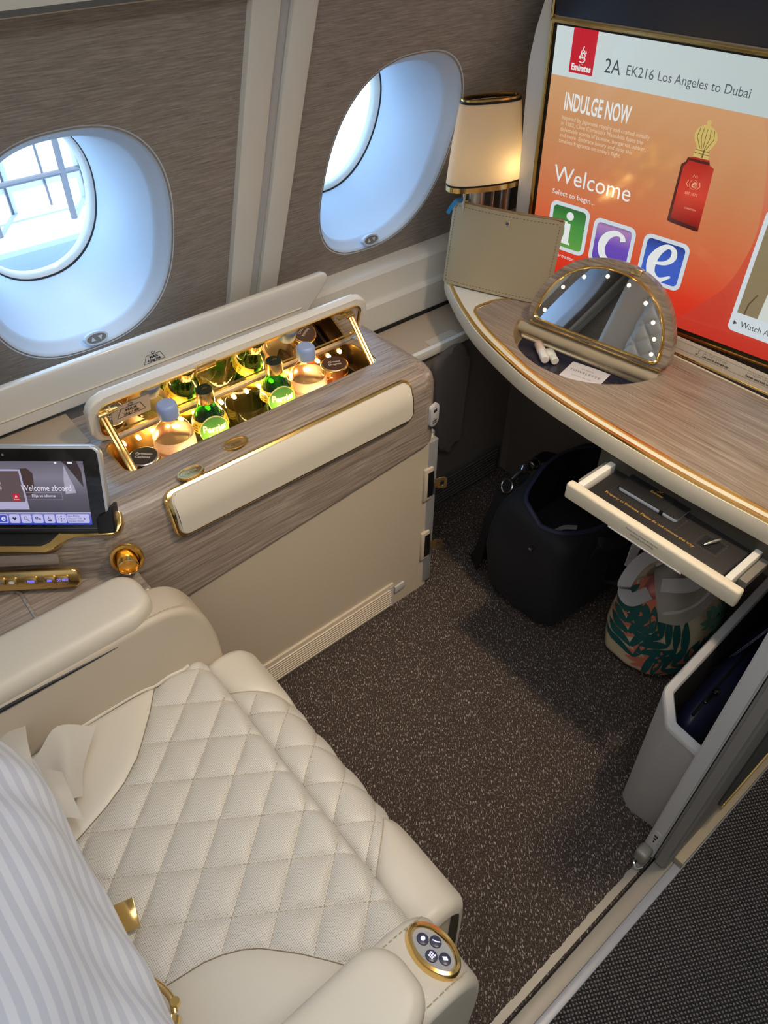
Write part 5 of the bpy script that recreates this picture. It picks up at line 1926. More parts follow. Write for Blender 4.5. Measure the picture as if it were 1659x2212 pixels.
# back strip with placards, between desk and screen
sf = frame((1.4175, 0.93, 0.7305), (0.03, -1, 0), (0.35, 0, 1))
bs = obj('back_strip', box(B(), -0.20, 0.85, 0.0, 0.036, -0.004, 0.002, 0.0015, 2), M['panel'], desk, frame=sf)
obj('strip_edge', box(B(), -0.20, 0.85, -0.001, 0.0035, 0.0, 0.005, 0.001, 2), M['gold'], bs, frame=sf)
bm = B()
box(bm, -0.20, 0.85, 0.0285, 0.0290, 0.0016, 0.0023)
box(bm, -0.20, 0.85, 0.0125, 0.0130, 0.0016, 0.0023)
obj('strip_lines', bm, M['grey_dark'], bs, frame=sf)
bm = B()
text_bm(bm, 'Life vest in armrest cap', 0.0068, 0.311, 0.0155, 0.9, width=0.062, bold=0.0002, z=0.0024)
text_bm(bm, 'سترة النجاة في ذراع المقعد', 0.0062, 0.311, 0.0235, 0.9, width=0.056, z=0.0024)
text_bm(bm, 'Fasten seat belt while seated', 0.0068, 0.412, 0.0155, 0.9, width=0.080, bold=0.0002, z=0.0024)
text_bm(bm, 'ربط الحزام أثناء الجلوس', 0.0062, 0.412, 0.0235, 0.9, width=0.066, z=0.0024)
ribbon(bm, [(0.297, 0.017), (0.301, 0.021), (0.298, 0.024), (0.302, 0.027)], 0.0012, 0.0024)
ribbon(bm, [(0.294, 0.0165), (0.303, 0.0165)], 0.0010, 0.0024)
obj('strip_lettering', bm, M['ink'], bs, frame=sf)

# drawer pulled out under the fascia
obj('drawer_front', box(B(), 0.9655, 0.9845, 0.2235, 0.5945, 0.622, 0.660, 0.005, 3), M['cream'], desk)
dr = desk
bm = B()
box(bm, 0.983, 1.30, 0.249, 0.262, 0.630, 0.660, 0.002, 2)
box(bm, 0.983, 1.30, 0.566, 0.580, 0.630, 0.660, 0.002, 2)
box(bm, 0.983, 1.30, 0.262, 0.566, 0.628, 0.634)
obj('drawer_box', bm, M['white'], desk)
obj('drawer_runner', box(B(), 1.01, 1.30, 0.232, 0.247, 0.632, 0.648, 0.001, 1), M['alu'], desk)
obj('drawer_runner', box(B(), 1.00, 1.30, 0.583, 0.590, 0.632, 0.652, 0.001, 1), M['alu'], desk)
obj('drawer_mat', box(B(), 0.990, 1.29, 0.266, 0.562, 0.634, 0.6495, 0.004, 3), mat('black_leather_mat', lin(30, 28, 28), 0.5, bump=(700, 0.2, 0.0006)), desk)
bm = B()
text_bm(bm, 'Property of Emirates. Please do not remove this tray', 0.0085, 0, 0, 1.0, width=0.195, bold=0.0001)
obj('mat_lettering', bm, M['goldink'], desk, frame=frame((1.012, 0.535, 0.6500), (0, -1, 0), (1, 0, 0)))
bm = B()
def dash_rect(bm, x0, x1, y0, y1, z):
    dashes(bm, [(x0 + (x1 - x0) * k / 40, y0, z) for k in range(41)], 0.003, 0.002, 0.0004)
    dashes(bm, [(x0 + (x1 - x0) * k / 40, y1, z) for k in range(41)], 0.003, 0.002, 0.0004)
    dashes(bm, [(x0, y0 + (y1 - y0) * k / 40, z) for k in range(41)], 0.003, 0.002, 0.0004)
    dashes(bm, [(x1, y0 + (y1 - y0) * k / 40, z) for k in range(41)], 0.003, 0.002, 0.0004)
dash_rect(bm, 1.025, 1.20, 0.385, 0.530, 0.6498)
dash_rect(bm, 1.022, 1.062, 0.300, 0.345, 0.6498)
obj('mat_stitching', bm, M['grey_dark'], desk, recalc=False)
bm = B()
flat(bm, [(1.026, 0.304), (1.058, 0.304), (1.058, 0.341), (1.026, 0.341)], 0.6499)
obj('pen_slot', bm, M['black_soft'], desk)
bm = B()
text_bm(bm, 'Please close drawer during taxi,', 0.0058, 0, 0.004, 1, z=0.0, width=0.07)
text_bm(bm, 'take-off and landing', 0.0058, 0.012, -0.004, 1, z=0.0, width=0.05)
obj('drawer_lettering', bm, M['ink'], desk, frame=frame((0.9653, 0.450, 0.640), (0, -1, 0), (0, 0, 1)))
obj('drawer_pull', box(B(), 0.9635, 0.9662, 0.325, 0.485, 0.6225, 0.6255, 0.001, 2), M['grey_light'], desk)
obj('drawer_housing', box(B(), 1.085, 1.40, 0.215, 0.605, 0.618, 0.6805), mat('dark_drawer_housing', lin(70, 66, 60), 0.5), desk)

# things in the drawer
nb = thing('notebook', (1.10, 0.46, 0.65), 'black notebook with elastic band lying in the open drawer', 'notebook')
nf = frame((1.0365, 0.523, 0.650), (0.03, -1, 0), (1, 0.03, 0))
bm = B()
prism(bm, rrect(0.128, 0.17, 0.006, 4, 0.064, 0.085), 0.0, 0.0085, 0.001, 2, True)
obj('pages', bm, mat('grey_paper', lin(198, 204, 214), 0.7), nb, frame=nf)
bm = B()
prism(bm, rrect(0.132, 0.174, 0.008, 4, 0.064, 0.0865), 0.0085, 0.0105, 0.0008, 2, True)
obj('cover', bm, mat('black_cover', lin(24, 24, 26), 0.42, bump=(900, 0.15, 0.0005)), nb, frame=nf)
obj('elastic_band', box(B(), 0.092, 0.099, -0.0015, 0.178, -0.0, 0.0114), M['black_soft'], nb, frame=nf)
bm = B()
text_bm(bm, 'Emirates', 0.0085, 0.064, 0.030, 0.9, 'CENTER', bold=0.0003, z=0.0107)
ribbon(bm, [(0.060, 0.040), (0.066, 0.043), (0.062, 0.046), (0.067, 0.050)], 0.0015, 0.0107)
ribbon(bm, [(0.063, 0.040), (0.069, 0.044), (0.068, 0.049)], 0.0012, 0.0107)
obj('cover_lettering', bm, M['goldink'], nb, frame=nf)
pen = thing('pen', (1.04, 0.322, 0.651), 'short silver pen tip showing in the slot of the drawer mat', 'pen')
bm = B()
tube(bm, [(1.028, 0.329, 0.6535), (1.036, 0.326, 0.6545), (1.052, 0.320, 0.6555), (1.060, 0.317, 0.6555)], [0.0012, 0.0030, 0.0040, 0.0040], 14)
obj('barrel', bm, mat('pen_silver', (0.8, 0.78, 0.72, 1), 0.2, 1.0), pen)

# toiletries in the vanity tray
vl = thing('lotion_bottle', (1.21, 0.935, 0.69), 'small clear lotion bottle with white cap in the vanity tray', 'bottle')
d0 = Vector((-0.055, -0.035, 0)).normalized()
def lying(prof, o, d):
    zx = Vector(d).normalized()
    xx = zx.orthogonal().normalized()
    return Matrix((xx, zx.cross(xx), zx)).transposed().to_4x4(), o
def lie(bm, o, d):
    m, o = lying(None, o, d)
    m.translation = Vector(o)
    bm.transform(m)
    return bm
P0 = (1.262, 0.934, 0.702)
dd = Vector((-0.055, -0.075, 0))
obj('bottle_body', lie(lathe(B(), [(0.0, 0.0), (0.0085, 0.001), (0.0105, 0.004), (0.0105, 0.034), (0.008, 0.036), (0.008, 0.040)], (0, 0, 0), 24), P0, dd), mat('milky_plastic', lin(222, 196, 176), 0.2, coat=0.3), vl)
obj('bottle_cap', lie(lathe(B(), [(0.0098, 0.038), (0.0100, 0.039), (0.0100, 0.070), (0.0085, 0.073), (0.0, 0.0735)], (0, 0, 0), 24), P0, dd), mat('clear_white_cap', lin(232, 228, 224), 0.15, coat=0.4), vl)
ct = thing('cream_tube', (1.22, 0.905, 0.69), 'small white cream tube lying against the lotion bottle', 'tube')
bm = B()
rings = []
for t, a, b in ((0.0, 0.0135, 0.0012), (0.010, 0.0130, 0.004), (0.030, 0.0115, 0.0085), (0.036, 0.0095, 0.0085), (0.038, 0.0075, 0.0075)):
    rings.append([(a * cos(2 * pi * k / 24), b * sin(2 * pi * k / 24), t) for k in range(24)])
loft(bm, rings, True, True, True)
P1 = (1.262, 0.906, 0.700)
tfm = Matrix((Vector((0.58, -0.81, 0)), Vector((0, 0, 1)), Vector((-0.81, -0.58, 0)).normalized())).transposed().to_4x4()
tfm = Matrix((Vector((-0.58, 0.81, 0)).normalized(), Vector((0, 0, 1)), Vector((0.81, 0.58, 0)).normalized())).transposed().to_4x4()
tfm = frame(P1, Vector((0.6, -0.8, 0)), (0, 0, 1))
tfm = Matrix.Translation(P1) @ frame((0, 0, 0), (0.86, -0.5, 0), (0, 0, 1)).to_3x3().to_4x4()
obj('tube_body', bm, M['white_gloss'], ct, frame=tfm)
bm = B()
lathe(bm, [(0.0090, 0.037), (0.0092, 0.038), (0.0092, 0.054), (0.0080, 0.0555), (0.0, 0.0556)], (0, 0, 0), 24)
obj('tube_cap', bm, M['white'], ct, frame=tfm)
bm = B()
text_bm(bm, 'BYREDO', 0.0045, 0, 0.018, 0.8, 'CENTER')
sa = thing('towelette_sachet', (1.18, 0.83, 0.69), 'white paper towelette sachet lying flat in the vanity tray', 'sachet')
xf_ = Vector((0.22, -0.975, 0)).normalized()
SFm = frame((1.252, 0.786, 0.6905), xf_, Vector((0, 0, 1)).cross(xf_))
bm = B()
def sachet(u, v, s):
    x, y = (2 * u - 1) * 0.046, (2 * v - 1) * 0.036
    k = max(0, (1 - (2 * u - 1) ** 4) * (1 - (2 * v - 1) ** 4))
    return (x, y, 0.0022 + s * 0.0020 * k + 0.0004 * sin(60 * x + 30 * y))
for s in (1, -1):
    grid(bm, lambda u, v: sachet(u, v, s), 18, 16)
bmesh.ops.remove_doubles(bm, verts=bm.verts[:], dist=1e-6)
obj('paper', bm, mat('sachet_paper', lin(216, 212, 216), 0.5), sa, frame=SFm)
bm = B()
text_bm(bm, 'BYREDO', 0.0062, 0, 0.012, 1.0, 'CENTER', z=0.0050, spacing=1.3)
text_bm(bm, 'TOWELETTE', 0.0110, 0, -0.004, 1.0, 'CENTER', z=0.0050, spacing=1.25)
text_bm(bm, 'ALCOHOL FREE WIPE', 0.0046, 0, -0.020, 1.0, 'CENTER', z=0.0046, spacing=1.1)
obj('sachet_lettering', bm, M['ink'], sa, frame=SFm)
wr = thing('clear_wrapper', (1.21, 0.74, 0.69), 'crinkled clear plastic wrapper at the aisle end of the vanity tray', 'wrapper')
bm = B()
rnd = random.Random(5)
grid(bm, lambda u, v: (1.235 + 0.030 * v + 0.03 * u, 0.735 - 0.060 * u, 0.693 + 0.006 * rnd.random()), 12, 5)
obj('film', bm, clear('wrapper_film', (0.97, 0.97, 0.98, 1), 0.10, 0.08), wr)

# ------------------------------------------------------------------ screen
mon = thing('entertainment_screen', (1.45, 0.8, 0.76), 'large wall screen showing the orange welcome page behind the desk', 'screen')
SO = Vector((1.4301221, 1.1275450, 0.76))
SW = Vector((0.1133265, -0.9935578, 0.0))
SU = Vector((-0.0364076, -0.0041527, 0.9993284))
SF = frame(SO, SW, SU)            # local z comes out of the screen towards the seat
obj('housing', prism(B(), [(-0.0571, -0.01), (-0.0571, 0.132), (-0.0582, 0.228), (-0.0615, 0.354), (-0.0633, 0.459), (-0.054, 0.52), (-0.0392, 0.574), (-0.02, 0.64), (0.0, 0.72), (0.86, 0.72), (0.86, -0.01)], -0.10, -0.004, 0.004, 2), M['white_gloss'], mon, frame=SF)
bm = B()
ring2d(bm, [(-0.0145, -0.013), (0.80, -0.013), (0.80, 0.5485), (-0.0145, 0.5485)], [(-0.0055, -0.006), (0.79, -0.006), (0.79, 0.541), (-0.0055, 0.541)], -0.012, 0.008)
bmesh.ops.bevel(bm, geom=bm.edges[:], offset=0.002, segments=2, affect='EDGES')
obj('gold_frame', bm, M['gold'], mon, frame=SF)
obj('black_bezel', box(B(), -0.006, 0.791, -0.007, 0.542, -0.012, -0.0005), M['black'], mon, frame=SF)
obj('upper_panel', box(B(), -0.008, 0.80, 0.5520, 0.72, -0.010, 0.004, 0.003, 2), mat('dark_blue_black_panel', lin(44, 46, 58), 0.35), mon, frame=SF)
obj('upper_frame', box(B(), -0.0165, -0.0085, 0.5490, 0.72, -0.012, 0.006, 0.002, 2), M['gold'], mon, frame=SF)
def sl(name, z, m, fn):
    bm = B()
    fn(bm)
    return obj(name, bm, m, mon, frame=SF @ Matrix.Translation((0, 0, 0.0002 + z * 0.00012)))
SS = 0.92
M['s_bg'] = scr_grad('screen_orange', [(0.0, lin(204, 40, 26)), (0.16, lin(216, 58, 34)), (0.45, lin(206, 112, 70)), (0.75, lin(198, 138, 92)), (1.0, lin(206, 156, 110))], None, SS, 'Y', 0, 1)
sl('picture_background', 0, M['s_bg'], lambda b_: uvq(b_, 0.0, 0.785, 0.0, 0.4475))
sl('picture_header', 0, scr_grad('screen_header', lin(204, 216, 216), lin(178, 190, 188), SS, 'X', 0, 1), lambda b_: uvq(b_, 0.0, 0.785, 0.4475, 0.536))
sl('logo_block', 1, glow('screen_logo_red', lin(192, 22, 42), SS), lambda b_: uvq(b_, 0.0405, 0.0968, 0.4575, 0.537))
def emblem(b_, x, y, s):
    def rb(pts, w):
        ribbon(b_, [(p[0], p[1]) for p in spline([(x + a * s, y + c_ * s, 0) for a, c_ in pts], 5)], w * s)
    rb([(-0.5, -0.9), (0.1, -1.0), (0.5, -0.6), (0.3, -0.2), (-0.2, -0.3), (-0.4, 0.1), (0.0, 0.4), (0.4, 0.2), (0.45, -0.1)], 0.16)
    rb([(0.1, 1.3), (-0.1, 0.9), (0.25, 0.6), (0.0, 0.3)], 0.16)
    rb([(-0.25, 0.75), (-0.35, 0.35), (-0.1, 0.0), (0.2, -0.6)], 0.13)
    rb([(-0.6, -0.5), (-0.55, -0.1), (-0.3, -0.6)], 0.13)
    rb([(0.45, 0.75), (0.6, 0.4), (0.35, 0.45)], 0.12)
    for a, c_ in ((-0.1, -1.25), (0.15, -1.28)):
        flat(b_, ell(0.07 * s, 0.07 * s, 8, x + a * s, y + c_ * s))
M['s_white'] = glow('screen_bright_white', lin(228, 232, 230), SS)
M['s_white2'] = glow('screen_soft_white', lin(226, 200, 170), SS)
M['s_ink'] = glow('screen_grey_ink', lin(58, 62, 66), 0.8)
M['s_ink2'] = glow('screen_light_ink', lin(92, 98, 104), 0.8)
def logo_txt(b_):
    text_bm(b_, 'Emirates', 0.0165, 0.0686, 0.4630, 1, 'CENTER', bold=0.0006, width=0.046)
    emblem(b_, 0.0690, 0.4905, 0.0125)
sl('logo_mark', 2, M['s_white'], logo_txt)
sl('header_seat', 2, M['s_ink'], lambda b_: text_bm(b_, '2A', 0.0365, 0.1215, 0.4690, 1, width=0.036))
def head2(b_):
    text_bm(b_, 'EK216', 0.0255, 0.1700, 0.4715, 1, width=0.059)
    text_bm(b_, 'Los Angeles to Dubai', 0.0235, 0.2385, 0.4728, 1, width=0.183)
sl('header_route', 2, M['s_ink2'], head2)
sl('headline', 2, M['s_white'], lambda b_: text_bm(b_, 'INDULGE NOW', 0.0470, 0.0400, 0.3865, 1, width=0.158, bold=0.0010))
def para(b_):
    for k, s in enumerate(('Inspired by Japanese royalty and crafted initially', 'in 1982, Clive Christian\'s Matsukita fuses the', 'delectable scents of jasmine, bergamot, amber,', 'and more. Embrace luxury and shop this', 'timeless fragrance on today\'s flight.')):
        text_bm(b_, s, 0.0118, 0.0392, 0.3668 - k * 0.0118, 0.93)
sl('paragraph', 2, M['s_white2'], para)
sl('welcome', 2, M['s_white'], lambda b_: text_bm(b_, 'Welcome', 0.0520, 0.0385, 0.2365, 1, width=0.196))
sl('select', 2, M['s_white'], lambda b_: text_bm(b_, 'Select to begin...', 0.0160, 0.0400, 0.2085, 1, width=0.113))
M['s_tile'] = glow('screen_tile_edge', lin(206, 216, 222), SS)
def tile(x0, x1, y0, y1, name, ca, cb_, letter, shear, lw, lh, dy):
    cx_, cy_ = (x0 + x1) / 2, (y0 + y1) / 2
    sl('tile_edge', 2, M['s_tile'], lambda b_: flat(b_, rrect(x1 - x0, y1 - y0, 0.017, 6, cx_, cy_)))
    def fill(b_):
        uvl = b_.loops.layers.uv.new('UVMap')
        P = rrect(x1 - x0 - 0.018, y1 - y0 - 0.018, 0.010, 6, cx_, cy_)
        f = b_.faces.new([b_.verts.new((p[0], p[1], 0)) for p in P])
        for l in f.loops:
            l[uvl].uv = ((l.vert.co.x - x0) / (x1 - x0), (l.vert.co.y - y0) / (y1 - y0))
    sl(name, 3, scr_grad(name + '_colour', ca, cb_, SS, 'Y', 0, 1), fill)
    def draw(b_):
        H = lh
        def st(pts, ws):
            Q = spline([(cx_ + px * H, cy_ + py * H, 0) for px, py in pts], 6)
            n = len(Q)
            W = [interp(k / (n - 1), ws) * H for k in range(n)]
            ribbon(b_, [(q.x, q.y) for q in Q], W)
        if letter == 'i':
            flat(b_, ell(0.115 * H, 0.115 * H, 24, cx_ + 0.03 * H, cy_ + 0.34 * H))
            st([(-0.02, 0.13), (0.0, -0.05), (-0.01, -0.25), (-0.03, -0.42)], [(0, 0.20), (0.5, 0.16), (1, 0.24)])
            st([(-0.16, 0.15), (-0.02, 0.15)], [(0, 0.05), (1, 0.05)])
            st([(-0.18, -0.42), (0.14, -0.42)], [(0, 0.06), (1, 0.06)])
        elif letter == 'c':
            st([(0.26, 0.16), (0.22, 0.26), (0.06, 0.30), (-0.14, 0.18), (-0.24, -0.06), (-0.16, -0.30), (0.04, -0.38), (0.22, -0.28)], [(0, 0.14), (0.2, 0.09), (0.5, 0.20), (0.75, 0.16), (1, 0.04)])
        else:
            st([(-0.19, -0.06), (0.06, 0.0), (0.20, 0.14), (0.18, 0.30), (0.04, 0.34), (-0.12, 0.20), (-0.22, -0.04), (-0.18, -0.28), (0.0, -0.38), (0.24, -0.24)], [(0, 0.05), (0.25, 0.13), (0.42, 0.08), (0.65, 0.21), (0.82, 0.17), (1, 0.04)])
    sl('tile_letter', 4, M['s_white'], draw)
tile(0.0418, 0.1478, 0.0835, 0.1950, 'green_tile', [(0.0, lin(96, 160, 70)), (0.6, lin(70, 142, 66)), (1.0, lin(36, 92, 44))], None, 'i', 0.0, 0.03, 0.085, (0.004, -0.028))
tile(0.1605, 0.2670, 0.080, 0.1860, 'purple_tile', [(0.0, lin(88, 66, 176)), (0.5, lin(110, 78, 180)), (0.85, lin(170, 130, 180)), (1.0, lin(70, 50, 110))], None, 'c', 0.15, 0.03, 0.100, (0.0, -0.026))
tile(0.2870, 0.3940, 0.0790, 0.1862, 'blue_tile', [(0.0, lin(60, 96, 196)), (0.6, lin(64, 96, 190)), (1.0, lin(36, 52, 120))], None, 'e', 0.25, 0.03, 0.108, (-0.002, -0.026))
sl('tile_caption', 2, M['s_white'], lambda b_: (text_bm(b_, 'Information', 0.0125, 0.095, 0.0660, 1, 'CENTER'), ))
# perfume bottle picture
M['p_red'] = scr_grad('picture_red_glass', [(0.0, lin(84, 16, 14)), (0.12, lin(150, 28, 22)), (0.5, lin(206, 60, 40)), (1.0, lin(170, 34, 26))], None, SS, 'Y', 0, 1)
def pb(b_):
    uvl = b_.loops.layers.uv.new('UVMap')
    P = [(0.3275, 0.2235), (0.3285, 0.338), (0.336, 0.344), (0.338, 0.352), (0.350, 0.3555), (0.382, 0.3560), (0.386, 0.347), (0.3955, 0.343), (0.3985, 0.2185), (0.390, 0.2175), (0.335, 0.2210)]
    f = b_.faces.new([b_.verts.new((p[0], p[1], 0)) for p in P])
    for l in f.loops:
        l[uvl].uv = ((l.vert.co.x - 0.3275) / 0.071, (l.vert.co.y - 0.2175) / 0.138)
sl('perfume_picture', 3, M['p_red'], pb)
def pdark(b_):
    flat(b_, [(0.3275, 0.2235), (0.3285, 0.338), (0.336, 0.344), (0.338, 0.352), (0.342, 0.353), (0.340, 0.343), (0.3335, 0.334), (0.3335, 0.230), (0.3925, 0.2255), (0.3985, 0.2185), (0.335, 0.2210)])
    flat(b_, [(0.342, 0.352), (0.384, 0.3525), (0.385, 0.347), (0.342, 0.3475)])
sl('perfume_edge', 4, glow('picture_dark_red', lin(70, 16, 16), 0.8), pdark)
def pgold(b_):
    flat(b_, [(0.3480, 0.3565), (0.3480, 0.366), (0.3530, 0.372), (0.3745, 0.3715), (0.3790, 0.365), (0.3790, 0.3560)])
    cr_ = spline([(0.3520, 0.372, 0), (0.3440, 0.384, 0), (0.3400, 0.396, 0), (0.3445, 0.408, 0), (0.354, 0.414, 0), (0.3625, 0.4165, 0), (0.372, 0.413, 0), (0.382, 0.406, 0), (0.3865, 0.394, 0), (0.3825, 0.382, 0), (0.3755, 0.3715, 0)], 5)
    flat(b_, [(p[0], p[1]) for p in cr_])
    flat(b_, ell(0.0045, 0.0045, 12, 0.3625, 0.4205))
M['p_gold'] = scr_grad('picture_gold', lin(196, 160, 84), lin(216, 206, 130), SS, 'Y', 0, 1)
sl('perfume_stopper', 3, glow('picture_gold_flat', lin(206, 180, 104), SS), pgold)
def pribs(b_):
    for k in (-2, -1, 0, 1, 2):
        ribbon(b_, [(0.3635 + k * 0.003, 0.373), (0.3630 + k * 0.0085, 0.393), (0.3630 + k * 0.0070, 0.409)], 0.0012)
    ribbon(b_, [(0.348, 0.3640), (0.379, 0.3635)], 0.0012)
    ribbon(b_, [(0.350, 0.3700), (0.377, 0.3695)], 0.0012)
    ribbon(b_, [(0.366, 0.357), (0.367, 0.372)], 0.0030)
sl('perfume_ribs', 4, glow('picture_bronze', lin(110, 84, 34), 0.8), pribs)
def plab(b_):
    text_bm(b_, 'e', 0.022, 0.3635, 0.300, 1, 'CENTER', shear=0.3, bold=0.0002)
    text_bm(b_, 'EST 1872', 0.0070, 0.3640, 0.2845, 1, 'CENTER')
    text_bm(b_, 'CHRISTIAN', 0.0050, 0.3700, 0.2560, 1, 'CENTER')
    ring2d(b_, ell(0.0085, 0.0095, 20, 0.3635, 0.3055), ell(0.0078, 0.0088, 20, 0.3635, 0.3055), 0, 0.00005)
    for s in (-1, 1):
        ribbon(b_, [(0.3635 + s * 0.009, 0.298), (0.3635 + s * 0.0145, 0.304), (0.3635 + s * 0.012, 0.312)], 0.0012)
    ribbon(b_, [(0.3585, 0.3185), (0.3605, 0.324), (0.3635, 0.3195), (0.3665, 0.324), (0.3685, 0.3185)], 0.0010)
sl('perfume_lettering', 5, glow('picture_pale_gold', lin(232, 170, 130), SS), plab)
# pale diagonal sweep on the picture
def sweep(b_):
    P = [(p[0], p[1]) for p in spline([(0.785, 0.4475, 0), (0.462, 0.4356, 0), (0.480, 0.405, 0), (0.4948, 0.3534, 0), (0.509, 0.29, 0), (0.512, 0.22, 0), (0.49, 0.13, 0), (0.44, 0.06, 0), (0.39, 0.0, 0), (0.785, 0.0, 0)][1:9], 6)]
    flat(b_, P + [(0.785, 0.0), (0.785, 0.4475), (0.46, 0.4475)])
def sweep2(b_):
    uvl = b_.loops.layers.uv.new('UVMap')
    sweep(b_)
    for f in b_.faces:
        for l in f.loops:
            l[uvl].uv = (l.vert.co.x / 0.785, l.vert.co.y / 0.4475)
sl('picture_sweep', 1, scr_grad('screen_sweep', [(0.0, lin(196, 52, 36)), (0.5, lin(202, 84, 58)), (1.0, lin(206, 150, 110))], None, SS, 'Y', 0, 1), sweep2)
sl('video_card', 3, M['s_tile'], lambda b_: flat(b_, rrect(0.26, 0.26, 0.012, 5, 0.6485, 0.168)))
sl('video_picture', 4, glow('screen_khaki', lin(132, 118, 88), SS), lambda b_: uvq(b_, 0.528, 0.77, 0.081, 0.28))
def gown(b_):
    flat(b_, [(0.5715, 0.081), (0.575, 0.16), (0.592, 0.24), (0.62, 0.27), (0.70, 0.26), (0.70, 0.081)])
sl('video_gown', 5, glow('screen_gown', lin(206, 212, 206), SS), gown)
sl('video_fold', 6, glow('screen_gown_shade', lin(84, 66, 44), SS), lambda b_: (ribbon(b_, [(0.543, 0.081), (0.545, 0.105), (0.556, 0.13)], 0.003), flat(b_, [(0.604, 0.18), (0.622, 0.215), (0.66, 0.20), (0.64, 0.17)])))
def watch(b_):
    text_bm(b_, 'Watch Airshow', 0.0185, 0.5430, 0.0525, 1, width=0.107)
    flat(b_, [(0.5275, 0.0625), (0.5275, 0.0525), (0.5360, 0.0575)])
sl('video_caption', 5, M['s_ink'], watch)

# ------------------------------------------------------------------ table lamp
lp_ = thing('table_lamp', (1.36, 1.243, 0.73), 'small table lamp with cream shade and chrome stem behind the pouch', 'lamp')
LC = Vector((1.360, 1.243, 0.0))
LX, LY = Vector((0.93, -0.36, 0)).normalized(), Vector((0.36, 0.93, 0)).normalized()
def lring(a, b, z, n=56):
    return [LC + LX * p[0] + LY * p[1] + Vector((0, 0, z)) for p in sup(a, b, 2.5, n)]
def lz(x):
    return 0.0
zb0, zt0 = 0.968, 1.142
bm = B()
loft(bm, [lring(0.096, 0.038, zb0), lring(0.087, 0.034, (zb0 + zt0) / 2), lring(0.074, 0.028, zt0)], True)
msh = mat('cream_shade_fabric', lin(242, 230, 206), 0.7)
N, L = nodes(msh)
N['Principled BSDF'].inputs['Transmission Weight'].default_value = 0.0
N['Principled BSDF'].inputs['Subsurface Weight'].default_value = 0.0
tr2 = N.new('ShaderNodeBsdfTranslucent')
tr2.inputs['Color'].default_value = lin(250, 234, 200)
ms_ = N.new('ShaderNodeMixShader')
ms_.inputs['Fac'].default_value = 0.45
L.new(N['Principled BSDF'].outputs[0], ms_.inputs[1])
L.new(tr2.outputs[0], ms_.inputs[2])
L.new(ms_.outputs[0], N['Material Output'].inputs['Surface'])
obj('lamp_shade', bm, msh, lp_, ang=60)
for z0, z1, a, b, m in ((zb0 - 0.012, zb0, 0.096, 0.038, M['gold']), (zb0, zb0 + 0.004, 0.0968, 0.0388, M['black']), (zt0, zt0 + 0.005, 0.0745, 0.0285, M['black']), (zt0 + 0.005, zt0 + 0.009, 0.073, 0.027, M['gold'])):
    bm = B()
    o_, i_ = lring(a, b, 0), lring(a - 0.006, b - 0.006, 0)
    ring2d(bm, o_, i_, z0, z1)
    obj('shade_trim', bm, m, lp_, ang=50)
bm = B()
loft(bm, [lring(0.071, 0.0255, zt0 - 0.002), lring(0.04, 0.012, zt0 - 0.008)], True, False, True)
obj('shade_top', bm, M['gold_soft'], lp_)
bm = B()
loft(bm, [lring(0.092, 0.034, zb0 - 0.004), lring(0.02, 0.012, zb0 + 0.004)], True, False, False)
obj('shade_diffuser', bm, M['white'], lp_)
bm = B()
tube(bm, [LC + LX * -0.015 + Vector((0, 0, z)) for z in (0.732, 0.85, 0.966)], 0.020, 20)
obj('stem', bm, mat('satin_steel_stem', (0.55, 0.54, 0.52, 1), 0.3, 1.0), lp_)
for sx in (0.028, 0.062, -0.048):
    bm = B()
    tube(bm, [LC + LX * sx + Vector((0, 0, z)) for z in (0.732, 0.80, 0.88, 0.962)], 0.004 if sx < 0.05 else 0.013, 14)
    obj('stem_rod', bm, M['chrome'], lp_)
bm = B()
loft(bm, [lring(0.075, 0.045, 0.7306), lring(0.073, 0.043, 0.738)], True, True, True)
obj('lamp_base', bm, M['chrome'], lp_)
pl_ = bpy.data.lights.new('lamp_bulb', 'POINT')
pl_.energy, pl_.color, pl_.shadow_soft_size = 0.13, (1.0, 0.70, 0.36), 0.012
po = bpy.data.objects.new('lamp_bulb', pl_)
COL.objects.link(po)
po.location = LC + LX * 0.050 + Vector((0, 0, 1.005))
attach(po, lp_)

# ------------------------------------------------------------------ pouch leaning on the lamp
pou = thing('zip_pouch', (1.30, 1.16, 0.732), 'taupe leather zip pouch with blue zip pull standing on the desk', 'pouch')
PW = Vector((0.382, -0.924, 0)).normalized()
PNn = Vector((0.924, 0.382, 0)).normalized()
PU = (Vector((0, 0, 1)) * cos(radians(12)) + PNn * sin(radians(12))).normalized()
PFm = frame((1.260, 1.263, 0.7325), PW, PU)           # local z towards the seat
def pouch(bm, W, H, T, ins):
    n, m = 44, 34
    for s in (1, -1):
        def fn(u, v):
            x, y = u, v
            k = max(0.0, (1 - (2 * x - 1) ** 4))
            t = T * (0.30 + 0.70 * (1 - y) ** 0.8) * k ** 0.6
            sag = 0.006 * sin(pi * x) * y
            return ((-0.006 + (W + 0.014) * x + 0.012 * (y - 0.5) * (2 * x - 1) * 0), H * y - sag * 0.5, s * t / 2 + 0.006 * sin(3 * x) * y - T / 2)
        grid(bm, fn, n, m)
    bmesh.ops.remove_doubles(bm, verts=bm.verts[:], dist=1e-5)
    return bm
obj('pouch_body', pouch(B(), 0.268, 0.196, 0.036, 0), mat('taupe_grained_leather', lin(176, 162, 132), 0.42, bump=(420, 0.35, 0.0008)), pou, frame=PFm, ang=60)
bm = B()
zp = [(-0.004 + 0.276 * k / 40, 0.1965 - 0.003 * sin(pi * k / 40) + 0.0, -0.018 + 0.006 * sin(3 * k / 40)) for k in range(41)]
tube(bm, zp, 0.0042, 8)
obj('zipper', bm, mat('zip_bronze', lin(150, 122, 86), 0.4, 0.4), pou, frame=PFm)
bm = B()
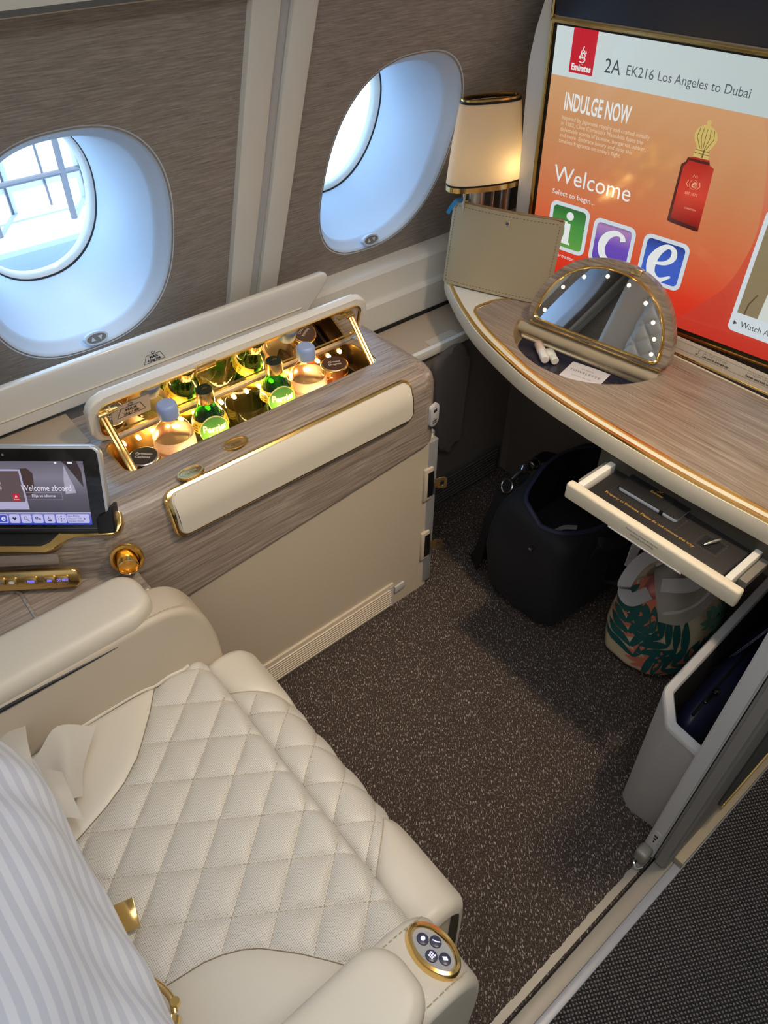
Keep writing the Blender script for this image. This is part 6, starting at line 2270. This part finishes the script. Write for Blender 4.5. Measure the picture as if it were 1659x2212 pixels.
def psurf(x, y):
    k = max(0.0, (1 - (2 * x - 1) ** 4))
    return 0.036 * (0.30 + 0.70 * (1 - y) ** 0.8) * k ** 0.6 / 2 + 0.006 * sin(3 * x) * y - 0.018
def pp(x, y):
    return (-0.006 + 0.282 * x, 0.196 * y - 0.003 * sin(pi * x) * y, psurf(x, y) + 0.0006)
for run in ([pp(0.03 + 0.94 * k / 60, 0.955) for k in range(61)], [pp(0.03, 0.04 + 0.915 * k / 50) for k in range(51)], [pp(0.97, 0.04 + 0.915 * k / 50) for k in range(51)], [pp(0.03 + 0.94 * k / 60, 0.04) for k in range(61)]):
    dashes(bm, run, 0.0032, 0.0024, 0.0006)
obj('pouch_stitching', bm, mat('dark_taupe_thread', lin(110, 96, 72), 0.7), pou, frame=PFm, recalc=False)
bm = B()
q = pp(0.53, 0.875)
prism(bm, rrect(0.0125, 0.0125, 0.004, 4, q[0], q[1]), q[2] - 0.001, q[2] + 0.0015, 0.0006, 2)
bd = obj('badge_plate', bm, M['gold_soft'], pou, frame=PFm)
bm = B()
prism(bm, ell(0.0038, 0.0038, 18, q[0], q[1]), q[2] + 0.001, q[2] + 0.0024, 0.0006, 2)
obj('badge_stone', bm, mat('blue_enamel', lin(44, 84, 150), 0.2, coat=0.5), bd, frame=PFm)
bm = B()
pts = spline([(0.020, 0.203, -0.006), (0.010, 0.200, 0.004), (0.000, 0.185, 0.008), (-0.008, 0.168, 0.007)], 6)
rings = []
for i, p_ in enumerate(pts):
    t_ = (Vector(pts[min(i + 1, len(pts) - 1)]) - Vector(pts[max(i - 1, 0)])).normalized()
    sd_ = Vector((-t_.y, t_.x, 0)).normalized() * 0.0048
    zz_ = Vector((0, 0, 0.0016))
    rings.append([p_ + sd_ + zz_, p_ - sd_ + zz_, p_ - sd_ - zz_, p_ + sd_ - zz_])
loft(bm, rings, True, True, True)
obj('zip_pull', bm, mat('blue_leather_pull', lin(40, 128, 186), 0.45), pou, frame=PFm)
bm = B()
tube(bm, [(0.016 + 0.005 * cos(t), 0.2015, -0.010 + 0.006 * sin(t)) for t in [2 * pi * k / 12 for k in range(12)]], 0.0014, 6, closed=True)
box(bm, 0.020, 0.034, 0.1985, 0.2035, -0.014, -0.006, 0.001, 1)
obj('zip_slider', bm, M['gold_soft'], pou, frame=PFm)
# ------------------------------------------------------------------ door post and side pocket
door = bpy.data.objects.new('door_1', None)
COL.objects.link(door)
door.location = (0.83, 0.1, 0)
structure(door, 'grey sliding door post of the suite with gold kick strip')
bm = B()
def post(bm, ya, yb, x0, x1, z1, lean, bev):
    P0 = [(x0, ya), (x1, ya), (x1, yb), (x0, yb)]
    a = [bm.verts.new((p[0], p[1] , 0.006)) for p in P0]
    b = [bm.verts.new((p[0], p[1] + lean, z1)) for p in P0]
    f0 = bm.faces.new(list(reversed(a)))
    f1 = bm.faces.new(b)
    for i in range(4):
        j = (i + 1) % 4
        bm.faces.new((a[i], a[j], b[j], b[i]))
    bmesh.ops.bevel(bm, geom=bm.edges[:], offset=bev, segments=3, affect='EDGES')
post(bm, 0.1085, 0.137, 0.83, 1.75, 1.15, 0.0, 0.003)
obj('inner_post', bm, M['grey_light'], door)
bm = B()
post(bm, 0.078, 0.1065, 0.828, 1.75, 1.15, 0.0, 0.006)
obj('outer_post', bm, M['grey'], door)
obj('post_seam', box(B(), 0.835, 1.75, 0.104, 0.1105, 0.01, 1.14), M['black_soft'], door)
bm = B()
box(bm, 1.02, 1.75, 0.070, 0.080, 0.040, 0.056, 0.002, 2)
obj('kick_strip', bm, M['gold'], door)
bm = B()
box(bm, 0.96, 1.75, 0.070, 0.079, 0.13, 1.10, 0.004, 2)
obj('outer_recess', bm, M['grey_dark'], door)
bm = B()
prism(bm, [(0.86, 0.058), (1.75, 0.058), (1.75, 0.082), (0.86, 0.082)], 0.004, 0.026, 0.004, 2)
obj('base_rail', bm, mat('beige_base_rail', lin(150, 138, 118), 0.5), door)
bm = B()
fr = frame((0.8295, 0.1225, 0.085), (0, -1, 0), (0, 0, 1))
prism(bm, rrect(0.016, 0.056, 0.006, 4), 0.0, 0.0012, 0.0004, 1)
st = obj('post_placard', bm, mat('pale_placard', lin(196, 196, 196), 0.4), door, frame=fr)
bm = B()
for k, w_ in enumerate((0.008, 0.006, 0.003)):
    box(bm, -w_ / 2, w_ / 2, 0.006 - k * 0.011, 0.0125 - k * 0.011, 0.0012, 0.0016)
obj('placard_marks', bm, M['ink'], st, frame=fr)
bm = B()
box(bm, 0.800, 0.832, 0.112, 0.140, 0.004, 0.045, 0.008, 3)
obj('floor_catch', bm, M['alu'], door)
bm = B()
tube(bm, spline([(0.805, 0.135, 0.012), (0.790, 0.128, 0.018), (0.788, 0.118, 0.010), (0.800, 0.112, 0.006)], 5), 0.003, 8)
obj('catch_lever', bm, M['chrome'], door)

bin_ = thing('side_pocket', (1.05, 0.2, 0), 'grey fabric covered storage pocket with light rim beside the door post', 'storage pocket')
# plan outline at the floor and at the rim (flares towards the footwell)
def bin_ring(z, ins=0.0):
    t = z / 0.39
    P = [(0.896 - 0.050 * t, 0.116), (0.884 - 0.030 * t, 0.206), (0.900 + 0.016 * t, 0.238 + 0.018 * t), (1.36, 0.246 + 0.030 * t), (1.36, 0.116)]
    c_ = Vector((1.1, 0.137))
    Q = []
    n = len(P)
    for i in range(n):
        p0, p1, p2 = Vector(P[i - 1]), Vector(P[i]), Vector(P[(i + 1) % n])
        d0, d2 = (p0 - p1).normalized(), (p2 - p1).normalized()
        r = 0.012 if i in (1, 2) else 0.0005
        for k in range(5):
            a = k / 4
            q = (p1 + d0 * r) * (1 - a) ** 2 + p1 * 2 * a * (1 - a) + (p1 + d2 * r) * a ** 2
            Q.append(q)
    if ins:
        R_ = []
        m_ = len(Q)
        for i in range(m_):
            t_ = (Q[(i + 1) % m_] - Q[i - 1]).normalized()
            nn = Vector((-t_.y, t_.x))
            if (c_ + Vector((0, 0.05)) - Q[i]).dot(nn) < 0:
                nn = -nn
            R_.append(Q[i] + nn * ins)
        for q in R_:
            q.y = max(q.y, 0.117)
        Q = R_
    return [(q.x, q.y, z) for q in Q]
bm = B()
loft(bm, [bin_ring(0.002), bin_ring(0.15), bin_ring(0.30), bin_ring(0.378)], True, True, False)
obj('pocket_body', bm, mat('grey_felt', lin(172, 170, 170), 0.85, bump=(600, 0.5, 0.001), vary=0.10, vscale=260), bin_, ang=60)
bm = B()
loft(bm, [bin_ring(0.376, -0.001), bin_ring(0.388, -0.001), bin_ring(0.392, 0.002), bin_ring(0.392, 0.016), bin_ring(0.389, 0.0185), bin_ring(0.383, 0.0185)], True)
obj('pocket_rim', bm, M['grey_light'], bin_, ang=45)
bm = B()
loft(bm, [bin_ring(0.3845, 0.0182), bin_ring(0.12, 0.016), bin_ring(0.119, 0.05)], True, False, True)
obj('pocket_lining', bm, M['navy_dark'], bin_)
# soft dark case and clear card sleeves in the pocket
cs = thing('soft_case', (1.05, 0.19, 0.12), 'dark blue zipped soft case tucked in the side pocket', 'case')
bm = B()
def case_pt(u, v):
    a = 2 * pi * u
    k = max(0.0, 1 - (2 * v - 1) ** 6) ** 0.5
    x = 0.895 + 0.40 * v
    r1, r2 = 0.036 * k, 0.125 * k
    return (x, 0.192 + 0.014 * v + r1 * cos(a), 0.235 + r2 * math.copysign(abs(sin(a)) ** 0.8, sin(a)) + 0.02 * v)
grid(bm, case_pt, 36, 40, True)
bmesh.ops.remove_doubles(bm, verts=bm.verts[:], dist=1e-5)
obj('case_body', bm, mat('dark_blue_leather', lin(26, 30, 58), 0.38, bump=(300, 0.2, 0.001)), cs, ang=70)
bm = B()
tube(bm, [(0.93 + 0.33 * k / 20, 0.192 + 0.014 * k / 20, 0.3615 + 0.013 * k / 20) for k in range(21)], 0.0035, 6)
obj('case_zip', bm, M['black'], cs)
bm = B()
box(bm, 1.00, 1.012, 0.184, 0.196, 0.360, 0.374, 0.002, 2)
box(bm, 0.966, 1.000, 0.187, 0.194, 0.366, 0.370, 0.001, 1)
obj('zip_tab', bm, mat('black_metal', (0.12, 0.12, 0.14, 1), 0.25, 1.0), cs)
cd = thing('safety_card', (1.20, 0.2, 0.3), 'dark printed card in a clear sleeve standing in the side pocket', 'card')
cf = frame((1.115, 0.246, 0.25), (1, -0.05, 0), (0.25, -0.28, 1.0))
obj('sleeve', prism(B(), rrect(0.24, 0.22, 0.010, 4, 0.12, 0.11), -0.0012, 0.0012), mat('glossy_sleeve', lin(40, 44, 62), 0.12, coat=0.8), cd, frame=cf)
bm = B()
ring2d(bm, rrect(0.24, 0.22, 0.010, 4, 0.12, 0.11), rrect(0.228, 0.208, 0.008, 4, 0.12, 0.11), -0.0018, 0.0018)
obj('sleeve_edge', bm, mat('clear_edge', lin(120, 128, 150), 0.2), cd, frame=cf)
bm = B()
for k in range(5):
    for j in range(3):
        box(bm, 0.02 + j * 0.072, 0.078 + j * 0.072, 0.03 + k * 0.036, 0.054 + k * 0.036, 0.0012, 0.0017)
obj('card_print', bm, mat('card_grey_print', lin(92, 96, 112), 0.4), cd, frame=cf)
cd2 = thing('folded_leaflet', (1.22, 0.16, 0.3), 'pale blue edged leaflet against the door post in the side pocket', 'leaflet')
cf2 = frame((1.08, 0.150, 0.24), (1, 0.02, 0), (0.10, 0.06, 1.0))
obj('leaflet_sheet', prism(B(), rrect(0.22, 0.21, 0.012, 4, 0.11, 0.105), -0.0012, 0.0012), mat('leaflet_blue', lin(86, 96, 130), 0.25, coat=0.4), cd2, frame=cf2)
bm = B()
ring2d(bm, rrect(0.222, 0.212, 0.012, 4, 0.11, 0.105), rrect(0.212, 0.202, 0.010, 4, 0.11, 0.105), -0.0016, 0.0016)
obj('leaflet_edge', bm, mat('leaflet_pale_edge', lin(170, 180, 206), 0.3), cd2, frame=cf2)

# ------------------------------------------------------------------ duffel bag on the floor
dfl = thing('duffel_bag', (1.3, 0.75, 0), 'black canvas duffel bag standing unzipped under the desk', 'bag')
def noise3(x, y, z, s=0.0):
    return sin(x * 17 + 1.3 * y * 9 + s) * 0.4 + sin(y * 23 - z * 13 + s * 2) * 0.35 + sin(z * 19 + x * 11 + 0.7 + s) * 0.3
def duf(u, v):
    a = 2 * pi * u
    # superellipse cross-section in Y/Z, along X; v 0..1 end to end
    c_, s_ = cos(a), sin(a)
    e = 0.34
    cy_ = math.copysign(abs(c_) ** e, c_)
    cz_ = math.copysign(abs(s_) ** e, s_)
    k = max(0.0, 1 - abs(2 * v - 1) ** 9) ** 0.40
    x = 1.092 + 0.43 * v + 0.022 * max(cz_, 0) * (1 - v)
    z = 0.170 + 0.166 * cz_ * (0.45 + 0.55 * k)
    taper = 1 - 0.16 * max(0, cz_) - 0.05 * max(0, -cz_)
    y = 0.760 + 0.142 * cy_ * taper * (0.50 + 0.50 * k)
    n_ = 0.011 * noise3(x * 1.2, y * 1.2, z * 1.2)
    return (x - n_ * 0.8 * (1 if v < 0.5 else 0), y + n_, max(0.002, z + (n_ * 0.8 if cz_ > 0 else 0)))
bm = B()
nu, nv = 100, 90
rows = [[bm.verts.new(duf(i / nu, j / nv)) for i in range(nu)] for j in range(nv + 1)]
# zip opening along the top: a lens-shaped mouth
mouth = set()
for j in range(nv):
    v_ = (j + 0.5) / nv
    hwid = 0.135 * max(0.0, sin(pi * min(1.0, max(0.0, (v_ - 0.07) / 0.80)))) ** 0.7
    for i in range(nu):
        u_ = (i + 0.5) / nu
        if abs(u_ - 0.25) < hwid * 0.62:
            mouth.add((j, i))
for j in range(nv):
    for i in range(nu):
        if (j, i) in mouth:
            continue
        k = (i + 1) % nu
        bm.faces.new((rows[j][i], rows[j][k], rows[j + 1][k], rows[j + 1][i]))
bm.faces.new(list(reversed(rows[0])))
bm.faces.new(rows[-1])
for v_ in [v_ for v_ in bm.verts if not v_.link_faces]:
    bm.verts.remove(v_)
# pull the front lip down and outwards, raise the far lip
for v_ in bm.verts:
    x, y, z = v_.co
    if z > 0.24:
        t = (z - 0.24) / 0.09
        if y < 0.765:
            v_.co.z -= 0.030 * t * sin(pi * min(1, max(0, (x - 1.10) / 0.42)))
            v_.co.y -= 0.012 * t
        else:
            v_.co.y += 0.014 * t
            v_.co.z += 0.020 * t
bmesh.ops.smooth_vert(bm, verts=bm.verts[:], factor=0.3, use_axis_x=True, use_axis_y=True, use_axis_z=True)
obj('bag_body', bm, M['navy'], dfl, ang=70)
bm = B()
box(bm, 1.13, 1.49, 0.665, 0.865, 0.03, 0.20, 0.02, 2)
obj('bag_lining', bm, M['navy_dark'], dfl)
def edge_path(side):
    P = []
    for j in range(4, 78):
        v_ = (j + 0.5) / nv
        hwid = 0.135 * max(0.0, sin(pi * min(1.0, max(0.0, (v_ - 0.07) / 0.80)))) ** 0.7 * 0.62
        p = Vector(duf(0.25 + side * hwid, v_))
        if p.z > 0.24:
            t = (p.z - 0.24) / 0.09
            if p.y < 0.765:
                p.z -= 0.030 * t * sin(pi * min(1, max(0, (p.x - 1.10) / 0.42)))
                p.y -= 0.012 * t
            else:
                p.y += 0.014 * t
                p.z += 0.020 * t
        P.append(p + Vector((0, 0, 0.002)))
    return P
bm = B()
for s in (1, -1):
    tube(bm, edge_path(s), 0.006, 8, flat=0.5)
obj('zip_tape', bm, mat('dark_blue_tape', lin(32, 36, 62), 0.6), dfl, ang=60)
# shoulder strap over the far end with metal clip
def band(bm, pts, w, t, axis):
    P = [Vector(p_) for p_ in spline(pts, 8)]
    rings = []
    for i, p_ in enumerate(P):
        tg = (P[min(i + 1, len(P) - 1)] - P[max(i - 1, 0)]).normalized()
        ax = Vector(axis[0]).lerp(Vector(axis[1]), i / (len(P) - 1)) if isinstance(axis, list) else Vector(axis)
        sd_ = (ax - tg * ax.dot(tg)).normalized()
        nn = tg.cross(sd_)
        rings.append([p_ + sd_ * w / 2 + nn * t / 2, p_ - sd_ * w / 2 + nn * t / 2, p_ - sd_ * w / 2 - nn * t / 2, p_ + sd_ * w / 2 - nn * t / 2])
    loft(bm, rings, True, True, True)
    return bm
obj('shoulder_strap', band(B(), [(1.215, 0.905, 0.305), (1.165, 0.905, 0.270), (1.135, 0.912, 0.19), (1.135, 0.925, 0.08), (1.15, 0.95, 0.008), (1.25, 0.97, 0.006), (1.38, 0.96, 0.006)], 0.05, 0.004, [(0.7, 0.5, 0.6), (0.2, 1, 0.1)]), M['navy_dark'], dfl)
M['gun'] = mat('gunmetal', (0.35, 0.36, 0.40, 1), 0.18, 1.0)
bm = B()
tube(bm, [Vector((1.182, 0.900, 0.322)) + Vector((0.016 * cos(t), 0.012 * sin(t), 0.012 * sin(t) + 0.006 * cos(t))) for t in [2 * pi * k / 20 for k in range(20)]], 0.003, 8, closed=True)
obj('strap_buckle', bm, M['gun'], dfl)
bm = B()
tube(bm, [(1.20, 0.90, 0.333), (1.235, 0.90, 0.346)], 0.006, 10)
tube(bm, spline([(1.235, 0.90, 0.346), (1.252, 0.908, 0.353), (1.272, 0.905, 0.352), (1.275, 0.892, 0.346), (1.255, 0.886, 0.344), (1.238, 0.892, 0.344)], 5), 0.003, 8)
obj('snap_hook', bm, M['gun'], dfl)
bm = B()
tube(bm, [Vector((1.285, 0.898, 0.345)) + Vector((0.015 * cos(t), 0.012 * sin(t), 0.008 * sin(t))) for t in [2 * pi * k / 20 for k in range(20)]], 0.003, 8, closed=True)
obj('strap_ring', bm, M['gun'], dfl)
for y, zz_ in ((0.640, 0.30), (0.872, 0.33)):
    s = -1 if y < 0.7 else 1
    obj('carry_handle', band(B(), [(1.225, y - 0.004 * s, 0.10), (1.225, y + 0.006 * s, 0.20), (1.228, y + 0.012 * s, 0.285), (1.26, y + 0.03 * s, zz_ - 0.02 * (s < 0)), (1.34, y + 0.04 * s, zz_ - 0.03 * (s < 0)), (1.40, y + 0.012 * s, 0.285), (1.405, y + 0.006 * s, 0.20), (1.405, y - 0.004 * s, 0.10)], 0.030, 0.005, (1, 0.0, 0.15) if False else (0.8, 0.2, 0.55)), mat('black_webbing', lin(10, 10, 13), 0.8), dfl)
bm = B()
box(bm, 1.118, 1.134, 0.728, 0.742, 0.270, 0.282, 0.002, 2)
box(bm, 1.098, 1.120, 0.730, 0.740, 0.262, 0.270, 0.002, 2)
obj('zip_slider', bm, M['gun'], dfl)
bm = B()
band(bm, spline([(1.20, 0.745, 0.255), (1.23, 0.735, 0.262), (1.26, 0.715, 0.258)], 3), 0.012, 0.001, (0, 0.4, 1))
obj('inner_label', bm, mat('pale_label', lin(150, 150, 150), 0.6), dfl)
bm = B()
tube(bm, [Vector(duf(0.62 + 0.26 * k / 40, 0.025)) + Vector((-0.003, 0, 0.03)) for k in range(41)], 0.0035, 8)
obj('base_piping', bm, M['navy_dark'], dfl)

# ------------------------------------------------------------------ tote bag with leaf print
tote = thing('leaf_print_tote', (1.30, 0.45, 0), 'folded shopping tote with pink and green leaf print beside the side pocket', 'tote bag')
TC = Vector((1.325, 0.445))
def tote_pt(u, v):
    a = 2 * pi * u
    prof = [(0.0, 0.004), (0.85, 0.004), (1.0, 0.03), (1.04, 0.10), (1.0, 0.17), (0.90, 0.225), (0.74, 0.262), (0.56, 0.272), (0.44, 0.25), (0.40, 0.20)]
    t = v * (len(prof) - 1)
    i = min(int(t), len(prof) - 2)
    q = spline([(x, y, 0) for x, y in prof[max(0, i - 1):i + 3]], 1)
    f = t - i
    r = prof[i][0] * (1 - f) + prof[i + 1][0] * f
    z = prof[i][1] * (1 - f) + prof[i + 1][1] * f
    w_ = 0.05 * sin(3 * a + 0.5) + 0.03 * sin(7 * a + 6 * v) + 0.018 * sin(13 * a - 9 * v)
    rr = r * (1 + w_ * (0.3 + v))
    x = TC.x + 0.150 * rr * cos(a)
    y = TC.y + 0.118 * rr * math.copysign(abs(sin(a)) ** 0.85, sin(a))
    z2 = z * (1 + 0.10 * sin(2 * a + 1) * v) + 0.008 * sin(9 * a + 4 * v) * v
    return (x, y, max(0.002, z2))
bm = B()
grid(bm, tote_pt, 120, 60, True)
obj('tote_body', bm, mat('cream_tote_nylon', lin(206, 192, 164), 0.55, bump=(90, 0.25, 0.002)), tote, ang=80)
# printed palm fronds, laid on the skin of the bag
def on_tote(u, v, off):
    p_ = Vector(tote_pt(u % 1.0, v))
    a_ = Vector(tote_pt((u + 0.004) % 1.0, v)) - Vector(tote_pt((u - 0.004) % 1.0, v))
    b_ = Vector(tote_pt(u, min(v + 0.01, 1))) - Vector(tote_pt(u, max(v - 0.01, 0)))
    n_ = a_.cross(b_)
    if n_.length > 0:
        n_.normalize()
    if n_.dot(p_ - Vector((TC.x, TC.y, 0.12))) < 0:
        n_ = -n_
    return p_ + n_ * off
fr_cols = (mat('print_pink', lin(206, 118, 96), 0.55), mat('print_teal', lin(24, 88, 88), 0.55), mat('print_sage', lin(110, 164, 142), 0.55))
def leaflet(bm, u0, v0, u1, v1, w, off):
    n = 7
    L_, R_ = [], []
    du, dv = u1 - u0, v1 - v0
    # u spans about 0.85 m round, v about 0.55 m up
    lx, ly = du * 0.85, dv * 0.55
    ll = hypot(lx, ly)
    px, py = -ly / ll, lx / ll
    for k in range(n + 1):
        t = k / n
        hw = w * (sin(pi * min(1, t * 0.92 + 0.08)) ** 0.8) / 2
        cu, cv = u0 + du * t, v0 + dv * t
        L_.append(bm.verts.new(on_tote(cu + px * hw / 0.85, min(0.99, max(0.01, cv + py * hw / 0.55)), off)))
        R_.append(bm.verts.new(on_tote(cu - px * hw / 0.85, min(0.99, max(0.01, cv - py * hw / 0.55)), off)))
    for k in range(n):
        bm.faces.new((L_[k], R_[k], R_[k + 1], L_[k + 1]))
rndf = random.Random(11)
for ci, seeds in ((0, ((0.50, 0.42, 70), (0.60, 0.56, 110), (0.72, 0.22, 160), (0.44, 0.50, 60), (0.47, 0.36, 95), (0.54, 0.62, 130), (0.83, 0.48, 20))), (2, ((0.90, 0.40, 150), (0.97, 0.55, 100), (0.84, 0.60, 60))), (1, ((0.56, 0.20, 35), (0.66, 0.36, 150), (0.78, 0.30, 60), (0.88, 0.24, 120), (0.97, 0.30, 40), (0.52, 0.30, 120)))):
    for su, sv, deg in seeds:
        bm = B()
        d_ = radians(deg)
        for k in range(7):
            t = k / 6
            bu, bv = su + 0.17 * t * cos(d_) / 0.85, sv + 0.17 * t * sin(d_) / 0.55
            for s_ in (1, -1):
                a_ = d_ + s_ * radians(38 + 10 * (1 - t))
                L_ = 0.105 * (1 - 0.55 * t) * rndf.uniform(0.85, 1.1)
                leaflet(bm, bu, bv, bu + L_ * cos(a_) / 0.85, min(0.86, max(0.09, bv + L_ * sin(a_) / 0.55)), 0.021, 0.0012 + 0.0006 * ci)
        obj('leaf_print', bm, fr_cols[ci], tote, ang=80)
# pale zipped lining turned out over the top
M['lining'] = mat('off_white_nylon', lin(214, 210, 202), 0.42, bump=(60, 0.25, 0.003))
sheet('turned_out_lining', [[(1.155, 0.395, 0.262), (1.19, 0.36, 0.255), (1.25, 0.345, 0.262), (1.31, 0.345, 0.285)],
                            [(1.18, 0.425, 0.288), (1.215, 0.395, 0.30), (1.265, 0.375, 0.292), (1.325, 0.375, 0.315)],
                            [(1.215, 0.455, 0.292), (1.25, 0.43, 0.318), (1.29, 0.41, 0.305), (1.345, 0.40, 0.318)],
                            [(1.26, 0.485, 0.285), (1.29, 0.462, 0.315), (1.32, 0.44, 0.300), (1.365, 0.425, 0.300)],
                            [(1.30, 0.50, 0.262), (1.325, 0.48, 0.28), (1.345, 0.46, 0.275), (1.385, 0.44, 0.270)]], tote, 0.0015, M['lining'])
bm = B()
tube(bm, spline([(1.172, 0.398, 0.276), (1.205, 0.372, 0.283), (1.258, 0.360, 0.284), (1.318, 0.360, 0.306)], 8), 0.0045, 8, flat=0.6)
tube(bm, spline([(1.275, 0.492, 0.288), (1.30, 0.470, 0.313), (1.33, 0.448, 0.30), (1.372, 0.43, 0.296)], 8), 0.0045, 8, flat=0.6)
obj('lining_zip', bm, mat('pale_zip', lin(196, 192, 188), 0.4), tote)
M['webbing'] = mat('grey_webbing', lin(190, 190, 194), 0.7, bump=(1200, 0.4, 0.0008))
obj('tote_strap', band(B(), [(1.20, 0.455, 0.275), (1.155, 0.475, 0.268), (1.170, 0.505, 0.285), (1.225, 0.510, 0.318), (1.275, 0.490, 0.335), (1.315, 0.455, 0.325)], 0.032, 0.003, [(0.5, 0.7, 0.3), (0.7, 0.2, 0.6)]), M['webbing'], tote)
obj('tote_strap', band(B(), [(1.215, 0.440, 0.305), (1.225, 0.415, 0.318), (1.255, 0.392, 0.322), (1.30, 0.385, 0.335), (1.335, 0.36, 0.325), (1.34, 0.33, 0.295)], 0.034, 0.003, [(0.8, 0.3, 0.4), (0.4, 0.6, 0.6)]), M['webbing'], tote)
obj('tote_strap', band(B(), [(1.25, 0.545, 0.255), (1.30, 0.56, 0.30), (1.36, 0.53, 0.325), (1.40, 0.47, 0.31), (1.405, 0.42, 0.28)], 0.026, 0.003, (0.2, 0.5, 0.8)), M['webbing'], tote)
bm = B()
rnd = random.Random(2)
bmesh.ops.create_icosphere(bm, subdivisions=3, radius=1, matrix=Matrix.Translation((1.238, 0.455, 0.262)) @ Matrix.Diagonal((0.042, 0.032, 0.030, 1)))
for v_ in bm.verts:
    v_.co += Vector((1, 1, 1)) * 0.006 * noise3(v_.co.x * 4, v_.co.y * 4, v_.co.z * 4)
obj('wrapped_contents', bm, mat('pink_wrap', lin(178, 104, 104), 0.35, vary=0.3, vscale=30), tote, ang=70)
cb_ = tag(obj('black_cord', tube(B(), spline([(1.30, 0.625, 0.20), (1.245, 0.60, 0.19), (1.205, 0.57, 0.215), (1.18, 0.53, 0.262), (1.185, 0.50, 0.285)], 8), 0.005, 8), M['black_soft']), 'black cord looped from the duffel over the leaf print tote', 'cord')
